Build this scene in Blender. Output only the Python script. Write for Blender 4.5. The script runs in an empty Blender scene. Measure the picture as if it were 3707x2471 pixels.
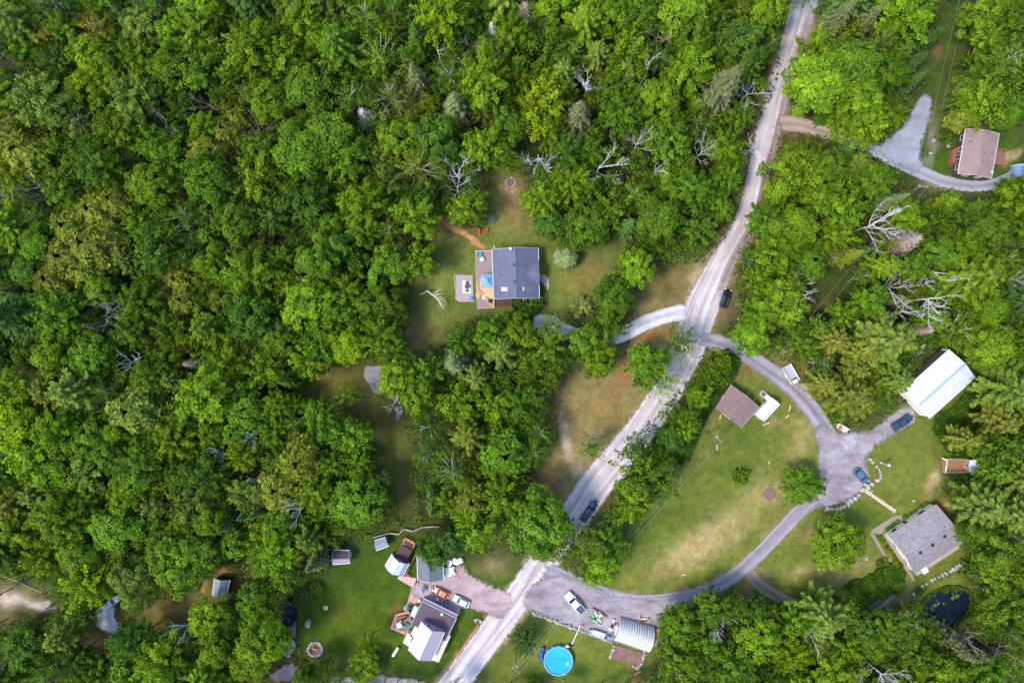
import bpy, math, random
import numpy as np
from mathutils import Vector, Matrix

# ------------------------------------------------------------------ camera, sky, sun, exposure
H = 165.0                      # camera height, metres
PPM = 15.0                     # photograph pixels per metre on the ground
CX, CY = 1853.5, 1235.5
scene = bpy.context.scene
cam_data = bpy.data.cameras.new("camera")
cam = bpy.data.objects.new("camera", cam_data)
scene.collection.objects.link(cam)
cam.location = (0, 0, H)
cam_data.sensor_width = 36.0
cam_data.lens = 36.0 * H * PPM / 3707.0
cam_data.clip_end = 6000.0
scene.camera = cam

SUN_EL = math.radians(57)
SH = Vector((0.92, 0.39, 0)).normalized()          # way the shadows fall
world = bpy.data.worlds.new("World")
scene.world = world
world.use_nodes = True
wn = world.node_tree.nodes
sky = wn.new("ShaderNodeTexSky")
sky.sky_type = 'NISHITA'
sky.sun_disc = False
sky.sun_elevation = SUN_EL
sky.sun_rotation = math.atan2(-SH.x, -SH.y)
wn["Background"].inputs[1].default_value = 0.15
world.node_tree.links.new(sky.outputs[0], wn["Background"].inputs[0])
sun_data = bpy.data.lights.new("sun", 'SUN')
sun_data.energy = 1.45
sun_data.angle = math.radians(12)
sun_data.color = (1.0, 0.93, 0.82)
sun = bpy.data.objects.new("sun", sun_data)
scene.collection.objects.link(sun)
sun.rotation_euler = Vector((SH.x * math.cos(SUN_EL), SH.y * math.cos(SUN_EL), -math.sin(SUN_EL))).to_track_quat('-Z', 'Y').to_euler()
scene.view_settings.view_transform = 'Standard'
scene.view_settings.look = 'None'
scene.view_settings.exposure = 1.62
scene.view_settings.gamma = 1.0
scene.view_settings.use_curve_mapping = False
scene.cycles.max_bounces = 5
scene.cycles.diffuse_bounces = 3
scene.cycles.glossy_bounces = 2
scene.cycles.transmission_bounces = 3
scene.cycles.transparent_max_bounces = 8

# ------------------------------------------------------------------ helpers
COL = scene.collection
random.seed(7)
rng = np.random.default_rng(11)
V2S = 3707 / 2352.0


def P(px, py, z=0.0):
    """photograph pixel -> the world point at height z"""
    k = (H - z) / H / PPM
    return Vector(((px - CX) * k, -(py - CY) * k, z))


def A(r, g, b, k=1.28):
    """albedo of a level surface that looks like this sRGB colour in the photograph"""
    def l(c):
        c /= 255.0
        return c / 12.92 if c <= 0.04045 else ((c + 0.055) / 1.055) ** 2.4
    return tuple(min(0.85, l(c) / k) for c in (r, g, b))


MATS = {}


def new_mat(name):
    m = bpy.data.materials.new(name)
    m.use_nodes = True
    nt = m.node_tree
    b = nt.nodes["Principled BSDF"]
    return m, nt, b


def mat(name, c, var=0.25, scale=3.0, rough=0.7, metal=0.0, c2=None, bump=0.0, spec=0.4, stretch=None, amount=0.5, coat=0.0, big=0.0):
    """plain procedural surface: colour broken up by two sizes of noise"""
    if name in MATS:
        return MATS[name]
    m, nt, b = new_mat(name)
    N, L = nt.nodes, nt.links
    tc = N.new("ShaderNodeTexCoord")
    mp = N.new("ShaderNodeMapping")
    if stretch:
        mp.inputs['Scale'].default_value = stretch
    L.new(tc.outputs['Object'], mp.inputs['Vector'])
    n1 = N.new("ShaderNodeTexNoise")
    n1.inputs['Scale'].default_value = scale
    n1.inputs['Detail'].default_value = 6
    n1.inputs['Roughness'].default_value = 0.65
    L.new(mp.outputs[0], n1.inputs['Vector'])
    r = N.new("ShaderNodeMapRange")
    r.inputs[1].default_value = 0.5 - 0.25 * (0.4 + amount)
    r.inputs[2].default_value = 0.5 + 0.25 * (0.4 + amount)
    L.new(n1.outputs[0], r.inputs[0])
    mx = N.new("ShaderNodeMix")
    mx.data_type = 'RGBA'
    lo = c2 if c2 else tuple(x * (1 - var) for x in c)
    hi = c if c2 else tuple(min(0.9, x * (1 + var)) for x in c)
    mx.inputs[6].default_value = (*lo, 1)
    mx.inputs[7].default_value = (*hi, 1)
    L.new(r.outputs[0], mx.inputs[0])
    out = mx.outputs[2]
    if big:                                # weathering: broad stains and run-off streaks
        for sc_, lo_, hi_ in ((0.5, 1 - big, 1 + big * .6), (2.2, 1 - big * .6, 1 + big * .5)):
            nb = N.new("ShaderNodeTexNoise"); nb.inputs['Scale'].default_value = sc_; nb.inputs['Detail'].default_value = 7; nb.inputs['Roughness'].default_value = .7
            L.new(mp.outputs[0], nb.inputs['Vector'])
            rb = N.new("ShaderNodeMapRange")
            for i_, x_ in enumerate((.32, .68, lo_, hi_)):
                rb.inputs[i_ + 1].default_value = x_
            L.new(nb.outputs[0], rb.inputs[0])
            sb = N.new("ShaderNodeVectorMath"); sb.operation = 'SCALE'
            L.new(out, sb.inputs[0]); L.new(rb.outputs[0], sb.inputs['Scale'])
            out = sb.outputs[0]
    L.new(out, b.inputs['Base Color'])
    b.inputs['Roughness'].default_value = rough
    b.inputs['Metallic'].default_value = metal
    b.inputs['Specular IOR Level'].default_value = spec
    b.inputs['Coat Weight'].default_value = coat
    if bump:
        n2 = N.new("ShaderNodeTexNoise")
        n2.inputs['Scale'].default_value = scale * 6
        n2.inputs['Detail'].default_value = 4
        L.new(mp.outputs[0], n2.inputs['Vector'])
        bp = N.new("ShaderNodeBump")
        bp.inputs['Strength'].default_value = bump
        bp.inputs['Distance'].default_value = 0.05
        L.new(n2.outputs[0], bp.inputs['Height'])
        L.new(bp.outputs[0], b.inputs['Normal'])
    MATS[name] = m
    return m


ROOT = {}


def tag(o, label=None, cat=None, group=None, kind=None):
    if label:
        o["label"] = label
    if cat:
        o["category"] = cat
    if group:
        o["group"] = group
    if kind:
        o["kind"] = kind
    return o


def thing(name, label, cat, loc=(0, 0, 0), rz=0.0, group=None):
    o = bpy.data.objects.new(name, None)
    o.empty_display_size = 0.3
    COL.objects.link(o)
    o.location = loc
    o.rotation_euler = (0, 0, rz)
    tag(o, label, cat, group)
    ROOT[o.name] = Vector(loc)
    return o


def link(name, me, parent=None, loc=None):
    o = bpy.data.objects.new(name, me)
    COL.objects.link(o)
    if parent:
        o.parent = parent
    if loc is not None:
        o.location = loc
    return o


class MB:
    """collects shapes, then links them as one mesh object"""

    def __init__(s):
        s.v, s.f = [], []

    def add(s, vs, fs):
        n = len(s.v)
        s.v += [tuple(p) for p in vs]
        s.f += [tuple(i + n for i in f) for f in fs]
        return s

    def box(s, cx, cy, cz, sx, sy, sz, rz=0.0, tx=0.0, ty=0.0):
        """tx, ty: how much the top is narrowed on each side"""
        c, d = math.cos(rz), math.sin(rz)
        vs = []
        for k in (-1, 1):
            for i, j in ((-1, -1), (1, -1), (1, 1), (-1, 1)):
                x = i * (sx / 2 - (tx if k > 0 else 0))
                y = j * (sy / 2 - (ty if k > 0 else 0))
                vs.append((cx + x * c - y * d, cy + x * d + y * c, cz + k * sz / 2))
        return s.add(vs, [(3, 2, 1, 0), (4, 5, 6, 7), (0, 1, 5, 4), (1, 2, 6, 5), (2, 3, 7, 6), (3, 0, 4, 7)])

    def prism(s, poly, z0, z1):
        n = len(poly)
        a = sum(poly[i][0] * poly[(i + 1) % n][1] - poly[(i + 1) % n][0] * poly[i][1] for i in range(n))
        if a < 0:
            poly = poly[::-1]
        vs = [(p[0], p[1], z0) for p in poly] + [(p[0], p[1], z1) for p in poly]
        fs = [tuple(range(n - 1, -1, -1)), tuple(range(n, 2 * n))]
        fs += [(i, (i + 1) % n, n + (i + 1) % n, n + i) for i in range(n)]
        return s.add(vs, fs)

    def slab(s, top, t):
        """plate whose upper face is the 3D polygon top, t thick"""
        n = len(top)
        vs = [tuple(p) for p in top] + [(p[0], p[1], p[2] - t) for p in top]
        a = sum(top[i][0] * top[(i + 1) % n][1] - top[(i + 1) % n][0] * top[i][1] for i in range(n))
        up, dn = tuple(range(n)), tuple(range(2 * n - 1, n - 1, -1))
        fs = [up, dn] + [(i, n + i, n + (i + 1) % n, (i + 1) % n) for i in range(n)]
        if a < 0:
            fs = [f[::-1] for f in fs]
        return s.add(vs, fs)

    def bar(s, a, b, w, h=None):
        """square beam from a to b (3D), w wide, h high"""
        a, b = Vector(a), Vector(b)
        h = h or w
        d = (b - a).normalized()
        up = Vector((0, 0, 1)) if abs(d.z) < 0.95 else Vector((1, 0, 0))
        x = d.cross(up).normalized() * (w / 2)
        y = x.cross(d).normalized() * (h / 2)
        vs = [a - x - y, a + x - y, a + x + y, a - x + y, b - x - y, b + x - y, b + x + y, b - x + y]
        return s.add(vs, [(3, 2, 1, 0), (4, 5, 6, 7), (0, 1, 5, 4), (1, 2, 6, 5), (2, 3, 7, 6), (3, 0, 4, 7)])

    def tube(s, pts, rad, n=6):
        pts = [Vector(p) for p in pts]
        if not isinstance(rad, (list, tuple)):
            rad = [rad] * len(pts)
        vs, fs = [], []
        for i, p in enumerate(pts):
            d = (pts[min(i + 1, len(pts) - 1)] - pts[max(i - 1, 0)]).normalized()
            up = Vector((0, 0, 1)) if abs(d.z) < 0.9 else Vector((1, 0, 0))
            x = d.cross(up).normalized()
            y = x.cross(d)
            for k in range(n):
                t = 2 * math.pi * k / n
                vs.append(p + (x * math.cos(t) + y * math.sin(t)) * rad[i])
        for i in range(len(pts) - 1):
            for k in range(n):
                fs.append((i * n + k, i * n + (k + 1) % n, (i + 1) * n + (k + 1) % n, (i + 1) * n + k))
        m = (len(pts) - 1) * n
        fs.append(tuple(range(n - 1, -1, -1)))
        fs.append(tuple(range(m, m + n)))
        return s.add(vs, fs)

    def lathe(s, prof, n=20, cx=0.0, cy=0.0, sx=1.0, sy=1.0):
        vs, fs = [], []
        for r, z in prof:
            for k in range(n):
                t = 2 * math.pi * k / n
                vs.append((cx + r * sx * math.cos(t), cy + r * sy * math.sin(t), z))
        for i in range(len(prof) - 1):
            for k in range(n):
                fs.append((i * n + k, i * n + (k + 1) % n, (i + 1) * n + (k + 1) % n, (i + 1) * n + k))
        fs.append(tuple(range(n - 1, -1, -1)))
        fs.append(tuple(range((len(prof) - 1) * n, len(prof) * n)))
        return s.add(vs, fs)

    def loft(s, rings, cap=True):
        n = len(rings[0])
        vs = [p for r in rings for p in r]
        fs = []
        for i in range(len(rings) - 1):
            for k in range(n):
                fs.append((i * n + k, i * n + (k + 1) % n, (i + 1) * n + (k + 1) % n, (i + 1) * n + k))
        if cap:
            fs.append(tuple(range(n - 1, -1, -1)))
            m = (len(rings) - 1) * n
            fs.append(tuple(range(m, m + n)))
        return s.add(vs, fs)

    def blob(s, cx, cy, cz, rx, ry, rz, seed=0, rough=0.18, rot=0.0, nu=9, nv=5):
        r = random.Random(seed)
        c, d = math.cos(rot), math.sin(rot)
        vs = [(cx, cy, cz - rz * 0.9)]
        for j in range(1, nv):
            ph = -math.pi / 2 + math.pi * j / nv
            for i in range(nu):
                t = 2 * math.pi * (i + 0.5 * (j % 2)) / nu
                k = 1 + r.uniform(-rough, rough)
                x, y = rx * k * math.cos(ph) * math.cos(t), ry * k * math.cos(ph) * math.sin(t)
                vs.append((cx + x * c - y * d, cy + x * d + y * c, cz + rz * k * math.sin(ph)))
        vs.append((cx, cy, cz + rz * 0.95))
        fs = [(0, 1 + (i + 1) % nu, 1 + i) for i in range(nu)]
        for j in range(nv - 2):
            a, b = 1 + j * nu, 1 + (j + 1) * nu
            fs += [(a + i, a + (i + 1) % nu, b + (i + 1) % nu, b + i) for i in range(nu)]
        t, a = len(vs) - 1, 1 + (nv - 2) * nu
        fs += [(t, a + i, a + (i + 1) % nu) for i in range(nu)]
        return s.add(vs, fs)

    def mesh(s, name, m, off=None, smooth=False):
        me = bpy.data.meshes.new(name)
        v = s.v if off is None else [(p[0] - off[0], p[1] - off[1], p[2] - off[2]) for p in s.v]
        me.from_pydata(v, [], s.f)
        if m:
            me.materials.append(m)
        if smooth:
            me.polygons.foreach_set("use_smooth", [True] * len(me.polygons))
        me.update()
        return me

    def build(s, name, m, parent=None, smooth=False, local=False):
        """world coordinates, put into the frame of the thing it belongs to"""
        off = None if (local or parent is None) else ROOT[parent.name]
        o = link(name, s.mesh(name, m, off, smooth), parent)
        ROOT[o.name] = Vector((0, 0, 0)) if (local or parent is None) else ROOT[parent.name]
        return o


def solo(name, mb, m, label, cat, group=None, smooth=False, at=None):
    """a thing that is one mesh, its origin at its base"""
    if at is None:
        xs = [p[0] for p in mb.v]; ys = [p[1] for p in mb.v]
        at = Vector((sum(xs) / len(xs), sum(ys) / len(ys), min(p[2] for p in mb.v)))
    o = link(name, mb.mesh(name, m, at, smooth), None, at)
    tag(o, label, cat, group)
    ROOT[o.name] = Vector(at)
    return o


def inside(poly, X, Y):
    """numpy point in polygon"""
    r = np.zeros(X.shape, bool)
    n = len(poly)
    for i in range(n):
        x0, y0 = poly[i]
        x1, y1 = poly[(i + 1) % n]
        if y0 == y1:
            continue
        c = (Y < y0) != (Y < y1)
        r ^= c & (X < (x1 - x0) * (Y - y0) / (y1 - y0) + x0)
    return r


def blur(a, k, times=2):
    for _ in range(times):
        for ax in (0, 1):
            w = 2 * k + 1
            p = np.pad(a, [(k + 1, k) if ax == i else (0, 0) for i in (0, 1)], mode='edge')
            c = np.cumsum(p, axis=ax)
            a = (np.take(c, range(w, c.shape[ax]), axis=ax) - np.take(c, range(0, c.shape[ax] - w), axis=ax)) / w
    return a


def fract_noise(X, Y, seed, scale):
    """cheap smooth 2D noise from sums of sines, about -1..1"""
    r = random.Random(seed)
    out = np.zeros(X.shape)
    for k in range(9):
        a = r.uniform(0, 6.28); f = scale * r.uniform(0.5, 2.2); ph = r.uniform(0, 6.28)
        out += np.sin((X * math.cos(a) + Y * math.sin(a)) * f + ph + 1.3 * np.sin((Y * math.cos(a) - X * math.sin(a)) * f * 0.7 + ph * 2))
    return out / 4.0


def vs(*pts):
    """points read in the 2352-wide view of the photograph -> photograph pixels"""
    return [(x * V2S, y * V2S) for x, y in pts]
# ------------------------------------------------------------------ the ground
CLEAR = {   # open places between the trees, as seen
 'yard': vs((1005,500),(1040,512),(1065,525),(1110,528),(1128,500),(1128,455),(1108,425),(1112,402),(1150,392),(1195,400),(1216,440),(1212,490),(1235,530),(1290,560),(1340,572),(1390,562),(1420,543),(1445,562),(1428,588),(1412,612),(1400,630),(1385,650),(1368,690),(1362,735),(1325,748),(1290,728),(1250,715),(1215,735),(1150,712),(1110,718),(1060,738),(1010,772),(985,815),(940,815),(925,770),(950,730),(938,690),(945,650),(980,635),(1002,600),(1000,560)),
 'park': vs((1215,715),(1250,708),(1330,760),(1310,778),(1230,750)),
 'roadside': vs((1452,748),(1455,720),(1470,660),(1510,635),(1545,606),(1610,608),(1650,560),(1700,560),(1690,610),(1650,700),(1620,800),(1560,890),(1500,960),(1425,1010),(1440,1050),(1380,1170),(1330,1195),(1285,1170),(1290,1140),(1220,1128),(1250,1060),(1290,1000),(1275,950),(1290,880),(1310,858),(1395,858),(1436,810),(1452,782),(1410,788)),
 'road_top': vs((1815,0),(1895,0),(1862,80),(1825,170),(1800,260),(1770,380),(1740,480),(1700,570),(1660,570),(1700,470),(1715,400),(1735,300),(1780,210),(1790,110)),
 'suv_spot': vs((1640,650),(1688,630),(1694,690),(1682,725),(1650,760),(1630,740)),
 'ne_lane': vs((1760,250),(1800,240),(1850,265),(1930,290),(1925,312),(1860,310),(1800,305),(1760,320)),
 'glade_a': vs((675,892),(720,872),(780,850),(818,812),(838,830),(832,880),(790,902),(740,915),(690,905)),
 'glade_b': vs((832,838),(878,835),(885,880),(860,905),(872,938),(912,940),(922,970),(938,1010),(945,1080),(940,1130),(955,1180),(930,1212),(915,1150),(895,1090),(858,1030),(850,960),(800,938),(790,915),(828,900)),
 'sw_lawn': vs((690,1390),(735,1320),(760,1302),(760,1262),(808,1254),(860,1222),(930,1208),(1000,1196),(1045,1205),(1020,1222),(960,1240),(960,1290),(1010,1300),(1060,1270),(1110,1275),(1165,1255),(1175,1285),(1200,1285),(1290,1290),(1250,1330),(1190,1420),(1095,1568),(870,1568),(860,1545),(880,1500),(840,1470),(790,1530),(720,1500),(685,1480),(655,1480),(650,1385)),
 'sw_glade': vs((305,1425),(345,1388),(450,1360),(480,1325),(540,1305),(558,1330),(530,1372),(480,1400),(465,1428),(300,1442)),
 'sw_drive': vs((215,1400),(240,1382),(275,1390),(272,1432),(285,1450),(255,1455),(215,1440)),
 'w_patch': vs((-20,1330),(95,1350),(110,1400),(70,1420),(-20,1430)),
 's_drive': vs((610,1540),(680,1520),(690,1560),(600,1568)),
 's_glade': vs((180,1460),(260,1435),(275,1478),(200,1492)),
 'ne_strip': vs((2165,-10),(2232,-10),(2215,80),(2190,150),(2180,240),(2210,285),(2290,292),(2360,270),(2360,385),(2322,398),(2300,425),(2240,445),(2180,432),(2140,430),(2105,440),(2090,420),(2100,402),(2050,378),(2000,345),(2000,322),(2040,300),(2090,250),(2135,190),(2110,140),(2150,90)),
 'wire_glade': vs((1875,705),(1868,655),(1900,620),(1960,590),(1985,572),(1950,645),(1895,712)),
 'se_lane': vs((1600,800),(1640,760),(1700,798),(1770,830),(1820,830),(1860,900),(1905,975),(1930,992),(2010,985),(2040,955),(2075,925),(2085,880),(2170,795),(2245,860),(2255,900),(2260,990),(2170,1040),(2255,1052),(2255,1085),(2165,1090),(2180,1150),(2205,1200),(2215,1290),(2215,1330),(2240,1370),(2235,1425),(2190,1438),(2138,1420),(2128,1390),(2100,1380),(2060,1385),(2000,1395),(1975,1375),(1940,1345),(1830,1395),(1780,1370),(1740,1370),(1690,1350),(1600,1392),(1528,1402),(1508,1440),(1510,1500),(1480,1575),(1090,1575),(1190,1420),(1270,1290),(1330,1330),(1400,1330),(1440,1260),(1440,1200),(1500,1140),(1565,1090),(1570,1030),(1612,960),(1640,920),(1655,880),(1690,840),(1700,815),(1640,795)),
}
GX = np.concatenate([-np.geomspace(3000, 150, 14), np.arange(-140, 140.01, 0.55), np.geomspace(150, 3000, 14)])
GY = np.concatenate([-np.geomspace(3000, 108, 14), np.arange(-98, 98.01, 0.55), np.geomspace(108, 3000, 14)])
WX, WY = np.meshgrid(GX, GY)
GPX, GPY = WX * PPM + CX, -WY * PPM + CY          # photograph pixel of every ground vertex
wob = 9.0
QX = GPX + wob * fract_noise(WX, WY, 1, 0.9)
QY = GPY + wob * fract_noise(WX, WY, 2, 0.9)


def gmask(poly, soft=2):
    m = inside(poly, QX, QY).astype(float)
    return blur(m, soft, 2) if soft else m


FLOOR = np.array((0.036, 0.032, 0.017))
gc = np.empty(WX.shape + (3,))
gc[:] = FLOOR
n_a = fract_noise(WX, WY, 5, 0.16)[..., None]
gc += np.clip(n_a, -1, 1) * np.array((0.008, 0.012, 0.002))


def paint(m, c):
    global gc
    m = m[..., None] if m.ndim == 2 else m
    gc = gc * (1 - m) + np.array(c) * m


OLIVE, GREEN, TAN, BROWN = A(104, 116, 52), A(66, 88, 24), A(158, 138, 92), A(122, 98, 66)
grass_of = {'yard': OLIVE, 'park': OLIVE, 'roadside': A(128, 120, 76), 'road_top': A(104, 96, 66), 'ne_lane': BROWN, 'suv_spot': A(120, 108, 76), 'glade_a': A(98, 106, 44), 'glade_b': A(94, 102, 44),
            'sw_lawn': GREEN, 'sw_glade': A(104, 104, 46), 'sw_drive': BROWN, 'w_patch': A(110, 106, 62), 's_drive': BROWN, 's_glade': A(104, 90, 46), 'ne_strip': A(66, 88, 24),
            'wire_glade': A(58, 82, 22), 'se_lane': A(102, 112, 46)}
for k, p in CLEAR.items():
    paint(gmask(p, 5), grass_of[k])


def spot(vx, vy, rx, ry, rot, c, a=0.8, hard=1.0):
    """a worn or differently grown patch; centre and half axes in view units"""
    x, y = QX - vx * V2S, QY - vy * V2S
    t = math.radians(rot)
    u = (x * math.cos(t) + y * math.sin(t)) / (rx * V2S)
    w = (-x * math.sin(t) + y * math.cos(t)) / (ry * V2S)
    d = u * u + w * w
    paint(a * np.exp(-d ** hard), c)


DRY, SAND, SOIL, LUSH, STRAW = A(128, 110, 70), A(196, 146, 96), A(112, 78, 56), A(62, 88, 24), A(172, 150, 104)
for s_ in [(1185, 480, 40, 45, 0, DRY), (1175, 430, 30, 25, 0, A(142, 110, 84)), (1180, 440, 12, 8, 0, A(185, 160, 140)), (1250, 520, 40, 20, 20, DRY, .6), (1260, 640, 22, 60, 0, LUSH, .4),
           (1060, 700, 45, 14, 0, LUSH, .5), (970, 760, 40, 40, 0, DRY, .8), (1370, 620, 40, 25, 30, DRY, .7), (1320, 650, 50, 30, 0, A(118, 108, 50), .6), (1150, 560, 40, 12, 0, LUSH, .3), (1025, 508, 16, 12, 0, SAND, .8),
           (1530, 660, 60, 40, 0, A(108, 98, 54), .8), (1480, 715, 40, 14, -25, DRY, .8), (1600, 640, 14, 40, 15, A(178, 158, 128), .7), (1415, 830, 30, 60, 20, A(140, 112, 78), .9), (1380, 930, 60, 60, 0, A(134, 116, 70), .8), (1440, 850, 18, 40, 10, A(150, 112, 76), .8),
           (1300, 1010, 12, 55, -12, A(178, 158, 142), .9, 1.5), (1330, 1085, 25, 14, 40, A(172, 152, 136), .8), (1260, 1110, 30, 30, 0, BROWN, .8), (1495, 770, 26, 11, -25, A(150, 96, 66), .95, 1.5), (1530, 770, 14, 12, 0, A(160, 100, 60), .9),
           (1500, 1230, 60, 50, 0, A(80, 104, 28), .6), (1620, 1240, 115, 34, -35, A(172, 154, 106), .95), (1560, 1290, 70, 18, -20, A(160, 142, 96), .75), (1770, 1130, 50, 28, 0, A(162, 146, 100), .75), (1840, 1010, 24, 60, 15, A(154, 140, 90), .85), (1620, 960, 26, 22, 0, A(138, 118, 76), .7),
           (1700, 1000, 50, 45, 0, LUSH, .5), (1660, 1080, 80, 30, -30, LUSH, .5), (1780, 970, 20, 12, 0, A(150, 128, 84), .6), (1560, 1180, 60, 30, 0, LUSH, .5), (1720, 850, 30, 20, 30, A(128, 106, 66), .6), (1690, 1230, 30, 12, -35, STRAW, .5),
           (1800, 805, 26, 22, 30, A(160, 138, 100), .85), (1850, 850, 14, 30, -40, A(150, 122, 76), .6), (2140, 1110, 12, 34, 20, STRAW, .9), (2150, 1095, 9, 9, 0, A(200, 176, 140), .9), (2180, 1170, 14, 25, -30, A(140, 118, 78), .8), (2060, 1060, 45, 40, 0, A(106, 110, 46), .6),
           (1870, 1230, 60, 16, 0, A(140, 122, 78), .7), (1850, 1310, 40, 14, -10, STRAW, .55), (1940, 1310, 60, 30, -20, A(150, 130, 86), .6), (1790, 1200, 40, 25, -30, A(138, 124, 76), .6), (2000, 1190, 50, 25, 30, LUSH, .6), (1880, 1170, 40, 16, -15, LUSH, .5),
           (2050, 1345, 38, 8, -25, A(150, 134, 112), .85, 1.5), (1960, 1390, 90, 10, 8, A(96, 82, 66), .9, 2), (2060, 1375, 60, 10, -25, A(112, 98, 78), .9, 2), (2170, 1290, 60, 14, -25, A(96, 112, 34), .6), (2250, 1380, 30, 40, 0, A(74, 98, 18), .8),
           (1735, 1330, 30, 25, 40, A(132, 120, 94), .9), (1800, 1375, 50, 12, 20, A(110, 96, 72), .85),
           (1135, 1300, 35, 22, -10, A(150, 134, 100), .6), (1105, 1245, 40, 10, -5, A(78, 78, 34), .6), (850, 1440, 90, 60, 0, A(82, 100, 18), .5), (800, 1320, 40, 40, 0, A(44, 72, 16), .6), (910, 1400, 14, 14, 0, A(126, 94, 58), .7), (780, 1400, 20, 30, 0, A(86, 84, 30), .6),
           (700, 1450, 20, 50, 0, A(52, 74, 16), .7), (1300, 1540, 120, 30, 0, A(72, 96, 24), .6), (1460, 1545, 30, 8, 80, A(150, 120, 70), .6), (395, 1395, 55, 16, -10, A(140, 112, 66), .7), (520, 1312, 14, 7, 20, A(160, 116, 80), .8), (470, 1350, 6, 16, 10, A(164, 124, 88), .8),
           (90, 1390, 40, 12, 8, A(196, 182, 176), .9, 1.5), (30, 1375, 30, 16, 0, A(188, 174, 168), .9), (75, 1345, 40, 10, 20, A(128, 124, 80), .7), (330, 1470, 60, 18, 5, A(120, 98, 58), .7), (230, 1475, 18, 8, 0, A(170, 146, 120), .5),
           (2190, 200, 14, 70, 8, A(74, 92, 30), .6), (2155, 120, 10, 22, 8, A(110, 86, 60), .7), (2140, 330, 10, 60, 8, A(140, 130, 116), .8), (2250, 360, 26, 60, 0, A(52, 84, 16), .6), (2320, 360, 40, 12, -25, A(170, 150, 120), .7, 1.5), (2235, 282, 30, 18, 0, A(150, 116, 84), .7),
           (2170, 425, 40, 14, 10, A(168, 148, 128), .8), (760, 880, 60, 18, -10, A(96, 88, 40), .6), (880, 960, 40, 30, 20, A(92, 84, 40), .6), (1900, 690, 14, 20, 30, A(104, 84, 56), .6), (1850, 290, 60, 14, 8, A(158, 140, 126), .9)]:
    spot(*s_)
# worn shoulders of the roads
for pts_, c_, w_ in (([(1000, 1620), (1170, 1400), (1238, 1305), (1315, 1190), (1375, 1105), (1462, 1000), (1530, 900), (1583, 800), (1612, 705), (1660, 600), (1713, 500), (1739, 400), (1764, 300), (1790, 200), (1822, 100), (1860, -40)], A(146, 130, 104), 41), ([(1640, 785), (1700, 808), (1760, 845), (1825, 895), (1872, 950), (1905, 1010), (1912, 1070), (1895, 1130), (1845, 1165), (1795, 1218), (1740, 1275), (1680, 1325), (1600, 1365), (1520, 1380), (1440, 1380), (1350, 1362)], A(140, 124, 92), 22)):
    dd = np.full(GPX.shape, 1e9)
    for (x0_, y0_), (x1_, y1_) in zip(pts_[:-1], pts_[1:]):
        x0_, y0_, x1_, y1_ = x0_ * V2S, y0_ * V2S, x1_ * V2S, y1_ * V2S
        t_ = np.clip(((QX - x0_) * (x1_ - x0_) + (QY - y0_) * (y1_ - y0_)) / ((x1_ - x0_) ** 2 + (y1_ - y0_) ** 2), 0, 1)
        dd = np.minimum(dd, np.hypot(QX - x0_ - t_ * (x1_ - x0_), QY - y0_ - t_ * (y1_ - y0_)))
    paint(0.75 * np.clip((w_ * V2S - dd) / 14, 0, 1), c_)
# weedy brush ground beside the garage, road verges and hedge rows
paint(0.9 * gmask(vs((2245, 865), (2330, 930), (2340, 1060), (2250, 1050), (2180, 1050), (2140, 985), (2150, 950)), 4), A(58, 84, 22))
gc *= (1 + 0.13 * fract_noise(WX, WY, 21, 0.55) + 0.08 * fract_noise(WX, WY, 22, 2.0))[..., None].clip(0.5, 1.6)
gc = np.clip(gc, 0.004, 0.8)

PONDS = {'pond': [(3348, 2186), (3370, 2165), (3397, 2148), (3430, 2138), (3466, 2136), (3492, 2146), (3508, 2166), (3514, 2190), (3506, 2212), (3492, 2226), (3466, 2242), (3448, 2266), (3425, 2276), (3398, 2268), (3370, 2240), (3350, 2214)],
         'ditch_water': [(1034, 2160), (1054, 2166), (1064, 2190), (1072, 2230), (1068, 2270), (1066, 2312), (1038, 2306), (1030, 2250), (1030, 2200)]}
WZ = np.zeros(WX.shape)
_pc = (3432, 2205)
PONDS['pond'] = [(_pc[0] + (x - _pc[0]) * 1.02 + 3 * math.sin(i * 2.3), _pc[1] + (y - _pc[1]) * 1.02 + 3 * math.cos(i * 3.1)) for i, (x, y) in enumerate(PONDS['pond'])]
for p in PONDS.values():
    WZ -= 1.1 * blur(inside(p, GPX, GPY).astype(float), 2, 2)
    paint(blur(inside(p, GPX, GPY).astype(float), 2, 1), (0.022, 0.021, 0.016))
WZ += 0.035 * fract_noise(WX, WY, 31, 0.4) * (np.abs(WX) < 150) - 0.05
gy, gx = WX.shape
gme = bpy.data.meshes.new("ground")
gv = np.stack([WX, WY, WZ], -1).reshape(-1, 3)
idx = np.arange(gx * gy).reshape(gy, gx)
gf = np.stack([idx[:-1, :-1], idx[:-1, 1:], idx[1:, 1:], idx[1:, :-1]], -1).reshape(-1, 4)


def quads_mesh(me, v, f):
    me.vertices.add(len(v))
    me.vertices.foreach_set("co", np.ascontiguousarray(v, dtype=np.float32).ravel())
    me.loops.add(f.size)
    me.loops.foreach_set("vertex_index", np.ascontiguousarray(f, dtype=np.int32).ravel())
    me.polygons.add(len(f))
    me.polygons.foreach_set("loop_start", np.arange(0, f.size, f.shape[1], dtype=np.int32))
    me.update(calc_edges=True)
    return me


quads_mesh(gme, gv, gf)
ca = gme.color_attributes.new("cover", 'FLOAT_COLOR', 'POINT')
ca.data.foreach_set("color", np.concatenate([gc.reshape(-1, 3), np.ones((gx * gy, 1))], 1).astype(np.float32).ravel())
gme.polygons.foreach_set("use_smooth", [True] * len(gme.polygons))

m, nt, b = new_mat("soil_and_grass")
N, L = nt.nodes, nt.links
at = N.new("ShaderNodeAttribute"); at.attribute_name = "cover"
tc = N.new("ShaderNodeTexCoord")


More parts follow.
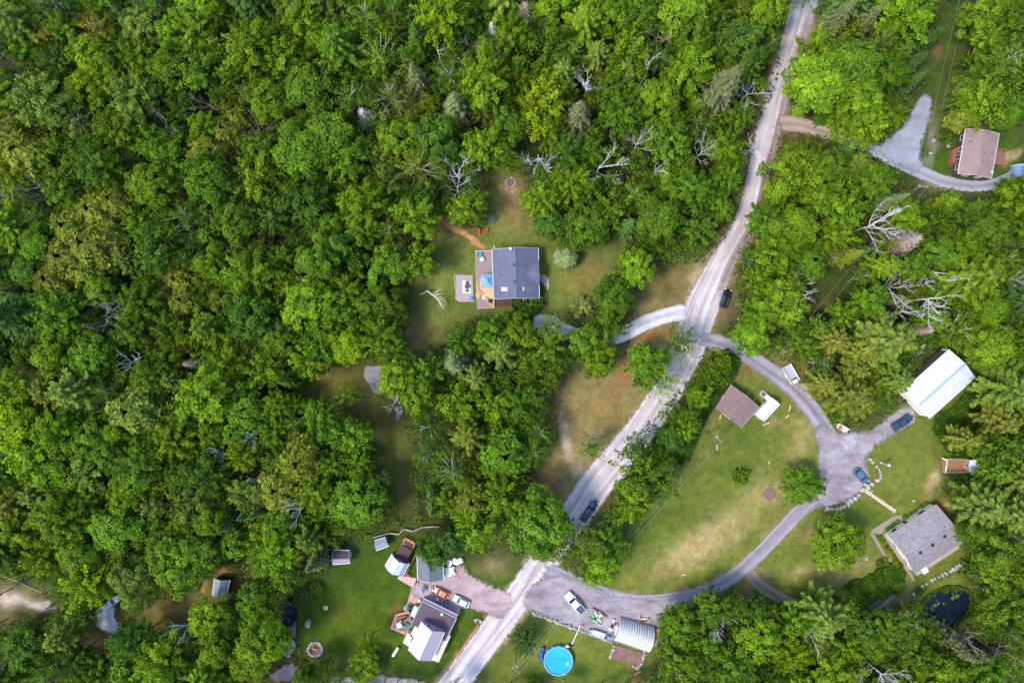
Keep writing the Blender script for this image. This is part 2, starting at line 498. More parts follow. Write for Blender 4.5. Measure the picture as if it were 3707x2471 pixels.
def noise_node(N, L, vec, scale, detail=5, rough=0.6, lo=0.3, hi=0.7, a=0.0, b=1.0):
    n = N.new("ShaderNodeTexNoise")
    n.inputs['Scale'].default_value = scale
    n.inputs['Detail'].default_value = detail
    n.inputs['Roughness'].default_value = rough
    L.new(vec, n.inputs['Vector'])
    r = N.new("ShaderNodeMapRange")
    for i, x in enumerate((lo, hi, a, b)):
        r.inputs[i + 1].default_value = x
    L.new(n.outputs[0], r.inputs[0])
    return r.outputs[0]


def mul(N, L, a, f):
    mx = N.new("ShaderNodeVectorMath"); mx.operation = 'SCALE'
    L.new(a, mx.inputs[0]); L.new(f, mx.inputs['Scale'])
    return mx.outputs[0]


c1 = mul(N, L, at.outputs['Color'], noise_node(N, L, tc.outputs['Object'], 0.5, 8, 0.7, 0.3, 0.7, 0.72, 1.28))
c2 = mul(N, L, c1, noise_node(N, L, tc.outputs['Object'], 5.0, 6, 0.7, 0.3, 0.7, 0.68, 1.32))
c2 = mul(N, L, c2, noise_node(N, L, tc.outputs['Object'], 1.7, 8, 0.75, 0.28, 0.72, 0.78, 1.22))
c2 = mul(N, L, c2, noise_node(N, L, tc.outputs['Object'], 2.6, 4, 0.6, 0.58, 0.68, 1.0, 0.72))
hs = N.new("ShaderNodeMix"); hs.data_type = 'RGBA'; hs.blend_type = 'MULTIPLY'
hs.inputs[7].default_value = (1.08, 0.98, 0.88, 1)
L.new(c2, hs.inputs[6]); L.new(noise_node(N, L, tc.outputs['Object'], 0.22, 7, 0.7, 0.4, 0.65), hs.inputs[0])
L.new(hs.outputs[2], b.inputs['Base Color'])
b.inputs['Roughness'].default_value = 0.95
b.inputs['Specular IOR Level'].default_value = 0.1
bp = N.new("ShaderNodeBump"); bp.inputs['Strength'].default_value = 0.5; bp.inputs['Distance'].default_value = 0.12
L.new(noise_node(N, L, tc.outputs['Object'], 4.0, 6, 0.7, 0, 1), bp.inputs['Height'])
L.new(bp.outputs[0], b.inputs['Normal'])
gme.materials.append(m)
tag(link("ground", gme), kind="structure", label="grassy yards and forest floor between the trees")

# water
m, nt, b = new_mat("dark_water")
b.inputs['Base Color'].default_value = (0.006, 0.011, 0.022, 1)
b.inputs['Roughness'].default_value = 0.06
b.inputs['IOR'].default_value = 1.33
N, L = nt.nodes, nt.links
tcw = N.new("ShaderNodeTexCoord")
bp = N.new("ShaderNodeBump"); bp.inputs['Strength'].default_value = 0.06; bp.inputs['Distance'].default_value = 0.05
L.new(noise_node(N, L, tcw.outputs['Object'], 3.0, 3, 0.5, 0, 1), bp.inputs['Height'])
L.new(bp.outputs[0], b.inputs['Normal'])
WATER = m
for nm, p in PONDS.items():
    c = P(sum(q[0] for q in p) / len(p), sum(q[1] for q in p) / len(p))
    pts = [c + (P(*q) - c) * 1.1 for q in p]
    mb = MB(); mb.add([(q.x, q.y, -0.32) for q in pts], [tuple(range(len(pts)))])
    o = mb.build(nm, WATER)
    tag(o, kind="structure", label={'pond': "dark blue pond with lily pads below the grey roofed house", 'ditch_water': "narrow black water channel beside the lower left lawn"}[nm])


# ------------------------------------------------------------------ roads and drives: ragged-edged gravel sheets
def gravel(name, base, light, dark, streak=True, strong=1.0):
    m, nt, b = new_mat(name)
    N, L = nt.nodes, nt.links
    uv = N.new("ShaderNodeUVMap"); uv.uv_map = "track"
    tc = N.new("ShaderNodeTexCoord")
    mp = N.new("ShaderNodeMapping")
    mp.inputs['Scale'].default_value = (1.5, 0.05, 1) if streak else (0.25, 0.25, 1)
    L.new(uv.outputs[0], mp.inputs['Vector'])
    f1 = noise_node(N, L, mp.outputs[0], 1.0, 8, 0.68, 0.36, 0.64)
    mpb = N.new("ShaderNodeMapping")
    mpb.inputs['Scale'].default_value = (0.8, 0.03, 1) if streak else (0.12, 0.3, 1)
    mpb.inputs['Location'].default_value = (7.3, 2.1, 0)
    L.new(uv.outputs[0], mpb.inputs['Vector'])
    f2 = noise_node(N, L, mpb.outputs[0], 1.0, 8, 0.7, 0.46, 0.66)
    x1 = N.new("ShaderNodeMix"); x1.data_type = 'RGBA'
    x1.inputs[6].default_value = (*base, 1); x1.inputs[7].default_value = (*light, 1); L.new(f1, x1.inputs[0])
    x2 = N.new("ShaderNodeMix"); x2.data_type = 'RGBA'
    x2.inputs[7].default_value = (*dark, 1); L.new(x1.outputs[2], x2.inputs[6]); L.new(f2, x2.inputs[0])
    g = mul(N, L, x2.outputs[2], noise_node(N, L, tc.outputs['Object'], 7.0, 5, 0.7, 0.3, 0.7, 0.8, 1.2))
    if streak:                             # wheel tracks
        sx = N.new("ShaderNodeSeparateXYZ"); L.new(uv.outputs[0], sx.inputs[0])
        sub = N.new("ShaderNodeMath"); sub.operation = 'MULTIPLY_ADD'; sub.inputs[1].default_value = 2.9; sub.inputs[2].default_value = -145.0 + 3.1416
        L.new(sx.outputs[0], sub.inputs[0])
        co = N.new("ShaderNodeMath"); co.operation = 'COSINE'; L.new(sub.outputs[0], co.inputs[0])
        tr = N.new("ShaderNodeMapRange"); tr.inputs[1].default_value = -1.0; tr.inputs[3].default_value = 0.9; tr.inputs[4].default_value = 1.1
        L.new(co.outputs[0], tr.inputs[0])
        g = mul(N, L, g, tr.outputs[0])
    g = mul(N, L, g, noise_node(N, L, tc.outputs['Object'], 0.35, 5, 0.7, 0.3, 0.7, 0.86, 1.14))
    L.new(g, b.inputs['Base Color'])
    b.inputs['Roughness'].default_value = 0.95
    b.inputs['Specular IOR Level'].default_value = 0.1
    e = N.new("ShaderNodeAttribute"); e.attribute_name = "cover"
    sm = N.new("ShaderNodeMath"); sm.operation = 'ADD'
    L.new(e.outputs['Fac'], sm.inputs[0]); L.new(noise_node(N, L, tc.outputs['Object'], 0.9, 7, 0.7, 0.25, 0.75, -0.32, 0.32), sm.inputs[1])
    ar = N.new("ShaderNodeMapRange"); ar.inputs[1].default_value = 0.32 if strong == 1 else 0.2; ar.inputs[2].default_value = 0.62 if strong == 1 else 0.95; ar.inputs[4].default_value = strong
    L.new(sm.outputs[0], ar.inputs[0])
    L.new(ar.outputs[0], b.inputs['Alpha'])
    return m


G_MAIN = gravel("pale_road_gravel", A(186, 177, 180), A(212, 204, 206), A(160, 146, 143))
G_LANE = gravel("grey_lane_gravel", A(142, 136, 144), A(164, 158, 166), A(120, 113, 120))
G_DRIVE = gravel("bluish_drive_stone", A(190, 188, 192), A(208, 206, 210), A(172, 169, 172))
G_NE = gravel("slate_drive_gravel", A(150, 152, 164), A(172, 170, 178), A(136, 130, 138))
G_NEY = gravel("slate_yard_gravel", A(146, 149, 162), A(160, 162, 174), A(134, 133, 144), False)
G_YARD = gravel("mauve_yard_gravel", A(145, 135, 141), A(170, 161, 166), A(119, 109, 113), False)
G_PINK = gravel("pink_drive_gravel", A(164, 140, 142), A(186, 166, 170), A(146, 120, 118), False)
LAYER = [0.02]


def sheet(name, me, m, label, cov, uvs):
    a = me.attributes.new("cover", 'FLOAT', 'POINT'); a.data.foreach_set("value", np.asarray(cov, np.float32))
    u = me.uv_layers.new(name="track")
    li = np.empty(len(me.loops), np.int32); me.loops.foreach_get("vertex_index", li)
    u.data.foreach_set("uv", np.asarray(uvs, np.float32)[li].ravel())
    me.materials.append(m)
    return tag(link(name, me), kind="structure", label=label)


def catmull(pts, step=0.6):
    pts = [np.array(p, float) for p in pts]
    q = [2 * pts[0] - pts[1]] + pts + [2 * pts[-1] - pts[-2]]
    out = []
    for i in range(1, len(q) - 2):
        n = max(2, int(np.linalg.norm(q[i + 1][:2] - q[i][:2]) / step))
        for k in range(n):
            t = k / n
            out.append(0.5 * (2 * q[i] + (q[i + 1] - q[i - 1]) * t + (2 * q[i - 1] - 5 * q[i] + 4 * q[i + 1] - q[i + 2]) * t * t + (3 * q[i] - q[i - 1] - 3 * q[i + 1] + q[i + 2]) * t ** 3))
    out.append(q[-2])
    return out


def road(name, pts, m, label, fade=(0, 0)):
    """pts: view x, view y, half width in view units"""
    z = LAYER[0]; LAYER[0] += 0.006
    w = []
    for x, y, h in pts:
        p = P(x * V2S, y * V2S)
        w.append((p.x, p.y, h * V2S / PPM))
    c = catmull(w)
    n, cols = len(c), 13
    v, cov, uv = [], [], []
    s = 0.0
    for i, p in enumerate(c):
        d = c[min(i + 1, n - 1)] - c[max(i - 1, 0)]
        d = d[:2] / np.linalg.norm(d[:2])
        if i:
            s += np.linalg.norm(p[:2] - c[i - 1][:2])
        for k in range(cols):
            t = (k / (cols - 1) * 2 - 1) * 1.26
            v.append((p[0] - d[1] * t * p[2], p[1] + d[0] * t * p[2], z))
            cov.append(min(1, max(0, (1.26 - abs(t)) / 0.5)))
            if (fade[0] and i < 14 * fade[0]) or (fade[1] and n - 1 - i < 14 * fade[1]):
                cov[-1] *= (i / 14 / fade[0]) if (fade[0] and i < 14 * fade[0]) else ((n - 1 - i) / 14 / fade[1])
            uv.append((t * p[2] + 50, s))
    ii = np.arange(n * cols).reshape(n, cols)
    f = np.stack([ii[:-1, :-1], ii[:-1, 1:], ii[1:, 1:], ii[1:, :-1]], -1).reshape(-1, 4)[:, ::-1]
    me = quads_mesh(bpy.data.meshes.new(name), np.array(v), f)
    return sheet(name, me, m, label, cov, uv)


def area(name, poly, m, label, soft=2, cell=0.5):
    """irregular gravelled place from its outline in view units"""
    z = LAYER[0]; LAYER[0] += 0.006
    w = [P(x * V2S, y * V2S) for x, y in poly]
    x0, x1 = min(p.x for p in w) - 1.5, max(p.x for p in w) + 1.5
    y0, y1 = min(p.y for p in w) - 1.5, max(p.y for p in w) + 1.5
    X, Y = np.meshgrid(np.arange(x0, x1, cell), np.arange(y0, y1, cell))
    c = blur(inside([(p.x, p.y) for p in w], X + 0.25 * fract_noise(X, Y, 3, 1.5), Y + 0.25 * fract_noise(X, Y, 4, 1.5)).astype(float), soft, 2)
    ii = np.arange(X.size).reshape(X.shape)
    f = np.stack([ii[:-1, :-1], ii[:-1, 1:], ii[1:, 1:], ii[1:, :-1]], -1).reshape(-1, 4)
    cc = c.ravel()
    f = f[cc[f].max(1) > 0.01]
    used, inv = np.unique(f, return_inverse=True)
    v = np.stack([X.ravel(), Y.ravel(), np.full(X.size, z)], -1)[used]
    me = quads_mesh(bpy.data.meshes.new(name), v, inv.reshape(f.shape))
    return sheet(name, me, m, label, cc[used], v[:, :2] + 80)


road("track", [(1712, 1305, 13), (1755, 1350, 14), (1830, 1388, 12), (1920, 1402, 10), (2000, 1398, 10), (2040, 1366, 13), (2075, 1332, 13)], gravel("old_track_dirt", A(124, 112, 96), A(150, 138, 120), A(100, 90, 76)), "faint dirt track curving below the thicket to the grey roofed house")
area("sandy_path", [(1004, 498), (1020, 495), (1050, 518), (1080, 538), (1100, 552), (1119, 568), (1117, 576), (1104, 573), (1090, 562), (1068, 545), (1040, 528), (1008, 512)], gravel("orange_sand", A(186, 134, 86), A(206, 156, 108), A(150, 104, 64), False), "worn orange sand path crossing the lawn to the deck", 1)
road("road", [(1000, 1620, 31), (1045, 1568, 31), (1095, 1500, 30), (1170, 1400, 31), (1238, 1305, 31), (1315, 1190, 34), (1375, 1105, 36), (1462, 1000, 33), (1530, 900, 31), (1583, 800, 34), (1612, 705, 37), (1660, 600, 27), (1713, 500, 22), (1739, 400, 22), (1764, 300, 25), (1790, 200, 26), (1822, 100, 26), (1849, 0, 29), (1866, -60, 30)], G_MAIN, "pale gravel road running diagonally from bottom to top")
road("verge_road", [(1640, 700, 8), (1682, 598, 9), (1734, 500, 7), (1759, 400, 7), (1786, 300, 7), (1810, 200, 8), (1842, 100, 8), (1870, 0, 8)], gravel("dark_wheel_track", A(156, 140, 138), A(176, 162, 160), A(132, 116, 112), True, .75), "browner wheel track along the right edge of the gravel road", (1, 1))
road("lane", [(1575, 772, 16), (1640, 785, 19), (1700, 808, 16), (1760, 845, 18), (1825, 895, 19), (1872, 950, 19), (1905, 1010, 20), (1912, 1070, 22), (1895, 1130, 22), (1845, 1165, 17), (1795, 1218, 15), (1740, 1275, 15), (1680, 1325, 15), (1600, 1365, 16), (1520, 1380, 17), (1440, 1380, 20), (1350, 1362, 26), (1270, 1330, 34), (1215, 1308, 40)], G_LANE, "grey gravel lane curving round the lower right lawn", (1, 1))
road("driveway", [(1590, 715, 26), (1540, 722, 17), (1480, 742, 17), (1420, 772, 16), (1360, 776, 15), (1300, 758, 13), (1262, 738, 14), (1225, 738, 16)], G_DRIVE, "pale bluish stone driveway leading to the blue roofed house", (.4, 0))
road("dirt_link", [(1765, 282, 22), (1830, 285, 17), (1890, 302, 15), (1960, 322, 15), (2010, 345, 14)], gravel("brown_link_dirt", A(160, 142, 128), A(180, 162, 148), A(138, 120, 106)), "brown dirt link between the gravel road and the slate driveway", (.6, .6))
road("driveway", [(1950, 318, 13), (1990, 335, 13), (2040, 362, 14), (2120, 398, 14), (2180, 420, 13), (2240, 428, 12), (2290, 420, 11), (2345, 390, 11)], G_NE, "slate grey driveway to the brown roofed house, upper right", (.6, 0))
area("parking_yard", [(2012, 338), (2052, 316), (2088, 276), (2106, 238), (2122, 214), (2140, 226), (2130, 280), (2116, 322), (2108, 352), (2122, 388), (2096, 396), (2044, 366)], G_NEY, "triangular slate grey parking area beside the upper right driveway")
area("gravel_yard", [(1870, 965), (1905, 985), (1930, 1000), (2010, 985), (2060, 945), (2085, 925), (2110, 960), (2060, 990), (1995, 1030), (1985, 1060), (2000, 1095), (1975, 1130), (1900, 1165), (1868, 1150), (1885, 1110), (1880, 1040)], G_YARD, "mauve gravel yard in front of the white metal garage")
area("pale_gravel_patch", [(1925, 1000), (1968, 985), (1975, 1010), (1950, 1050), (1936, 1040)], gravel("pale_blue_gravel", A(164, 158, 168), A(176, 170, 180), A(150, 142, 150), False), "paler gravel triangle where the garage drive meets the lane", 3)
area("work_yard", [(1200, 1380), (1225, 1340), (1300, 1320), (1400, 1365), (1500, 1380), (1530, 1400), (1510, 1470), (1498, 1498), (1480, 1480), (1400, 1470), (1300, 1430), (1240, 1408), (1210, 1402)], G_YARD, "mauve gravel work yard around the ribbed metal hut")
area("pink_drive", [(948, 1350), (985, 1310), (1040, 1305), (1060, 1292), (1075, 1320), (1125, 1345), (1180, 1366), (1150, 1424), (1118, 1404), (1090, 1398), (1060, 1392), (1010, 1390), (940, 1362)], G_PINK, "pinkish gravel drive beside the flat mauve roofed house")
area("pale_drive", [(222, 1395), (262, 1390), (262, 1420), (284, 1442), (258, 1456), (225, 1436)], G_DRIVE, "pale gravel parking spot under the trees, lower left", 1)
area("gravel_drive", [(612, 1552), (640, 1535), (668, 1518), (682, 1532), (680, 1558), (640, 1566)], G_PINK, "short pink gravel patch between trees at the bottom edge", 1)
area("gravel_drive", [(760, 1556), (860, 1548), (960, 1562), (1010, 1580), (760, 1590)], G_YARD, "grey gravel drive along the bottom edge, lower left", 1)
area("grey_patch", [(836, 842), (874, 838), (882, 850), (872, 880), (880, 900), (862, 905), (846, 880), (836, 862)], gravel("mottled_grey_ground", A(140, 134, 142), A(160, 152, 158), A(92, 84, 88), False), "pale grey patch between trees left of the yard", 1, 0.3)  # mottled grey sheet, pale with darker blotches
area("grey_patch", [(906, 930), (922, 934), (924, 960), (912, 964)], MATS.get("x") or bpy.data.materials["mottled_grey_ground"], "small grey patch below the larger one", 1, 0.3)
area("pale_surface", [(650, 1462), (676, 1468), (678, 1484), (668, 1504), (660, 1512), (652, 1490)], gravel("painted_sky_reflection", A(150, 164, 192), A(160, 172, 198), A(140, 152, 180), False), "pale blue painted sky reflection at the end of the black water channel", 1, 0.3)  # sky reflection on the channel, painted as a pale blue sheet
# ------------------------------------------------------------------ trees: a few grown shapes, each tree its own crown and trunk
def unit(a):
    return a / (np.linalg.norm(a, axis=-1, keepdims=True) + 1e-9)


def leaf_mesh(name, c, n, size, aspect, var, m, axis=None):
    """c centres, n facing, size half length, var brightness of each leaf"""
    r = np.random.default_rng(len(c))
    k = len(c)
    if axis is None:
        axis = r.normal(size=(k, 3))
    t = unit(axis - n * (axis * n).sum(1, keepdims=True))
    bt = np.cross(n, t)
    s = np.broadcast_to(np.asarray(size).reshape(-1, 1), (k, 1))
    fold = n * s * 0.25
    v = np.stack([c - t * s, c + bt * s * aspect - fold, c + t * s, c - bt * s * aspect - fold], 1).reshape(-1, 3)
    f = np.arange(4 * k).reshape(k, 4)
    me = quads_mesh(bpy.data.meshes.new(name), v, f)
    a = me.attributes.new("var", 'FLOAT', 'FACE')
    a.data.foreach_set("value", np.asarray(var, np.float32))
    me.materials.append(m)
    return me


def leaf_material(name, transl=0.3, rough=0.55, own=False):
    m, nt, b = new_mat(name)
    N, L = nt.nodes, nt.links
    oi = N.new("ShaderNodeObjectInfo")
    at = N.new("ShaderNodeAttribute"); at.attribute_name = "var"
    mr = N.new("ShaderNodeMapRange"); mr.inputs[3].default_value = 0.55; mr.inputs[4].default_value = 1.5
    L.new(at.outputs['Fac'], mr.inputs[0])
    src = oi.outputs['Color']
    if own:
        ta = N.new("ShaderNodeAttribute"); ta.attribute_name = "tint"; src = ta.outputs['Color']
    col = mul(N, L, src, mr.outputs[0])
    hs = N.new("ShaderNodeMix"); hs.data_type = 'RGBA'; hs.blend_type = 'MULTIPLY'
    hs.inputs[7].default_value = (1.15, 1.06, 0.78, 1)
    pw = N.new("ShaderNodeMath"); pw.operation = 'POWER'; pw.inputs[1].default_value = 2.0
    L.new(at.outputs['Fac'], pw.inputs[0])
    L.new(pw.outputs[0], hs.inputs[0]); L.new(col, hs.inputs[6])
    L.new(hs.outputs[2], b.inputs['Base Color'])
    b.inputs['Roughness'].default_value = rough
    b.inputs['Specular IOR Level'].default_value = 0.06
    tr = N.new("ShaderNodeBsdfTranslucent")
    L.new(hs.outputs[2], tr.inputs['Color'])
    mx = N.new("ShaderNodeMixShader"); mx.inputs[0].default_value = transl
    L.new(b.outputs[0], mx.inputs[1]); L.new(tr.outputs[0], mx.inputs[2])
    L.new(mx.outputs[0], N["Material Output"].inputs['Surface'])
    return m


LEAF = leaf_material("leaf_green", 0.42)
LEAF_MASS = leaf_material("leaf_green_mixed", 0.42, own=True)
NEEDLE = leaf_material("needle_green", 0.25, 0.6)
BARK = mat("bark_brown", (0.10, 0.08, 0.06), 0.4, 4, 0.9)
BARK_PALE = mat("bark_pale_birch", (0.55, 0.52, 0.48), 0.25, 5, 0.8)
BARK_DEAD = mat("bark_bleached_grey", (0.66, 0.63, 0.60), 0.25, 5, 0.85)
BARK_PINK = mat("bark_dead_pinkish", (0.32, 0.25, 0.21), 0.25, 5, 0.9)


def crown_broad(seed, style, dens=1.0, R=4.0, cz=8.6, rz=4.4, ncl=64, lsz=1.0):
    r = np.random.default_rng(seed)
    lobes = unit(r.normal(size=(6, 3)) * (1, 1, 0.5))
    amp = r.uniform(0.1, 0.42, 6)
    k = np.arange(ncl)
    zz = 1 - (k + 0.5) / ncl * 1.42
    th = k * 2.39996 + r.uniform(0, 6.28) + r.normal(size=ncl) * 0.25
    d = np.stack([np.sqrt(np.clip(1 - zz ** 2, 0, 1)) * np.cos(th), np.sqrt(np.clip(1 - zz ** 2, 0, 1)) * np.sin(th), zz], -1)
    d = unit(d + r.normal(size=d.shape) * 0.1)
    f = r.uniform(0.66, 1.0, ncl) * (0.86 + (np.clip(d @ lobes.T, 0, 1) ** 3 * amp).sum(1))
    cs, ns, sz, va = [], [], [], []
    for i in range(ncl):
        c = np.array((0, 0, cz)) + d[i] * f[i] * np.array((R, R, rz))
        cr = r.uniform(0.75, 1.3) * R / 4
        n = int((46 if style != 'spray' else 52) * dens * (cr * 4 / R) ** 2)
        bri = r.uniform(0.12, 0.8)
        if style == 'spray':
            out = unit(d[i] * (1, 1, 0.35) + np.array((0, 0, 0.25)))
            t = r.uniform(-0.6, 1.0, (n, 1))
            p = c + out * t * cr * 1.6 + r.normal(size=(n, 3)) * cr * (0.38 - 0.22 * np.clip(t, 0, 1)) * (1, 1, 0.6)
        else:
            q = unit(r.normal(size=(n, 3)) + (0, 0, 0.35) + 0.4 * d[i])
            p = c + q * cr * r.uniform(0.55, 1.0, (n, 1)) * (1, 1, 0.72)
        nn = unit(d[i] * 0.45 + unit(p - c) * 0.55 + np.array((0, 0, 0.55)) + r.normal(size=(n, 3)) * 0.42)
        cs.append(p); ns.append(nn)
        sz.append(r.uniform(0.18, 0.33, n) * lsz * (R / 4) ** 0.5)
        va.append(np.clip(bri + r.normal(size=n) * 0.2, 0, 1))
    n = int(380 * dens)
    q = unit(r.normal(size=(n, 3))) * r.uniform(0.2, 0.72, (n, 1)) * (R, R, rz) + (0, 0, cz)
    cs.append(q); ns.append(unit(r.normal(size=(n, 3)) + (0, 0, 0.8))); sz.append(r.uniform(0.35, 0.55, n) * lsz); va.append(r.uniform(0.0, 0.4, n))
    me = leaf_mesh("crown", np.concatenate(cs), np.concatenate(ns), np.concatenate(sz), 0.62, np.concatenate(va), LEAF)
    tips = [np.array((0, 0, cz)) + d[i] * f[i] * np.array((R, R, rz)) * 0.92 for i in range(0, ncl, 3)]
    return me, tips


def trunk_mesh(name, top, tips, m, r0=0.22, fork=0.5, thin=0.07):
    mb = MB()
    mb.tube([(0, 0, -0.3), (0.1, 0.05, top * 0.5), (0, 0.1, top)], [r0, r0 * 0.75, r0 * 0.35], 7)
    for t in tips:
        s = np.array((0.05, 0.05, min(top * 0.95, max(top * 0.3, t[2] - 0.9 * math.hypot(t[0], t[1]) * fork * 2))))
        mid = s * 0.5 + t * 0.5 + np.array((0, 0, 0.35))
        mb.tube([s, mid, t], [thin * 1.5, thin, thin * 0.45], 4)
    return mb.mesh(name, m)


def crown_conifer(seed, kind):
    """pine: open plumes; spruce: tight cone; cedar: dense rounded column"""
    r = np.random.default_rng(seed)
    cs, ns, ax, sz, va = [], [], [], [], []
    tips = []
    if kind == 'cedar':
        n = 3600
        h = r.uniform(0, 1, n) ** 0.85
        prof = 2.3 * np.sin(np.clip(1 - h, 0, 1) ** 0.6 * math.pi * 0.62 + 0.15)
        th = r.uniform(0, 6.28, n)
        lump = 1 + 0.16 * np.sin(th * 3 + h * 9 + seed) + 0.12 * np.sin(th * 7 - h * 15)
        rad = prof * lump * r.uniform(0.72, 1.02, n)
        p = np.stack([rad * np.cos(th), rad * np.sin(th), 0.6 + h * 9.6], -1)
        out = np.stack([np.cos(th), np.sin(th), np.full(n, 0.55)], -1)
        me = leaf_mesh("crown", p, unit(out + r.normal(size=(n, 3)) * 0.4), r.uniform(0.16, 0.3, n), 0.6, np.clip(0.45 + 0.22 * r.normal(size=n) + 0.2 * (lump - 1) / 0.2, 0, 1), NEEDLE, np.array([[0, 0, 1.0]]) + r.normal(size=(n, 3)) * 0.5)
        return me, []
    top = 14.0
    if kind == 'pine':
        levels = [(z, 4.6 * (1 - ((z - 4) / 10.6) ** 1.5) + 0.5, 7, 0.16) for z in np.linspace(4, 13.2, 9)]
    else:
        levels = [(z, 2.7 * (1 - (z - 1) / 12.9) + 0.15, 9, -0.28) for z in np.linspace(1.2, 13.6, 17)]
    for z, Lb, nb, rise in levels:
        a0 = r.uniform(0, 6.28)
        for k in range(nb):
            th = a0 + 6.283 * k / nb + r.normal() * 0.16
            ln = Lb * r.uniform(0.75, 1.12)
            dh = np.array((math.cos(th), math.sin(th), 0))
            d = unit(dh + np.array((0, 0, rise + r.normal() * 0.08)))
            base = np.array((0, 0, z + r.normal() * 0.2))
            nt_ = max(4, int((7 if kind == 'pine' else 8) * ln))
            t = r.uniform(0.28 if kind == 'pine' else 0.08, 1.0, nt_)
            side = np.cross(d, (0, 0, 1))
            up = np.array((0, 0, 1))
            sg = r.choice([-1, 1], nt_)
            sp = (0.17 if kind == 'pine' else 0.16) * ln * (1.15 - t) + 0.06
            curve = (0.10 if kind == 'pine' else 0.10) * ln * t ** 2
            for rep in range(4 if kind == 'pine' else 3):
                lat = r.uniform(0.1, 1.0, nt_) * sg * sp
                p = base + d * (t * ln)[:, None] + side * lat[:, None] + up * (curve + r.normal(size=nt_) * 0.1)[:, None]
                axis = d + side * (sg * r.uniform(0.25, 0.8, nt_))[:, None] + up * 0.15
                nn = unit(up * 1.0 + dh * 0.35 + r.normal(size=(nt_, 3)) * 0.38)
                cs.append(p); ns.append(nn); ax.append(axis)
                sz.append(r.uniform(0.3, 0.5, nt_) if kind == 'pine' else r.uniform(0.18, 0.34, nt_))
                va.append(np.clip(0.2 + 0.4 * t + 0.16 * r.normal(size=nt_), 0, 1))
                sg = -sg
            if kind == 'pine':
                tips.append(base + d * ln * 0.85 + up * 0.05)
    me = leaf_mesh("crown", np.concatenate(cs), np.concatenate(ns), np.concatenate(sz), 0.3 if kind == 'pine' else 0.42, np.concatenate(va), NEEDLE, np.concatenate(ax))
    return me, tips


def dead_meshes(seed, spread=1.0, upness=0.5, n=6, h=10.0):
    """bare tree: trunk mesh and one mesh per limb"""
    r = random.Random(seed)
    tm = MB().tube([(0, 0, -0.3), (r.uniform(-.3, .3), r.uniform(-.3, .3), h * 0.5), (r.uniform(-.5, .5), r.uniform(-.5, .5), h * 0.9)], [0.2, 0.15, 0.06], 6).mesh("trunk", BARK_DEAD)
    limbs = []
    a0 = r.uniform(0, 6.28)
    skew = r.uniform(0, 6.28)
    for k in range(n):
        mb = MB()

        def grow(p, d, ln, rad, depth):
            pts, rr = [p], [rad]
            q = p.copy()
            for s in range(4):
                d = (d + Vector((r.uniform(-.22, .22), r.uniform(-.22, .22), r.uniform(-.06, .22)))).normalized()
                q = q + d * ln / 4
                pts.append(q.copy()); rr.append(rad * (1 - 0.2 * (s + 1)))
                if depth and s >= 0:
                    for _ in range(2 if s > 1 else 1):
                        dd = (d + Vector((r.uniform(-.95, .95), r.uniform(-.95, .95), r.uniform(-.1, .5)))).normalized()
                        grow(q.copy(), dd, ln * r.uniform(0.3, 0.6), rad * 0.58, depth - 1)
            mb.tube(pts, rr, 4 if depth else 3)
        th = a0 + 6.283 * k / n + r.uniform(-.5, .5)
        th = th * 0.55 + skew * 0.45 if seed % 2 else th
        d = Vector((math.cos(th) * spread, math.sin(th) * spread, upness + r.uniform(-.1, .4))).normalized()
        grow(Vector((0, 0, h * r.uniform(0.45, 0.85))), d, r.uniform(3.2, 5.4), 0.072, 2)
        limbs.append(mb)
    return tm, limbs


def dead_conifer(seed):
    r = random.Random(seed)
    mb = MB()
    for z in np.linspace(2.5, 12.5, 17):
        L_ = 2.6 * (1 - (z - 2) / 12.0) + 0.25
        a0 = r.uniform(0, 6.28)
        for k in range(9):
            th = a0 + 0.698 * k + r.uniform(-.15, .15)
            ln = L_ * r.uniform(0.7, 1.15)
            d = Vector((math.cos(th), math.sin(th), -0.12))
            p0 = Vector((0, 0, z))
            mb.tube([p0, p0 + d * ln * 0.6, p0 + d * ln], [0.045, 0.035, 0.015], 3)
            for s in range(5):
                q = p0 + d * ln * r.uniform(0.35, 0.95)
                sd = Vector((math.cos(th + r.choice((-0.8, 0.8))), math.sin(th + r.choice((-0.8, 0.8))), r.uniform(-.2, .1)))
                mb.tube([q, q + sd * ln * 0.28], [0.028, 0.012], 3)
    return mb


random.seed(3)
PROTO = {}
PROTO['broad'] = []
for i in range(14):
    me, tips = crown_broad(100 + i, 'round' if i % 3 == 0 else 'spray', (1.25, 1.0, 1.45)[i % 3], rz=(4.6, 3.6, 5.2)[i % 3], ncl=(64, 46, 84, 56)[i % 4])
    PROTO['broad'].append((me, trunk_mesh("trunk", 10.5, tips, BARK)))
PROTO['airy'] = []
for i in range(4):
    me, tips = crown_broad(200 + i, 'spray', 0.85, ncl=46, lsz=.66)
    PROTO['airy'].append((me, trunk_mesh("trunk", 11.0, [t * np.array((1.03, 1.03, 1.0)) + (0, 0, 0.25) for t in tips], BARK_PALE, 0.2, 0.5, 0.075)))
PROTO['pine'] = []
for i in range(4):
    me, tips = crown_conifer(300 + i, 'pine')
    PROTO['pine'].append((me, trunk_mesh("trunk", 13.6, tips, BARK, 0.24, 0.0, 0.05)))
PROTO['spruce'] = [(crown_conifer(400 + i, 'spruce')[0], trunk_mesh("trunk", 13.6, [], BARK, 0.18)) for i in range(3)]
PROTO['cedar'] = [(crown_conifer(500 + i, 'cedar')[0], trunk_mesh("trunk", 9.0, [], BARK, 0.16)) for i in range(3)]


def reach(me):
    """how far out the crown goes, bar a few stray leaves"""
    v = np.empty(len(me.vertices) * 3, np.float32); me.vertices.foreach_get("co", v)
    v = v.reshape(-1, 3)
    return float(np.percentile(np.hypot(v[:, 0], v[:, 1]), 95))


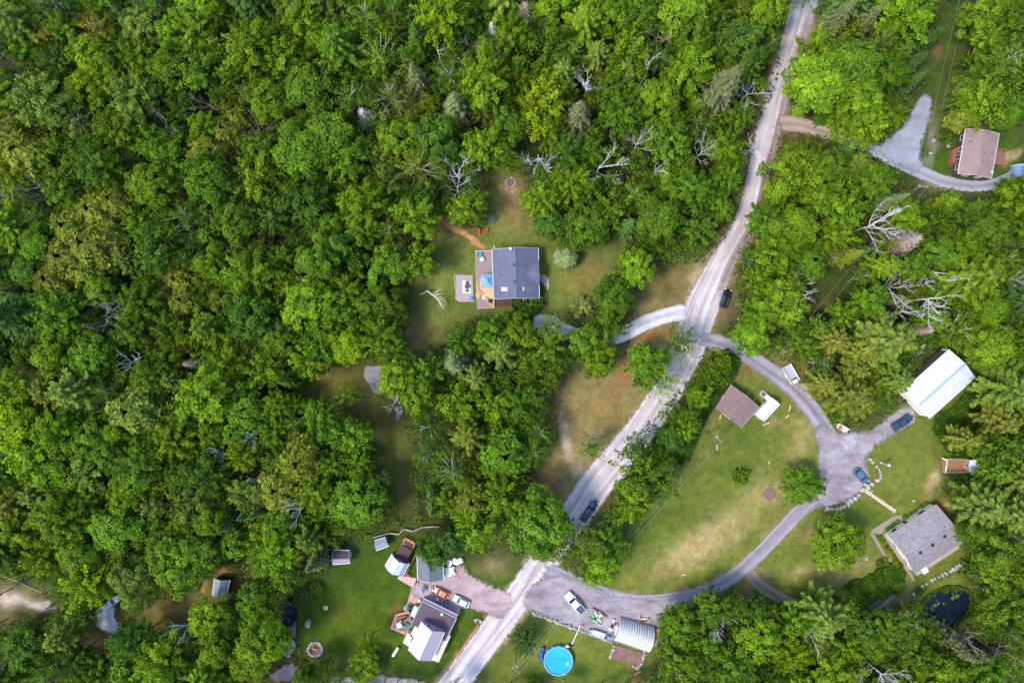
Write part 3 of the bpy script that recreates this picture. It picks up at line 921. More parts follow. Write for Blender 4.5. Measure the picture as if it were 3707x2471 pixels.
BASE_H = {'broad': 13.2, 'airy': 13.2, 'pine': 14.2, 'spruce': 14.0, 'cedar': 10.4}
AIM_Z = {'broad': 0.78, 'airy': 0.78, 'pine': 0.68, 'spruce': 0.45, 'cedar': 0.72}
NAME = {'broad': 'broadleaf_tree', 'airy': 'birch_tree', 'pine': 'pine_tree', 'spruce': 'spruce_tree', 'cedar': 'cedar_tree'}
CATS = {'broad': 'broadleaf tree', 'airy': 'birch tree', 'pine': 'pine tree', 'spruce': 'spruce tree', 'cedar': 'cedar tree'}
PAL = {'lime': (0.150, 0.252, 0.014), 'yellow': (0.165, 0.250, 0.009), 'mid': (0.106, 0.202, 0.015), 'deep': (0.074, 0.154, 0.017), 'blue': (0.070, 0.140, 0.030),
       'pale': (0.150, 0.220, 0.032), 'olive': (0.165, 0.205, 0.024), 'gold': (0.26, 0.225, 0.022), 'rust': (0.20, 0.13, 0.05), 'grey': (0.145, 0.18, 0.072)}
SAY = {'lime': 'lime green', 'yellow': 'yellow green', 'mid': 'mid green', 'deep': 'deep green', 'blue': 'bluish green', 'pale': 'pale green', 'olive': 'olive brown', 'gold': 'golden yellow', 'rust': 'rusty brown', 'grey': 'greyish green'}
TREES = []         # what gets placed: dict(px, py, r, kind, col)


SHORT = {(1210, 1470): 6.5, (1844, 1118): 6.5, (1926, 1252): 10.0, (1362, 1030): 6.5, (840, 1490): 6.0, (830, 1540): 7.0}


def plan(px, py, r, kind, col, h=None, label=None):
    TREES.append(dict(px=px, py=py, r=r, kind=kind, col=col, h=h, label=label))


# trees that can be told apart in the photograph (view units: x, y, radius)
for vx, vy, r_, k_, c_ in [
    (1072, 477, 46, 'broad', 'lime'), (1345, 515, 58, 'broad', 'mid'), (1262, 512, 42, 'broad', 'deep'), (1395, 480, 48, 'broad', 'lime'), (1250, 455, 44, 'broad', 'lime'), (1470, 605, 46, 'broad', 'lime'), (1425, 645, 34, 'broad', 'mid'),
    (1415, 690, 46, 'broad', 'mid'), (1395, 745, 46, 'broad', 'mid'), (1350, 785, 44, 'broad', 'mid'), (1375, 830, 46, 'broad', 'lime'), (1270, 745, 40, 'airy', 'pale'), (1255, 800, 44, 'broad', 'lime'), (1198, 766, 44, 'broad', 'lime'), (1125, 770, 44, 'broad', 'mid'), (1060, 785, 42, 'broad', 'mid'), (1160, 738, 30, 'broad', 'lime'),
    (1148, 805, 46, 'pine', 'pale'), (1100, 872, 40, 'pine', 'pale'), (1045, 835, 40, 'spruce', 'grey'), (1070, 1005, 50, 'pine', 'olive'), (1562, 782, 54, 'airy', 'pale'), (1492, 828, 46, 'broad', 'mid'), (1520, 876, 44, 'airy', 'lime'), (1478, 878, 30, 'airy', 'mid'), (1362, 1030, 32, 'broad', 'mid'),
    (1488, 1095, 72, 'broad', 'mid'), (1460, 1150, 44, 'broad', 'lime'), (1545, 1010, 36, 'broad', 'deep'), (1580, 985, 36, 'broad', 'lime'), (1545, 955, 30, 'broad', 'mid'), (1610, 915, 36, 'broad', 'lime'), (1640, 870, 34, 'broad', 'mid'), (1655, 835, 34, 'broad', 'yellow'), (1595, 900, 26, 'broad', 'mid'),
    (1240, 1205, 74, 'broad', 'mid'), (1398, 1252, 52, 'broad', 'mid'), (1378, 1300, 42, 'broad', 'lime'), (1260, 1265, 40, 'broad', 'lime'), (1450, 1168, 34, 'broad', 'deep'), (1095, 1215, 48, 'broad', 'lime'), (1000, 1265, 46, 'broad', 'deep'), (1040, 1240, 36, 'broad', 'blue'), (1150, 1140, 50, 'broad', 'lime'),
    (1844, 1118, 48, 'broad', 'mid'), (1926, 1252, 62, 'broad', 'lime'), (1210, 1470, 36, 'broad', 'blue'), (840, 1490, 34, 'broad', 'yellow'), (830, 1540, 40, 'broad', 'lime'), (600, 1480, 66, 'broad', 'lime'), (645, 1275, 52, 'broad', 'lime'), (810, 1150, 66, 'broad', 'mid'), (700, 1560, 36, 'broad', 'mid'), (560, 1520, 44, 'broad', 'yellow'),
    (2040, 780, 66, 'pine', 'pale'), (1962, 916, 54, 'pine', 'olive'), (2060, 870, 46, 'pine', 'pale'), (1912, 782, 42, 'pine', 'olive'), (2328, 892, 60, 'pine', 'pale'), (2304, 962, 42, 'pine', 'olive'), (2276, 1172, 60, 'pine', 'pale'), (2222, 1012, 30, 'pine', 'olive'), (1900, 1425, 58, 'pine', 'pale'), (1985, 800, 40, 'pine', 'olive'), (2330, 1180, 56, 'pine', 'pale'), (1906, 880, 32, 'pine', 'olive'),
    (2290, 1270, 62, 'broad', 'mid'), (2320, 1330, 60, 'broad', 'lime'), (2270, 1225, 42, 'broad', 'mid'), (2330, 1390, 50, 'broad', 'mid'), (2100, 1440, 50, 'airy', 'mid'), (2050, 1440, 46, 'broad', 'mid'), (1990, 1440, 36, 'broad', 'deep'), (1560, 1440, 46, 'broad', 'mid'), (1560, 1520, 56, 'broad', 'lime'), (1640, 1400, 44, 'broad', 'mid'), (1740, 1400, 36, 'broad', 'deep'),
    (2275, 230, 58, 'broad', 'lime'), (2320, 255, 40, 'broad', 'mid'), (1965, 150, 70, 'broad', 'mid'), (1880, 190, 70, 'broad', 'lime'), (1985, 230, 56, 'broad', 'lime'), (1890, 110, 56, 'broad', 'lime'), (1945, 244, 44, 'broad', 'lime'), (2128, 92, 26, 'spruce', 'blue'), (2094, 146, 24, 'spruce', 'blue'), (2096, 186, 20, 'spruce', 'blue'), (2060, 255, 44, 'broad', 'lime'), (2010, 285, 46, 'broad', 'lime'),
    (1830, 364, 42, 'broad', 'lime'), (1800, 420, 54, 'broad', 'lime'), (1870, 395, 50, 'broad', 'lime'), (1770, 500, 50, 'broad', 'mid'), (1790, 575, 56, 'broad', 'lime'), (1840, 520, 56, 'broad', 'lime'), (1752, 640, 46, 'broad', 'lime'), (1805, 690, 56, 'broad', 'lime'), (1752, 722, 46, 'broad', 'lime'), (1724, 772, 40, 'broad', 'lime'), (1905, 374, 44, 'broad', 'mid'), (1950, 585, 24, 'spruce', 'olive'), (1972, 578, 24, 'spruce', 'blue'), (2040, 560, 30, 'broad', 'yellow'),
    (1945, 345, 24, 'spruce', 'blue'), (2050, 460, 22, 'spruce', 'grey'), (60, 350, 60, 'cedar', 'olive'), (100, 85, 34, 'cedar', 'gold'), (225, 60, 44, 'airy', 'gold'), (300, 220, 60, 'broad', 'pale'), (95, 230, 66, 'broad', 'pale'), (275, 290, 56, 'broad', 'lime'), (460, 160, 70, 'broad', 'mid'), (570, 110, 58, 'broad', 'lime'), (700, 200, 58, 'broad', 'mid'), (640, 130, 56, 'broad', 'lime'), (620, 230, 60, 'broad', 'lime'),
    (170, 900, 56, 'pine', 'pale'), (110, 900, 44, 'pine', 'olive'), (640, 1120, 56, 'cedar', 'olive'), (690, 1060, 60, 'cedar', 'olive'), (1015, 30, 64, 'broad', 'yellow'), (1160, 110, 30, 'spruce', 'grey'), (900, 220, 60, 'airy', 'pale'), (960, 190, 40, 'spruce', 'grey'), (1120, 180, 62, 'broad', 'lime'), (1180, 80, 44, 'broad', 'lime'), 
    (160, 520, 56, 'cedar', 'olive'), (215, 480, 52, 'cedar', 'olive'), (205, 560, 60, 'cedar', 'olive'), (150, 590, 50, 'cedar', 'olive'), (250, 540, 44, 'cedar', 'olive'), (120, 640, 46, 'cedar', 'olive'), (190, 620, 44, 'cedar', 'olive'), (265, 460, 40, 'cedar', 'olive'), (20, 300, 50, 'cedar', 'olive'), (20, 400, 60, 'broad', 'yellow'), (520, 300, 40, 'cedar', 'olive'), (545, 270, 30, 'cedar', 'olive'), (480, 420, 60, 'broad', 'mid'), (380, 750, 50, 'broad', 'mid'), (425, 690, 44, 'cedar', 'olive'), (410, 640, 40, 'cedar', 'olive'),
    (760, 310, 66, 'broad', 'mid'), (790, 360, 60, 'broad', 'mid'), (690, 350, 66, 'broad', 'mid'), (955, 590, 46, 'broad', 'lime'), (900, 610, 60, 'broad', 'mid'), (720, 590, 60, 'broad', 'mid'), (700, 470, 60, 'broad', 'deep'), (830, 470, 56, 'broad', 'lime'), (600, 850, 50, 'broad', 'lime'), (740, 790, 46, 'broad', 'mid'), (800, 790, 44, 'broad', 'yellow'), (870, 770, 50, 'broad', 'lime'), (900, 800, 40, 'broad', 'mid'), (700, 820, 46, 'broad', 'lime'), (730, 835, 34, 'broad', 'olive'),
    (910, 870, 50, 'broad', 'lime'), (990, 850, 42, 'broad', 'mid'), (800, 905, 30, 'broad', 'lime'), (800, 1000, 50, 'broad', 'mid'), (730, 960, 50, 'broad', 'mid'), (560, 1050, 44, 'broad', 'yellow'), (130, 1200, 66, 'broad', 'lime'), (400, 1010, 50, 'broad', 'lime'), (340, 860, 46, 'broad', 'mid'), (2268, 28, 48, 'broad', 'lime'), (2330, 60, 50, 'broad', 'mid'), (2272, 150, 42, 'broad', 'mid'), (2330, 130, 50, 'airy', 'pale'),
    (20, 1170, 50, 'pine', 'olive'), (40, 1220, 50, 'broad', 'lime'), (530, 1200, 26, 'spruce', 'blue'), (760, 1170, 26, 'spruce', 'blue'), (600, 1170, 26, 'spruce', 'blue'), (90, 1290, 44, 'broad', 'yellow'), (190, 1350, 60, 'broad', 'yellow'), (390, 1290, 66, 'broad', 'mid'), (460, 1270, 40, 'broad', 'mid'), (300, 1480, 50, 'broad', 'deep'), (470, 1420, 50, 'broad', 'lime'),
]:
    plan(vx * V2S, vy * V2S, r_ * V2S, k_, c_, SHORT.get((vx, vy)))

# bare and dying trees: x, y, radius in view units, limb set, bark
DEAD = [(1350, 188, 34, 0, 0), (1480, 175, 32, 1, 0), (1720, 215, 32, 2, 0), (1238, 358, 34, 3, 0), (1376, 385, 38, 4, 0), (1465, 330, 22, 5, 0), (1325, 325, 18, 6, 0), (1612, 350, 24, 7, 0), (1738, 335, 22, 1, 0), (1510, 388, 16, 2, 0), (1050, 400, 34, 3, 0), (1050, 430, 22, 4, 0),
        (2150, 625, 40, 0, 0), (2050, 660, 26, 1, 0), (2135, 685, 40, 5, 0), (2080, 715, 26, 6, 0), (2010, 515, 40, 3, 0), (1835, 660, 28, 4, 0), (1662, 1440, 30, 7, 0), (1860, 1452, 26, 2, 0), (2025, 1550, 34, 5, 0), (2340, 640, 18, 6, 0), (265, 690, 24, 5, 0), (240, 725, 22, 1, 0), (710, 632, 18, 4, 0), (300, 830, 26, 2, 0),
        (1510, 85, 34, 6, 1), (520, 375, 34, 7, 1), (600, 1100, 24, 6, 0), (500, 1040, 18, 0, 0), (20, 460, 30, 3, 0), (85, 430, 24, 1, 0), (735, 180, 22, 2, 1), (600, 290, 30, 4, 1), (380, 290, 24, 0, 1), (580, 1000, 20, 2, 0), (1368, 1020, 26, 3, 1), (905, 925, 22, 6, 0), (690, 1170, 24, 5, 0), (1005, 115, 30, 7, 0), (2300, 1500, 40, 2, 1), (2230, 1475, 36, 6, 1), (50, 180, 24, 4, 1), (430, 1440, 20, 1, 0), (480, 240, 22, 5, 1), (1090, 100, 20, 3, 1)]
DEADCON = [(838, 268, 26, 0), (2078, 552, 40, 1), (2115, 758, 24, 1), (1420, 470, 16, 1), (440, 835, 18, 1), (1205, 35, 34, 1), (1130, 72, 20, 0), (690, 640, 10, 0)]

# fill the woods around them
mrng = random.Random(5)
S_ = 6.0                                   # photograph pixels per cell
cxs, cys = np.meshgrid(np.arange(-260, 3970, S_), np.arange(-260, 2735, S_))
open_m = np.zeros(cxs.shape, bool)
for p in CLEAR.values():
    open_m |= inside(p, cxs, cys)


def dist_to(mask, maxd=30):
    """chessboard-ish distance, in cells"""
    d = np.full(mask.shape, maxd, float)
    cur = mask.copy(); d[cur] = 0
    for i in range(1, maxd):
        nx = cur.copy()
        nx[1:] |= cur[:-1]; nx[:-1] |= cur[1:]; nx[:, 1:] |= cur[:, :-1]; nx[:, :-1] |= cur[:, 1:]
        if i % 2:
            nx[1:, 1:] |= cur[:-1, :-1]; nx[:-1, :-1] |= cur[1:, 1:]; nx[1:, :-1] |= cur[:-1, 1:]; nx[:-1, 1:] |= cur[1:, :-1]
        d[nx & ~cur] = i
        cur = nx
    return d


OD = dist_to(open_m) * S_
disc = [(t['px'], t['py'], t['r']) for t in TREES] + [(x * V2S, y * V2S, r * V2S * 0.8) for x, y, r, *_ in DEAD + DEADCON]
WILD = ('lime', 'mid', 'pale', 'olive', 'deep', 'yellow', 'blue', 'grey')


def wood_colour(px, py):
    vx, vy = px / V2S, py / V2S
    if vx > 1100 and vy < 640 or vx > 1600:
        w = (46, 40, 2, 1, 4, 6, 0, 1)
    elif vy < 420 and vx < 1000:
        w = (36, 38, 9, 3, 8, 4, 1, 1)
    elif vx < 450:
        w = (26, 52, 3, 2, 13, 3, 1, 0)
    else:
        w = (24, 52, 1, 1, 18, 3, 1, 0)
    return mrng.choices(WILD, w)[0]


for r_, tries, gap in ((92, 700, .74), (78, 1800, .7), (64, 3500, .68), (52, 6000, .64), (42, 7000, .62), (34, 6000, .6)):
    r_ *= 1.0
    for _ in range(tries):
        x, y = mrng.uniform(-60, 3767), mrng.uniform(-60, 2531)
        rr = r_ * mrng.uniform(0.88, 1.15)
        d = OD[int((y + 260) / S_), int((x + 260) / S_)]
        if d < rr * 0.95:
            continue
        if any((x - a) ** 2 + (y - b) ** 2 < (gap * (rr + c)) ** 2 for a, b, c in disc):
            continue
        disc.append((x, y, rr))
        c = wood_colour(x, y)
        k = mrng.choices(('broad', 'airy', 'pine', 'spruce', 'cedar'), (74, 11, 5, 4, 6) if r_ > 40 else (70, 6, 2, 10, 12))[0]
        if c in ('grey', 'blue') and k == 'broad' and mrng.random() < .4:
            k = 'spruce'
        if k == 'cedar':
            c = mrng.choice(('olive', 'mid', 'mid', 'lime', 'pale'))
        if k == 'pine':
            c = mrng.choice(('pale', 'pale', 'mid', 'lime'))
        if k == 'spruce':
            c = mrng.choice(('blue', 'deep', 'grey'))
        plan(x, y, rr, k, c)


def tint(c, r):
    k = r.uniform(0.82, 1.2)
    return tuple(x * k * r.uniform(0.94, 1.06) for x in c) + (1.0,)


def place(t):
    kind = t['kind']
    rm = t['r'] / PPM
    h = t['h'] or {'broad': 6.2 + 1.5 * rm, 'airy': 7.5 + 1.4 * rm, 'pine': 8.5 + 1.5 * rm, 'spruce': 6.0 + 2.6 * rm, 'cedar': 5.0 + 1.4 * rm}[kind] * mrng.uniform(0.9, 1.12)
    loc = P(t['px'], t['py'], h * AIM_Z[kind]); loc.z = -0.05
    sxy = rm * 1.02 * (1 - h * 0.7 / H) 
    if kind == 'spruce':
        sxy *= 0.85
    crown, trunk = mrng.choice(PROTO[kind])
    sxy /= reach(crown)
    o = thing(NAME[kind], "", CATS[kind], loc, mrng.uniform(0, 6.28), group={'broad': 'broadleaf trees of the woods and yards', 'airy': 'birches of the woods', 'pine': 'pines of the woods', 'spruce': 'spruces of the woods', 'cedar': 'cedars of the woods'}[kind])
    o.scale = (sxy * mrng.uniform(0.92, 1.08), sxy * mrng.uniform(0.92, 1.08), h / BASE_H[kind])
    if kind in ('broad', 'airy', 'pine'):
        o.rotation_euler = (mrng.uniform(-.06, .06), mrng.uniform(-.06, .06), o.rotation_euler[2])
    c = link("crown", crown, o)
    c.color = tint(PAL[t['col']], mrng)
    link("trunk", trunk, o)
    t['o'] = o
    return o


broads = sorted([t for t in TREES if t['kind'] == 'broad'], key=lambda t: -t['r'])
MASS = broads[300:]                        # the smallest crowns of the woods, too many to tell apart
small = {id(t) for t in MASS}
for t in TREES:
    if id(t) not in small:
        place(t)
LITE = []
for i in range(4):
    me = crown_broad(600 + i, 'spray' if i % 2 else 'round', 0.3, ncl=42)[0]
    v = np.empty(len(me.vertices) * 3, np.float32); me.vertices.foreach_get("co", v)
    a = np.empty(len(me.polygons), np.float32); me.attributes["var"].data.foreach_get("value", a)
    LITE.append((v.reshape(-1, 3), a, reach(me)))
mv, ma, mt = [], [], []
for t in MASS:
    v, a, rch = mrng.choice(LITE)
    rm = t['r'] / PPM
    h = (6.2 + 1.5 * rm) * mrng.uniform(.85, 1.1)
    loc = P(t['px'], t['py'], h * .78)
    s = rm * 1.04 * (1 - h * .7 / H) / rch
    th = mrng.uniform(0, 6.28); c_, s_n = math.cos(th), math.sin(th)
    w = np.stack([(v[:, 0] * c_ - v[:, 1] * s_n) * s + loc.x, (v[:, 0] * s_n + v[:, 1] * c_) * s + loc.y, v[:, 2] * h / 13.2], -1)
    mv.append(w); ma.append(a); mt.append(np.tile(np.array(tint(PAL[t['col']], mrng)), (len(a), 1)))
    for k in range(4):                     # its stem
        x0, y0, x1, y1 = [(1, 1, -1, 1), (-1, 1, -1, -1), (-1, -1, 1, -1), (1, -1, 1, 1)][k]
        r0 = .1
        mv.append(np.array([(loc.x + x0 * r0, loc.y + y0 * r0, -.2), (loc.x + x1 * r0, loc.y + y1 * r0, -.2), (loc.x + x1 * r0 * .5, loc.y + y1 * r0 * .5, h * .7), (loc.x + x0 * r0 * .5, loc.y + y0 * r0 * .5, h * .7)]))
        ma.append(np.array([.3])); mt.append(np.array([(.08, .06, .045, 1.0)]))
if mv:
    mv = np.concatenate(mv); ma = np.concatenate(ma); mt = np.concatenate(mt)
    me = quads_mesh(bpy.data.meshes.new("small_trees"), mv, np.arange(len(mv)).reshape(-1, 4))
    me.attributes.new("var", 'FLOAT', 'FACE').data.foreach_set("value", ma.astype(np.float32))
    me.attributes.new("tint", 'FLOAT_COLOR', 'FACE').data.foreach_set("color", mt.astype(np.float32).ravel())
    me.materials.append(LEAF_MASS)
    tag(link("small_trees", me), "smaller leafy trees crowded between the big crowns of the woods", kind="stuff")

LIMB = [dead_meshes(40 + i, *[(1.0, .5), (1.2, .3), (.9, .7), (1.1, .4)][i % 4]) for i in range(8)]
for t in LIMB:
    for i, mb in enumerate(t[1]):
        t[1][i] = mb.mesh("limb", BARK_DEAD)
LIMB_P = []
for tm, ls in LIMB:
    tm2 = tm.copy(); tm2.materials[0] = BARK_PINK
    l2 = []
    for l in ls:
        q = l.copy(); q.materials[0] = BARK_PINK; l2.append(q)
    LIMB_P.append((tm2, l2))
DEADS = []
for vx, vy, r_, k, brk in DEAD:
    rm = r_ * V2S / PPM
    h = mrng.uniform(9.5, 12.5)
    loc = P(vx * V2S, vy * V2S, h * 0.82); loc.z = -0.05
    o = thing("dead_tree", "", "dead tree", loc, mrng.uniform(0, 6.28), group="bare dead trees")
    s = rm / 3.6
    o.scale = (s, s, h / 10.5)
    tm, ls = (LIMB_P if brk else LIMB)[k]
    link("trunk", tm, o)
    for l in ls:
        link("limb", l, o)
    DEADS.append((o, vx, vy, 'brownish' if brk else 'white', 'tree'))
DC = [dead_conifer(60 + i) for i in range(2)]
DCM = [[d.mesh("twigs", BARK_DEAD) for d in DC], [d.mesh("twigs", BARK_PINK) for d in DC]]
DCT = [MB().tube([(0, 0, -.3), (0, 0, 13)], [.16, .03], 6).mesh("trunk", b_) for b_ in (BARK_DEAD, BARK_PINK)]
for i, (vx, vy, r_, brk) in enumerate(DEADCON):
    rm = r_ * V2S / PPM
    h = 6.0 + 1.9 * rm
    loc = P(vx * V2S, vy * V2S, h * 0.55); loc.z = -0.05
    o = thing("dead_spruce", "", "dead spruce", loc, mrng.uniform(0, 6.28), group="dead conifers")
    o.scale = (rm / 2.6, rm / 2.6, h / 13)
    link("trunk", DCT[brk], o)
    link("twigs", DCM[brk][i % 2], o)
    DEADS.append((o, vx, vy, 'pinkish brown' if brk else 'grey', 'spruce'))


# low growth under the trees and along the edges, uncountable
def scatter(name, n, mask_fn, zlo, zhi, size, cols, label, seed, lump=0.8, box=None):
    r = np.random.default_rng(seed)
    x0, x1, y0, y1 = box or (-128, 128, -87, 87)
    x = r.uniform(x0, x1, n * 3); y = r.uniform(y0, y1, n * 3)
    ok = mask_fn(x * PPM + CX, -y * PPM + CY)
    lm = fract_noise(x, y, seed, 0.9)
    ok &= r.uniform(0, 1, len(x)) < (0.55 + 0.45 * np.clip(lm, -1, 1)) * lump + (1 - lump)
    x, y, lm = x[ok][:n], y[ok][:n], lm[ok][:n]
    k = len(x)
    hz = zlo + (zhi - zlo) * r.uniform(0, 1, k) * np.clip(0.55 + 0.45 * lm, 0.15, 1)
    c = np.stack([x, y, hz], -1)
    me = leaf_mesh(name, c, unit(np.array((0, 0, 1.0)) + r.normal(size=(k, 3)) * 0.55), r.uniform(0.6, 1.3, k) * size, 0.6, np.clip(0.45 + 0.25 * lm + 0.2 * r.normal(size=k), 0, 1), LEAF)
    o = link(name, me)
    o.color = (*cols, 1)
    return tag(o, label, kind="stuff")


def bounds(*polys):
    q = [P(*p) for poly in polys for p in poly]
    return min(p.x for p in q), max(p.x for p in q), min(p.y for p in q), max(p.y for p in q)


def forest(px, py):
    ok = np.ones(px.shape, bool)
    for p in CLEAR.values():
        ok &= ~inside(p, px, py)
    return ok


scatter("undergrowth", 90000, forest, 0.0, 2.4, 0.36, (0.080, 0.150, 0.013), "dark leafy undergrowth on the forest floor", 70, 0.6)
BRUSH = vs((2245, 865), (2330, 930), (2345, 1070), (2255, 1050), (2185, 1052), (2140, 985), (2150, 950), (2180, 940))
scatter("brush", 16000, lambda x, y: inside(BRUSH, x, y), 0.0, 1.3, 0.28, (0.062, 0.125, 0.012), "bright green weedy brush beside the white garage", 71, 0.5, bounds(BRUSH))
HEDGE = vs((1935, 1340), (1990, 1320), (2050, 1290), (2075, 1310), (2070, 1350), (2020, 1375), (1980, 1390), (1945, 1375))
scatter("low_thicket", 12000, lambda x, y: inside(HEDGE, x + 16 * fract_noise(x, y, 91, .07), y + 16 * fract_noise(x, y, 92, .07)), 0.0, 1.9, 0.28, (0.062, 0.135, 0.012), "dark green low thicket along the curving track", 72, 0.8, bounds(HEDGE))
VERGE = [vs((1570, 1020), (1660, 850), (1700, 830), (1690, 860), (1650, 910), (1610, 990), (1580, 1060)), vs((1600, 880), (1640, 810), (1670, 800), (1700, 825), (1640, 900), (1560, 1000), (1530, 1000)), vs((1430, 1200), (1440, 1150), (1500, 1060), (1560, 990), (1600, 960), (1570, 1060), (1480, 1170))]
scatter("verge_brush", 26000, lambda x, y: inside(VERGE[0], x, y) | inside(VERGE[1], x, y) | inside(VERGE[2], x, y), 0.0, 1.8, 0.3, (0.05, 0.11, 0.014), "green brush along the right verge of the gravel road", 73, 0.4, bounds(*VERGE))

_pp = PONDS['pond']
_out = [(3432 + (x - 3432) * 1.2, 2205 + (y - 2205) * 1.25) for x, y in _pp]
_in = [(3432 + (x - 3432) * 1.03, 2205 + (y - 2205) * 1.03) for x, y in _pp]
scatter("pond_reeds", 5200, lambda x, y: inside(_out, x, y) & ~inside(_in, x + 10 * fract_noise(x, y, 95, .08), y + 10 * fract_noise(x, y, 96, .08)), -.2, .7, .22, (0.075, 0.135, 0.012), "grassy reeds fringing the dark pond", 74, 0.6, bounds(_out))
# ------------------------------------------------------------------ buildings
def shingle(name, c, stain=None, row=0.0):
    m = mat(name, c, 0.22, 1.6, 0.9, bump=0.5, spec=0.15, c2=stain, amount=0.9, big=.16)
    return m


WHITE = mat("white_paint", (0.64, 0.64, 0.63), 0.06, 2.0, 0.5)
CREAM = mat("cream_siding", (0.68, 0.63, 0.54), 0.1, 1.5, 0.7)
TRIM = mat("white_trim", (0.6, 0.6, 0.6), 0.05, 3, 0.5)
GLASS = mat("window_glass", (0.03, 0.04, 0.05), 0.2, 1.0, 0.06, spec=0.6)
CONC = mat("concrete", A(168, 158, 150), 0.16, 1.5, 0.9)
DARKWOOD = mat("dark_brown_boards", (0.05, 0.038, 0.032), 0.3, 2.5, 0.8)
TANWOOD = mat("fresh_tan_boards", A(214, 178, 132), 0.14, 2.0, 0.75, stretch=(1, 7, 1))
GREYWOOD = mat("weathered_boards", A(170, 156, 142), 0.2, 3, 0.85)
MAUVEDECK = mat("mauve_grey_deck_boards", A(158, 136, 136), 0.14, 2.0, 0.85, stretch=(7, 1, 1))
ORANGEWOOD = mat("orange_stained_boards", A(200, 122, 78), 0.16, 2.5, 0.7)
REDWOOD = mat("red_stained_boards", A(150, 72, 62), 0.2, 2.5, 0.75)
BLACK = mat("black_plastic", (0.012, 0.012, 0.014), 0.3, 4, 0.5)
GREYMETAL = mat("galvanised_metal", (0.42, 0.43, 0.45), 0.12, 3, 0.4, 0.6)
BLUEROOF = shingle("blue_grey_shingles", A(112, 114, 137), A(96, 99, 121))
BROWNROOF = shingle("pinkish_brown_shingles", A(160, 140, 136), A(142, 121, 117))
GREYROOF = shingle("stained_grey_shingles", A(168, 164, 170), A(116, 104, 104))
MAUVEROOF = shingle("dark_mauve_membrane", A(108, 94, 103), A(94, 80, 90))
SAGEROOF = shingle("sage_grey_shingles", A(122, 122, 130), A(104, 108, 114))
RUSTROOF = shingle("dull_brown_shingles", A(152, 128, 126), A(118, 96, 96))
CREAMROOF = mat("cream_metal_roof", (0.47, 0.42, 0.37), 0.06, 1.0, 0.5, big=.12, stretch=(0.4, 6, 1))
WHITEROOF = mat("white_metal_roof", (0.52, 0.545, 0.58), 0.05, 1.0, 0.4, big=.06)
PALEROOF = mat("pale_blue_metal_roof", (0.48, 0.53, 0.62), 0.08, 1.5, 0.45, big=.14)


def mix(a, b, t):
    return a + (b - a) * t


def wall_between(o, a, b, z0, z1, m, peak=None, name="wall"):
    """upright wall 0.18 thick; peak: list of (t, z) between the ends for a gable"""
    d = Vector((b.x - a.x, b.y - a.y, 0)).normalized()
    n = Vector((-d.y, d.x, 0)) * 0.09
    prof = [(0, z1)] + (peak or []) + [(1, z1)]
    pts = [mix(a, b, t) for t, _ in prof]
    ring = [Vector((a.x, a.y, z0))] + [Vector((p.x, p.y, z)) for p, (_, z) in zip(pts, prof)] + [Vector((b.x, b.y, z0))]
    k = len(ring)
    v_ = [p + n for p in ring] + [p - n for p in ring]
    f = [tuple(range(k)), tuple(range(2 * k - 1, k - 1, -1))] + [(i, k + i, k + (i + 1) % k, (i + 1) % k) for i in range(k)]
    return MB().add(v_, f).build(name, m, o)


def window(o, a, b, t, z, w=1.2, h=1.1, name="window", pane=None, frame=None, mid=None):
    """framed opening on the wall line a-b; outside is away from mid"""
    d = Vector((b.x - a.x, b.y - a.y, 0)).normalized()
    n = Vector((-d.y, d.x, 0))
    p = mix(a, b, t)
    if mid is not None and (Vector((p.x, p.y, 0)) - Vector((mid.x, mid.y, 0))).dot(n) < 0:
        n = -n
    ang = math.atan2(d.y, d.x)
    q = Vector((p.x, p.y, 0)) + n * 0.11
    fb = MB()
    for s in (-1, 1):
        c = q + d * s * (w / 2)
        fb.box(c.x, c.y, z, 0.09, 0.1, h + 0.09, ang)
        fb.box(q.x, q.y, z + s * h / 2, w - 0.09, 0.1, 0.09, ang)
    f = fb.build(name, frame or TRIM, o)
    g = q - n * 0.015
    MB().box(g.x, g.y, z, w - 0.09, 0.03, h - 0.09, ang).build("pane" if name == "window" else "panel", pane or GLASS, f)
    return f


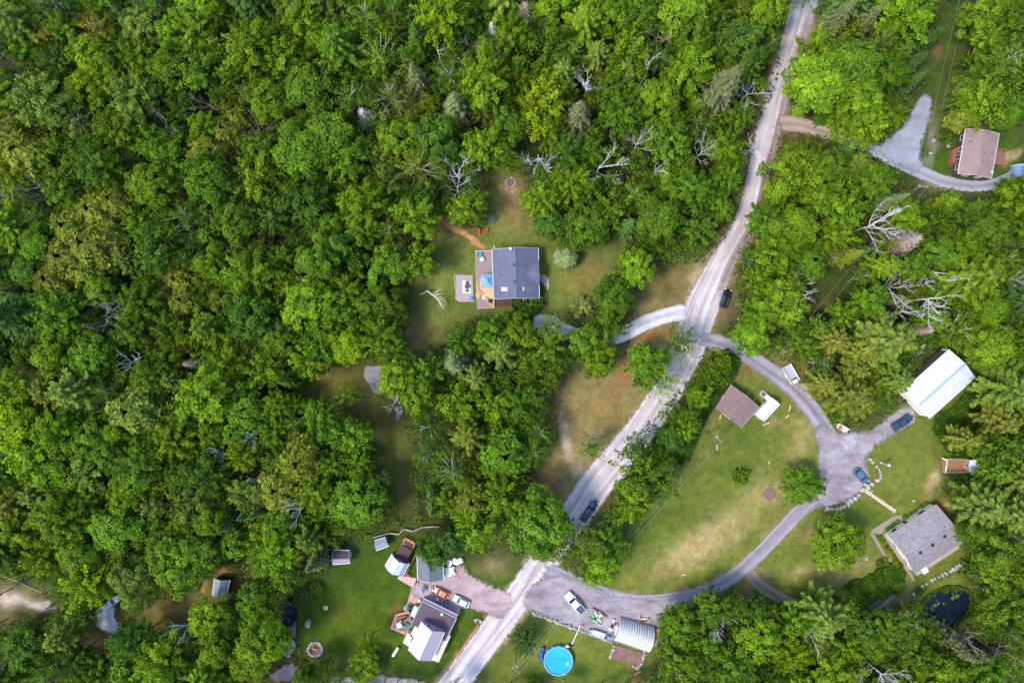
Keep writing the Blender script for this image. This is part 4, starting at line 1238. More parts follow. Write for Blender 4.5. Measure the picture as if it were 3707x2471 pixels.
def shell(o, W, prof, roof_m, wall_m, over=0.4, thick=0.16, openings=(), seams=0, trim=TRIM, seam_m=None, z0=0.0, roof2=None, wall_ms=None):
    """roof with the given section over four walls. W: roof corners a b c d at eave height, a-b and d-c are the gable ends.
    prof: (t, z) from a to b."""
    a, b, c, d = W
    ctr = (a + b + c + d) / 4
    tops = []
    for i in range(len(prof) - 1):
        (t0, z0_), (t1, z1_) = prof[i], prof[i + 1]
        q = [mix(a, b, t0), mix(a, b, t1), mix(d, c, t1), mix(d, c, t0)]
        zz = (z0_, z1_, z1_, z0_)
        pts = [Vector((p.x, p.y, z)) for p, z in zip(q, zz)]
        rm = roof2 if (roof2 and i >= (len(prof) - 1) / 2) else roof_m
        if seams:
            for k in range(seams):
                u0, u1 = k / seams, (k + 1) / seams
                pan = [mix(pts[0], pts[3], u0 + 0.002), mix(pts[1], pts[2], u0 + 0.002), mix(pts[1], pts[2], u1 - 0.002), mix(pts[0], pts[3], u1 - 0.002)]
                mb = MB().slab(pan, 0.08)
                mb.bar(mix(pan[0], pan[3], 0.5) + Vector((0, 0, .02)), mix(pan[1], pan[2], 0.5) + Vector((0, 0, .02)), 0.1, 0.09)
                mb.build("roof_panel", rm, o)
            MB().slab([p - Vector((0, 0, 0.085)) for p in pts], 0.06).build("roof_deck", GREYWOOD, o)
        else:
            MB().slab(pts, thick).build("roof_slope", rm, o)
        tops.append(pts)
    if len(prof) > 2:
        k = max(range(len(prof)), key=lambda i: prof[i][1])
        if 0 < k < len(prof) - 1:
            r0, r1 = mix(a, b, prof[k][0]), mix(d, c, prof[k][0])
            z = prof[k][1] + 0.03
            MB().bar((r0.x, r0.y, z), (r1.x, r1.y, z), 0.28 if seam_m is None else 0.5, 0.07).build("ridge_cap", seam_m or roof_m, o)
    if trim:
        for t, zz in ((0, prof[0][1]), (1, prof[-1][1])):
            p, q = mix(a, b, t), mix(d, c, t)
            out = (mix(p, q, .5) - ctr); out.z = 0; out = out.normalized() * 0.06
            MB().bar((p.x + out.x, p.y + out.y, zz - 0.08), (q.x + out.x, q.y + out.y, zz - 0.08), 0.12, 0.12).build("gutter", trim, o)
        for e0, e1 in ((a, b), (d, c)):
            mb = MB()
            out = (mix(e0, e1, .5) - ctr); out.z = 0; out = out.normalized() * 0.03
            for i in range(len(prof) - 1):
                p, q = mix(e0, e1, prof[i][0]), mix(e0, e1, prof[i + 1][0])
                mb.bar((p.x + out.x, p.y + out.y, prof[i][1] - 0.06), (q.x + out.x, q.y + out.y, prof[i + 1][1] - 0.06), 0.05, 0.2)
            mb.build("bargeboard", trim, o)
    if wall_m is None:
        return None
    e1, e2 = (b - a).normalized(), (d - a).normalized()
    e1.z = e2.z = 0
    i_ = [a + e1 * over + e2 * over, b - e1 * over + e2 * over, c - e1 * over - e2 * over, d + e1 * over - e2 * over]
    wd = (b - a).length

    def zat(t):
        for k in range(len(prof) - 1):
            if prof[k][0] <= t <= prof[k + 1][0]:
                return mix(prof[k][1], prof[k + 1][1], (t - prof[k][0]) / (prof[k + 1][0] - prof[k][0]))
        return prof[-1][1]
    s = over / wd
    pk = [((t - s) / (1 - 2 * s), z - thick - 0.02) for t, z in prof if s < t < 1 - s]
    zl, zr = zat(s) - thick - 0.02, zat(1 - s) - thick - 0.02
    wm = wall_ms or [wall_m] * 4

    def gab(p, q, m):
        pr = [(0, zl)] + pk + [(1, zr)]
        n = Vector((-(q - p).y, (q - p).x, 0)).normalized() * 0.09
        ring = [Vector((p.x, p.y, z0))] + [Vector((mix(p, q, t).x, mix(p, q, t).y, z)) for t, z in pr] + [Vector((q.x, q.y, z0))]
        kk = len(ring)
        v_ = [x + n for x in ring] + [x - n for x in ring]
        MB().add(v_, [tuple(range(kk)), tuple(range(2 * kk - 1, kk - 1, -1))] + [(j, kk + j, kk + (j + 1) % kk, (j + 1) % kk) for j in range(kk)]).build("wall", m, o)
    gab(i_[0], i_[1], wm[0])
    wall_between(o, i_[1], i_[2], z0, zr, wm[1])
    gab(i_[3], i_[2], wm[2])
    wall_between(o, i_[0], i_[3], z0, zl, wm[3])
    edges = {0: (i_[0], i_[1]), 1: (i_[1], i_[2]), 2: (i_[3], i_[2]), 3: (i_[0], i_[3])}
    for op in openings:
        e, t, z, w, h = op[:5]
        window(o, *edges[e], t, z, w, h, *(op[5:] if len(op) > 5 else ()), mid=ctr)
    return edges


def quad_px(pts, z):
    return [P(x, y, z) for x, y in pts]


def base_of(W):
    c = sum(W, Vector((0, 0, 0))) / len(W)
    return Vector((c.x, c.y, 0))


def vent(o, px, py, z, s=0.35, m=BLACK, name="roof_vent", h=0.3):
    p = P(px, py, z)
    MB().box(p.x, p.y, z + h / 2 - 0.1, s, s, h + 0.2, 0.1, s * 0.12, s * 0.12).box(p.x, p.y, z + h + 0.03, s * 1.25, s * 1.25, 0.06, 0.1).build(name, m, o)


def railing(o, pts, z, m, h=0.95, step=1.6, thick=0.12, name="railing"):
    """posts each on their own, one top rail per run"""
    pts = [Vector((p.x, p.y, z)) for p in pts]
    for i in range(len(pts) - 1):
        a, b = pts[i], pts[i + 1]
        n = max(1, round((b - a).length / step))
        for k in range(n + (1 if i == len(pts) - 2 else 0)):
            p = mix(a, b, k / n)
            MB().box(p.x, p.y, z + h / 2, thick * 0.9, thick * 0.9, h).build("post", m, o)
        r = MB().bar(a + Vector((0, 0, h)), b + Vector((0, 0, h)), thick * 1.5, 0.06)
        r.bar(a + Vector((0, 0, h * 0.5)), b + Vector((0, 0, h * 0.5)), 0.04, 0.09)
        r.build(name, m, o)


# --- the blue roofed house in the middle
W = quad_px([(1782, 903), (1948, 898), (1952, 1079), (1788, 1082)], 3.4)
o = thing("house", "house with blue grey gable roof and two skylights in the central clearing", "house", base_of(W))
shell(o, W, [(0, 3.4), (.5, 6.0), (1, 3.4)], BLUEROOF, mat("blue_siding", (0.20, 0.25, 0.32), .1, 2), openings=[(3, .2, 1.9, 1.6, 1.6), (3, .55, 1.7, 1.9, 2.1, "door"), (3, .85, 1.9, 1.4, 1.2), (1, .2, 1.9, 1.4, 1.2), (1, .5, 1.6, 1.0, 2.1, "door"), (1, .8, 1.9, 1.4, 1.2), (0, .3, 1.9, 1.2, 1.1), (0, .7, 1.9, 1.2, 1.1), (2, .3, 1.9, 1.2, 1.1), (2, .75, 1.9, 1.2, 1.1)])
ap, e0, e1 = P(1901, 989, 4.95), P(1951, 942, 3.46), P(1953, 1034, 3.46)
rm_ = mix(e0, e1, .5); rm_.z = 4.95
for tri in ([ap, rm_, e0], [ap, e1, rm_]):
    MB().slab([p + Vector((0, 0, .06)) for p in tri], 0.14).build("porch_gable_slope", BLUEROOF, o)
MB().add([e0 - Vector((.06, 0, 0)), e1 - Vector((.06, 0, 0)), rm_ - Vector((.06, 0, 0))], [(0, 1, 2)]).build("gable_wall", mat("blue_siding", (0.2, 0.25, 0.32)), o)
MB().bar(ap + Vector((0, 0, .1)), rm_ + Vector((0, 0, .1)), .22, .06).build("ridge_cap", BLUEROOF, o)
vent(o, 1861, 959, 5.85); vent(o, 1863, 1020, 5.85)
vent(o, 1812, 996, 4.6, .14, BLACK, "vent_pipe")
p = P(1826, 1046, 4.85)
f = MB().box(p.x, p.y, 4.82, 1.45, 0.98, .3, 0, .03, .03).build("skylight", TRIM, o)
MB().lathe([(.62, 4.97), (.6, 5.05), (.45, 5.14), (.2, 5.18)], 18, p.x, p.y, 1, .66).build("dome", WHITE, f, True)
p = P(1887, 1045, 5.2)
f = MB().box(p.x, p.y, 5.1, 1.3, 0.8, .4, 0).build("skylight", TRIM, o)
MB().box(p.x, p.y, 5.31, 1.0, 0.5, .03).build("pane", mat("blue_glass", (0.05, 0.16, 0.36), .1, 1, .1), f)
p = P(1849, 900, 5.6)
f = MB().tube([(p.x, p.y - .4, 5.2), (p.x, p.y, 5.9)], .05).build("dish_mast", GREYMETAL, o)
MB().lathe([(.05, 5.9), (.3, 5.97), (.42, 6.1)], 14, p.x, p.y).build("satellite_dish", WHITE, o, True)
p = P(1899, 1084, 0)
MB().box(p.x, p.y, .45, .75, .75, .9).build("heat_pump", WHITE, o)
MB().lathe([(.3, .9), (.3, .93), (.12, .95)], 14, p.x, p.y).build("fan_grille", BLACK, o)
p = P(1954, 1006, 0)
MB().box(p.x + .25, p.y, .2, .6, 1.5, .4).build("porch_step", mat("blue_paint", A(110, 150, 185), .1), o)
p = P(1789, 897, 3.4)
MB().bar((p.x, p.y - .2, 3.3), (p.x, p.y + .6, 3.3), .12).build("downpipe", TRIM, o)

o = thing("deck", "mauve grey low deck along the blue roofed house", "deck", P(1752, 1010))
poly = [P(1721, 911), P(1786, 909), P(1793, 1114), P(1728, 1117)]
n = 26
for k in range(n):
    x0, x1 = k / n + .002, (k + 1) / n - .002
    MB().prism([(mix(poly[0], poly[3], x0).x, mix(poly[0], poly[3], x0).y), (mix(poly[1], poly[2], x0).x, mix(poly[1], poly[2], x0).y), (mix(poly[1], poly[2], x1).x, mix(poly[1], poly[2], x1).y), (mix(poly[0], poly[3], x1).x, mix(poly[0], poly[3], x1).y)], .38, .42 + random.uniform(0, .008)).build("board", MAUVEDECK, o)
mb = MB()
for i in range(4):
    a_, b_ = poly[i], poly[(i + 1) % 4]
    mb.bar((a_.x, a_.y, .2), (b_.x, b_.y, .2), .14, .4)
mb.build("skirt", GREYWOOD, o)
railing(o, [poly[0], poly[1]], .42, TANWOOD, .95, 1.5)
o = thing("raised_deck", "raised fresh tan deck with zigzag railing beside the blue roofed house", "deck", P(1765, 1060))
poly = [(1741, 1006), (1724, 1020), (1727, 1048), (1745, 1064), (1747, 1076), (1761, 1080), (1762, 1091), (1791, 1113), (1790, 1082), (1785, 1078), (1783, 1006)]
MB().prism([P(x, y, 1.2).xy for x, y in poly], .45, 1.15).build("floor", TANWOOD, o)
railing(o, [P(*q, 2.0) for q in poly[:4]], 1.15, TANWOOD, .9, 1.0, .1)
railing(o, [P(*q, 2.0) for q in poly[4:8]], 1.15, TANWOOD, .9, 1.0, .1)
st = P(1735, 1062, .7)
for k in range(3):
    MB().box(st.x - .1 - .28 * k, st.y - .35 * k, .95 - .25 * k, .35, 1.3, .06, .9).build("step", TANWOOD, o)

o = thing("gazebo", "blue hip roofed gazebo standing on the deck", "gazebo", P(1763, 1016, 0))
g = quad_px([(1741, 992), (1784, 991), (1785, 1040), (1742, 1041)], 3.1)
apx = base_of(g) + Vector((0, 0, 4.2))
BLUEFAB = mat("pale_blue_canopy", A(132, 172, 214), .08, 2, .6)
for i in range(4):
    MB().slab([g[i], g[(i + 1) % 4], mix(g[(i + 1) % 4], apx, .86), mix(g[i], apx, .86)], .05).build("roof_panel", BLUEFAB, o)
    MB().slab([mix(g[i], apx, .74) + Vector((0, 0, .22)), mix(g[(i + 1) % 4], apx, .74) + Vector((0, 0, .22)), apx + Vector((0, 0, .25))], .04).build("cap_panel", BLUEFAB, o)
    q = mix(g[i], apx, .06)
    MB().bar((q.x, q.y, .4), (q.x, q.y, 3.12), .1).build("post", DARKWOOD, o)
    MB().bar(g[i] + Vector((0, 0, .02)), mix(g[i], apx, .86) + Vector((0, 0, .02)), .06, .05).build("hip_rib", mat("deeper_blue_fabric", A(88, 128, 178), .05), o)

o = thing("pergola", "small brown slatted pergola at the foot of the blue roofed house", "pergola", P(1824, 1096))
for k in range(11):
    a_, b_ = P(1797 + 5.5 * k, 1083, 2.2), P(1797 + 5.5 * k, 1112, 2.2)
    MB().bar(a_, b_, .09, .16).build("slat", mat("pergola_brown", A(126, 88, 72), .2), o)
for y_ in (1085, 1110):
    MB().bar(P(1795, y_, 2.05), P(1855, y_, 2.05), .12, .16).build("beam", REDWOOD, o)
    for x_ in (1797, 1853):
        q = P(x_, y_, 2)
        MB().box(q.x, q.y, 1.0, .14, .14, 2.0).build("post", REDWOOD, o)
MB().prism([P(x, y).xy for x, y in ((1796, 1083), (1855, 1083), (1855, 1112), (1796, 1112))], .02, .3).build("floor", DARKWOOD, o)

# --- white metal garage
W = quad_px([(3272, 1412), (3365, 1514), (3530, 1366), (3436, 1265)], 4.0)
o = thing("garage", "large garage with white ribbed metal roof on the right", "garage", base_of(W))
E = shell(o, W, [(0, 4.0), (.5, 5.2), (1, 4.0)], WHITEROOF, CREAM, .3, .14, seams=17, seam_m=mat("blue_ridge_cap", A(150, 178, 224), .06, 2, .5),
          openings=[(0, .26, 1.55, 2.9, 2.7, "door", mat("garage_door_cream", (.62, .58, .5), .06), TRIM), (0, .72, 1.55, 2.9, 2.7, "door", mat("garage_door_cream", (.62, .58, .5)), TRIM), (1, .3, 2.0, 1.2, .9), (1, .7, 2.0, 1.2, .9), (2, .5, 2, 1.2, .9)])
l4 = [P(3262, 1398, 2.9), P(3411, 1262, 2.9), P(3433, 1267, 3.9), P(3272, 1410, 3.9)]
MB().slab(l4, .1).build("lean_to_roof", mat("near_black_roof", (.03, .026, .026), .3, 2, .8), o)
MB().bar(P(3409, 1264, 2.95), P(3435, 1267, 3.9), .14, .12).build("rafter", TRIM, o)
for t in (.03, .35, .68, .97):
    q = mix(l4[0], l4[1], t)
    MB().box(q.x, q.y, 1.4, .14, .14, 2.8).build("lean_to_post", DARKWOOD, o)

# --- grey roofed house lower right
W = quad_px([(3390, 1826), (3482, 1964), (3311, 2075), (3218, 1939)], 2.9)
o = thing("bungalow", "house with stained grey roof and three dark vents, lower right", "house", base_of(W))
shell(o, W, [(0, 2.9), (.5, 5.0), (1, 2.9)], GREYROOF, CREAM, .3, trim=GREYWOOD, openings=[(3, .25, 1.6, 1.7, 1.2), (3, .6, 1.25, 1.0, 2.1, "door"), (3, .85, 1.6, 1.3, 1.2), (2, .3, 1.6, 1.4, 1.2), (2, .75, 1.6, 1.4, 1.2), (1, .3, 1.6, 1.4, 1.2), (0, .5, 1.6, 1.4, 1.2)])
for x, y in ((3417, 1939), (3373, 1971), (3329, 1998)):
    vent(o, x, y, 4.5, .55, BLACK)
p = P(3348, 2063, 2.5)
f = MB().box(p.x, p.y, 2.45, 1.45, 1.45, .14, .55).build("porch_roof", WHITE, o)
for s in (-1, 1):
    MB().box(p.x + s * .5 + .3, p.y - .55 + s * .25, 1.2, .1, .1, 2.4).build("porch_post", WHITE, o)
dp = [P(3196, 1930, .4), P(3213, 1930, .4), P(3311, 2086, .4), P(3304, 2098, .4)]
MB().prism([q.xy for q in dp], .02, .42).build("side_deck", mat("tan_deck_boards", A(160, 138, 124), .15, 2), o)
railing(o, [dp[0], dp[3]], .42, GREYWOOD, .9, 2.2, .1)
dp = [P(3320, 2085, .2), P(3474, 1984, .2), P(3468, 1972, .2), P(3314, 2072, .2)]
MB().prism([q.xy for q in dp], .02, .12).build("paved_apron", CONC, o)

# --- brown roofed house upper right
W = quad_px([(3496, 466), (3617, 484), (3589, 646), (3469, 628)], 3.1)
o = thing("mobile_home", "house with pinkish brown roof and red stained porches, upper right", "house", base_of(W))
shell(o, W, [(0, 3.1), (.5, 4.1), (1, 3.1)], BROWNROOF, mat("dark_brown_siding", (.06, .045, .045), .2, 2), .3, openings=[(3, .14, 1.9, 1.2, 1.1), (3, .42, 1.9, 1.2, 1.1), (3, .6, 1.6, 1.0, 2.0, "door"), (3, .85, 1.9, 1.2, 1.1), (1, .3, 1.9, 1.2, 1.1), (1, .6, 1.5, 1.0, 2.0, "door"), (2, .3, 1.9, 1.2, 1.1), (2, .7, 1.9, 1.2, 1.1), (0, .5, 1.9, 1.2, 1.1)])
for x, y in ((3515, 513), (3568, 525), (3564, 555), (3558, 585)):
    vent(o, x, y, 3.75, .28, mat("brown_vent", (.16, .1, .1)))
for q in ((3447, 541, 3480, 541, 3478, 592, 3444, 592), (3606, 543, 3632, 545, 3627, 598, 3602, 596)):
    W2 = [P(q[2 * i], q[2 * i + 1], .9) for i in range(4)]
    f = MB().prism([w.xy for w in W2], .02, .85).build("porch_floor", mat("porch_brown", A(128, 92, 84), .2, 2), o)
    seq = [W2[1], W2[0], W2[3], W2[2]] if q[0] < 3500 else [W2[0], W2[1], W2[2], W2[3]]
    mb = MB()
    for i in range(3):
        a_, b_ = seq[i].copy(), seq[i + 1].copy(); a_.z = b_.z = 1.75
        mb.bar(a_, b_, .16, .08)
        for k in range(4):
            c_ = mix(a_, b_, k / 3)
            mb.box(c_.x, c_.y, 1.28, .1, .1, .9)
    mb.build("porch_rail", mat("orange_red_rail", A(198, 92, 66), .1), f)
for k in range(4):
    q = P(3447 - 3 * k, 588 + 2 * k, .6 - .17 * k)
    MB().box(q.x, q.y, .72 - .2 * k, .5, 1.1, .07, .3).build("step", REDWOOD, o)
p = P(3590, 623, 3.4)
MB().lathe([(.05, 3.5), (.28, 3.56), (.38, 3.68)], 12, p.x, p.y).build("satellite_dish", WHITE, o, True)
dp = [P(3449, 636, .1), P(3556, 652, .1), P(3554, 646, .1), P(3450, 630, .1)]
MB().prism([q.xy for q in dp], .01, .14).build("stone_edging", CONC, o)

# --- flat mauve and cream roofed house, bottom
W = quad_px([(1529, 2174), (1653, 2235), (1613, 2319), (1489, 2258)], 3.2)
o = thing("flat_roofed_house", "house with flat dark mauve roof and cream gable, bottom centre", "house", base_of(W))
MB().slab([Vector((p.x, p.y, 3.25)) for p in W], .2).build("flat_roof", MAUVEROOF, o)
for i in range(4):
    a_, b_ = W[i], W[(i + 1) % 4]
    c_ = base_of(W)
    a2, b2 = mix(a_, c_, .04), mix(b_, c_, .04)
    wall_between(o, a2, b2, 0, 3.03, mat("mauve_siding", A(176, 152, 166), .1))
    if i in (0, 1, 3):
        for t in ((.2, .5, .8) if i == 0 else (.35, .7)):
            window(o, a2, b2, t, 1.8, 1.5, 1.1, mid=c_)
mb = MB()
for i in range(3):
    a_, b_ = W[(i - 1) % 4], W[i]
    mb.bar((a_.x, a_.y, 3.3), (b_.x, b_.y, 3.3), .16, .14)
mb.build("parapet", mat("pale_mauve_trim", A(186, 172, 184), .06), o)
p0, p1 = P(1529, 2174, 2.9), P(1653, 2235, 2.9)
dn = Vector((p1.y - p0.y, p0.x - p1.x, 0)).normalized()
if dn.y < 0:
    dn = -dn
MB().slab([p0 + Vector((0, 0, .05)), p1 + Vector((0, 0, .05)), p1 + dn * .75 - Vector((0, 0, .15)), p0 + dn * .75 - Vector((0, 0, .15))], .08).build("front_awning", mat("pale_mauve_trim", A(186, 172, 184)), o)
W = quad_px([(1526, 2250), (1609, 2288), (1562, 2390), (1479, 2351)], 4.9)
PINKW = mat("pink_siding", A(206, 160, 196), .08)
shell(o, W, [(0, 4.9), (.5, 7.3), (1, 4.9)], CREAMROOF, mat("mauve_siding", (0.2, .2, .2)), .3, roof2=mat("mauve_metal_roof", A(178, 168, 180), .06, 1.0, .5, stretch=(.4, 6, 1)), wall_ms=[PINKW, CREAM, CREAM, CREAM], openings=[(0, .3, 4.7, .9, 1.0), (0, .7, 4.7, .9, 1.0), (2, .35, 1.8, 1.2, 1.2), (2, .65, 4.3, 1.0, 1.0)])
vent(o, 1524, 2350, 5.7, .16, BLACK, "vent_pipe")
for q in ([(1609, 2297), (1632, 2300), (1588, 2396), (1564, 2388)], [(1474, 2289), (1494, 2299), (1482, 2341), (1458, 2325)], [(1508, 2251), (1522, 2257), (1497, 2306), (1484, 2300)]):
    W2 = quad_px(q, 3.0)
    MB().slab(W2, .14).build("side_roof", mat("tan_side_roof", A(214, 196, 176), .06, 1, .6), o)
    c_ = base_of(W2)
    MB().prism([mix(w, c_, .1).xy for w in W2], 0, 2.85).build("side_wall", CREAM, o)
p = P(1601, 2222, 3.5)
MB().lathe([(.05, 3.35), (.3, 3.42), (.42, 3.55)], 14, p.x, p.y).build("satellite_dish", WHITE, o, True)
MB().tube([(p.x, p.y, 3.25), (p.x - .2, p.y - .9, 3.3)], .05).build("dish_mast", BLACK, o)

# --- garage with sage roof
W = quad_px([(1510, 2000), (1603, 1994), (1604, 2098), (1512, 2099)], 2.7)
o = thing("sage_garage", "garage with grey green roof, right slope coloured as shaded, partly under a tree", "garage", base_of(W))
shell(o, W, [(0, 2.7), (.5, 4.2), (1, 2.7)], SAGEROOF, mat("grey_siding", A(150, 148, 156), .1), .3, roof2=mat("shaded_sage_shingles", A(104, 116, 118), .16, 1.6, .9), openings=[(3, .5, 1.3, 2.4, 2.2, "door", TRIM, TRIM), (2, .4, 1.4, 1.2, 1.0), (1, .5, 1.5, 1.2, 1.0), (0, .5, 1.5, 1.2, 1.0)])  # right slope, away from the sun, painted darker to look shaded

# --- gambrel barn, its lean-to and the pen behind it
W = quad_px([(1419, 2004), (1481, 2039), (1459, 2081), (1394, 2047)], 2.3)
o = thing("barn", "small barn with pale blue and white gambrel metal roof", "barn", base_of(W))
shell(o, W, [(0, 2.3), (.2, 3.9), (.5, 4.8), (.8, 3.9), (1, 2.3)], PALEROOF, mat("blue_grey_barn_boards", (.10, .13, .20), .25, 2), .2, .1, openings=[(0, .5, 1.3, 1.8, 2.1, "door", mat("barn_door_green", (.08, .16, .16)), GREYWOOD), (2, .5, 1.5, 1.0, .9), (1, .5, 1.5, .9, .8), (0, .5, 3.4, .8, .7)])
W2 = [P(1451, 1970, 2.3), P(1491, 1992, 2.3), P(1471, 2034, 2.3), P(1428, 2009, 2.3)]
f = MB().slab(W2, .14).build("lean_to_roof", mat("dark_plum_roof", A(84, 64, 66), .2, 1.6, .9), o)
for w in W2:
    MB().box(w.x, w.y, 1.08, .14, .14, 2.15).build("lean_to_post", ORANGEWOOD, o)
o = thing("animal_pen", "tan floored pen with orange rails behind the barn", "pen", P(1478, 1968))
W2 = [P(1466, 1946, 1), P(1503, 1967, 1), P(1491, 1992, 1), P(1454, 1970, 1)]
MB().prism([w.xy for w in W2], .02, .35).build("floor", mat("pinkish_pen_floor", A(206, 150, 130), .14, 2), o)
railing(o, [W2[3], W2[0], W2[1], W2[2]], .35, ORANGEWOOD, 1.1, 1.2, .13)

# --- ribbed metal hut
cA, cB, cC, cD = P(2243, 2236, .8), P(2219, 2312, .8), P(2347, 2357, .8), P(2370, 2272, .8)
o = thing("metal_hut", "arched hut of shiny ribbed metal beside the trailers", "hut", Vector(((cA.x + cB.x + cC.x + cD.x) / 4, (cA.y + cB.y + cC.y + cD.y) / 4, 0)))
RIBM = mat("shiny_ribbed_metal", (.6, .62, .66), .06, 2, .38, .35, big=.14)
NR = 14
for k in range(NR):
    mb = MB()
    rows = []
    for j in range(7):
        u = (k + j / 6) / NR
        bulge = 0.16 * math.sin(math.pi * j / 6) ** 0.7 - (0.14 if j in (0, 6) else 0)
        a_, b_ = mix(cA, cD, u), mix(cB, cC, u)
        c_ = (a_ + b_) / 2
        hw = (b_ - a_) / 2; hw.z = 0
        row = []
        for i in range(17):
            th = math.pi * i / 16
            rr = 1 + bulge / 3.0
            row.append((c_.x - hw.x * math.cos(th) * rr, c_.y - hw.y * math.cos(th) * rr, 0.0 + 3.4 * math.sin(th) ** 0.85 * rr))
        rows.append(row)
    n = 17
    vv = [p for r in rows for p in r]
    ff = [(j * n + i, j * n + i + 1, (j + 1) * n + i + 1, (j + 1) * n + i) for j in range(6) for i in range(n - 1)]
    mb.add(vv, ff).build("rib", RIBM, o, True)
for e0, e1, nm in ((cA, cB, 0), (cD, cC, 1)):
    c_ = (e0 + e1) / 2; hw = (e1 - e0) / 2; hw.z = 0
    ring = [Vector((c_.x - hw.x * .96 * math.cos(math.pi * i / 16), c_.y - hw.y * .96 * math.cos(math.pi * i / 16), 3.25 * math.sin(math.pi * i / 16) ** .85)) for i in range(17)]
    MB().add(ring, [tuple(range(17))]).build("end_wall", GREYMETAL, o)
    window(o, e0, e1, .5, 1.2, 2.2, 2.3, "door", WHITE, TRIM, mid=Vector(((cA.x + cC.x) / 2, (cA.y + cC.y) / 2, 0)))

# --- low brown roofed shed and the white coop
W = quad_px([(2647, 1393), (2749, 1473), (2683, 1547), (2592, 1478)], 2.4)
o = thing("brown_shed", "low building with dull brown roof under the power lines", "shed", base_of(W))
shell(o, W, [(0, 2.4), (.5, 3.8), (1, 2.4)], RUSTROOF, mat("brown_siding", (.16, .12, .10), .2), .3, trim=GREYWOOD, openings=[(2, .5, 1.2, 2.2, 2.1, "door", GREYWOOD, TRIM), (1, .5, 1.4, 1.0, .9), (0, .5, 1.4, 1.0, .9), (3, .5, 1.4, 1.0, .9)])
W = quad_px([(2736, 1500), (2765, 1524), (2822, 1463), (2793, 1439)], 2.2)
o = thing("coop", "white metal roofed coop with glazed lean to beside the brown shed", "coop", base_of(W))
shell(o, W, [(0, 2.2), (.62, 2.9), (1, 2.3)], WHITEROOF, WHITE, .15, .1, seams=6, openings=[(0, .5, 1.1, .8, 1.8, "door", WHITE, GREYMETAL), (3, .25, 1.3, 1.0, .8), (3, .6, 1.3, 1.0, .8)])
a_, b_, c_, d_ = P(2729, 1494, 1.9), P(2738, 1501, 2.2), P(2774, 1464, 2.2), P(2765, 1456, 1.9)
for k in range(6):
    MB().slab([mix(a_, d_, k / 6 + .01), mix(b_, c_, k / 6 + .01), mix(b_, c_, (k + 1) / 6 - .01), mix(a_, d_, (k + 1) / 6 - .01)], .03).build("glazing_panel", mat("dusty_glass", (.24, .25, .26), .25, 3, .2), o)
for t in (0, .5, 1):
    q = mix(a_, d_, t)
    MB().box(q.x, q.y, .94, .1, .1, 1.88).build("lean_to_post", WHITE, o)
o = thing("nesting_box", "white box hutch joined to the coop's upper end", "hutch", P(2781, 1440))
q = P(2781, 1440, 1.2); an = math.atan2(-(1463 - 1439), 2822 - 2793)
MB().box(q.x, q.y, .6, 1.6, 1.0, 1.2, an).build("body", WHITE, o)
for k in range(3):
    qq = q + Vector((math.cos(an), math.sin(an), 0)) * (k - 1) * .53
    MB().box(qq.x, qq.y, 1.24, .5, 1.12, .08, an).build("lid_panel", WHITEROOF, o)
o = thing("brown_planter", "white rimmed square box with brown fill beyond the coop", "planter", P(2763, 1425))
q = P(2763, 1425, .6)
MB().box(q.x, q.y, .3, 1.05, 1.05, .6, an).build("fill", mat("brown_mulch", A(118, 84, 78), .25, 4), o)
for s in (0, 1, 2, 3):
    dd = Vector((math.cos(an + s * math.pi / 2), math.sin(an + s * math.pi / 2), 0)) * .6
    MB().box(q.x + dd.x, q.y + dd.y, .36, .1, 1.3, .72, an + s * math.pi / 2).build("side_board", WHITE, o)


# --- small sheds
def small_shed(name, label, pts, eave, ridge, rm, wm, cat="shed", ops=True, roof2=None, over=.15):
    W = quad_px(pts, eave)
    o = thing(name, label, cat, base_of(W))
    shell(o, W, [(0, eave), (.5, ridge), (1, eave)], rm, wm, over, .1, roof2=roof2, openings=[(2, .5, 1.0, 1.0, 1.8, "door", GREYWOOD, TRIM), (3, .5, 1.2, .7, .6)] if ops else [])
    return o


small_shed("garden_shed", "grey green metal shed beside the zigzag rail fence", [(1394, 1944), (1407, 1975), (1363, 1991), (1357, 1956)], 2.1, 2.7, mat("grey_green_metal", A(132, 146, 156), .08, 2, .6), mat("grey_green_wall", A(110, 122, 128), .1))
o = small_shed("plum_shed", "small shed with dull plum roof and turquoise end under a tree", [(1206, 1990), (1206, 2042), (1267, 2037), (1264, 1992)], 2.2, 3.2, mat("plum_shingles", A(92, 76, 92), .2, 1.6, .9), mat("turquoise_boards", A(70, 150, 170), .12), roof2=mat("pale_plum_shingles", A(158, 140, 158), .12, 1.6, .9))
o = small_shed("grey_shed", "blue grey roofed shed in the small glade, lower left", [(776, 2094), (832, 2100), (818, 2160), (769, 2152)], 2.4, 3.2, mat("blue_grey_metal", A(128, 140, 158), .08, 2, .6), mat("dark_shed_wall", (.03, .035, .05), .2))
W = quad_px([(3513, 1665), (3551, 1664), (3553, 1706), (3511, 1707)], 1.9)
o = thing("chicken_house", "pale blue roofed hen house at the end of the dirt run", "hen house", base_of(W))
shell(o, W, [(0, 1.9), (1, 2.2)], PALEROOF, mat("hen_house_boards", A(160, 150, 150), .15), .12, .08, openings=[(3, .5, .8, .7, 1.2, "door", REDWOOD, TRIM)])
q = P(3505, 1692, .4)
MB().slab([(q.x - .9, q.y - .35, .05), (q.x + .5, q.y - .35, .7), (q.x + .5, q.y + .35, .7), (q.x - .9, q.y + .35, .05)], .05).build("ramp", ORANGEWOOD, o)
o = thing("chicken_run", "fenced brown dirt run with white gate beams", "pen", P(3455, 1682))
W2 = [P(3409, 1657), P(3500, 1660), P(3502, 1704), P(3413, 1706)]
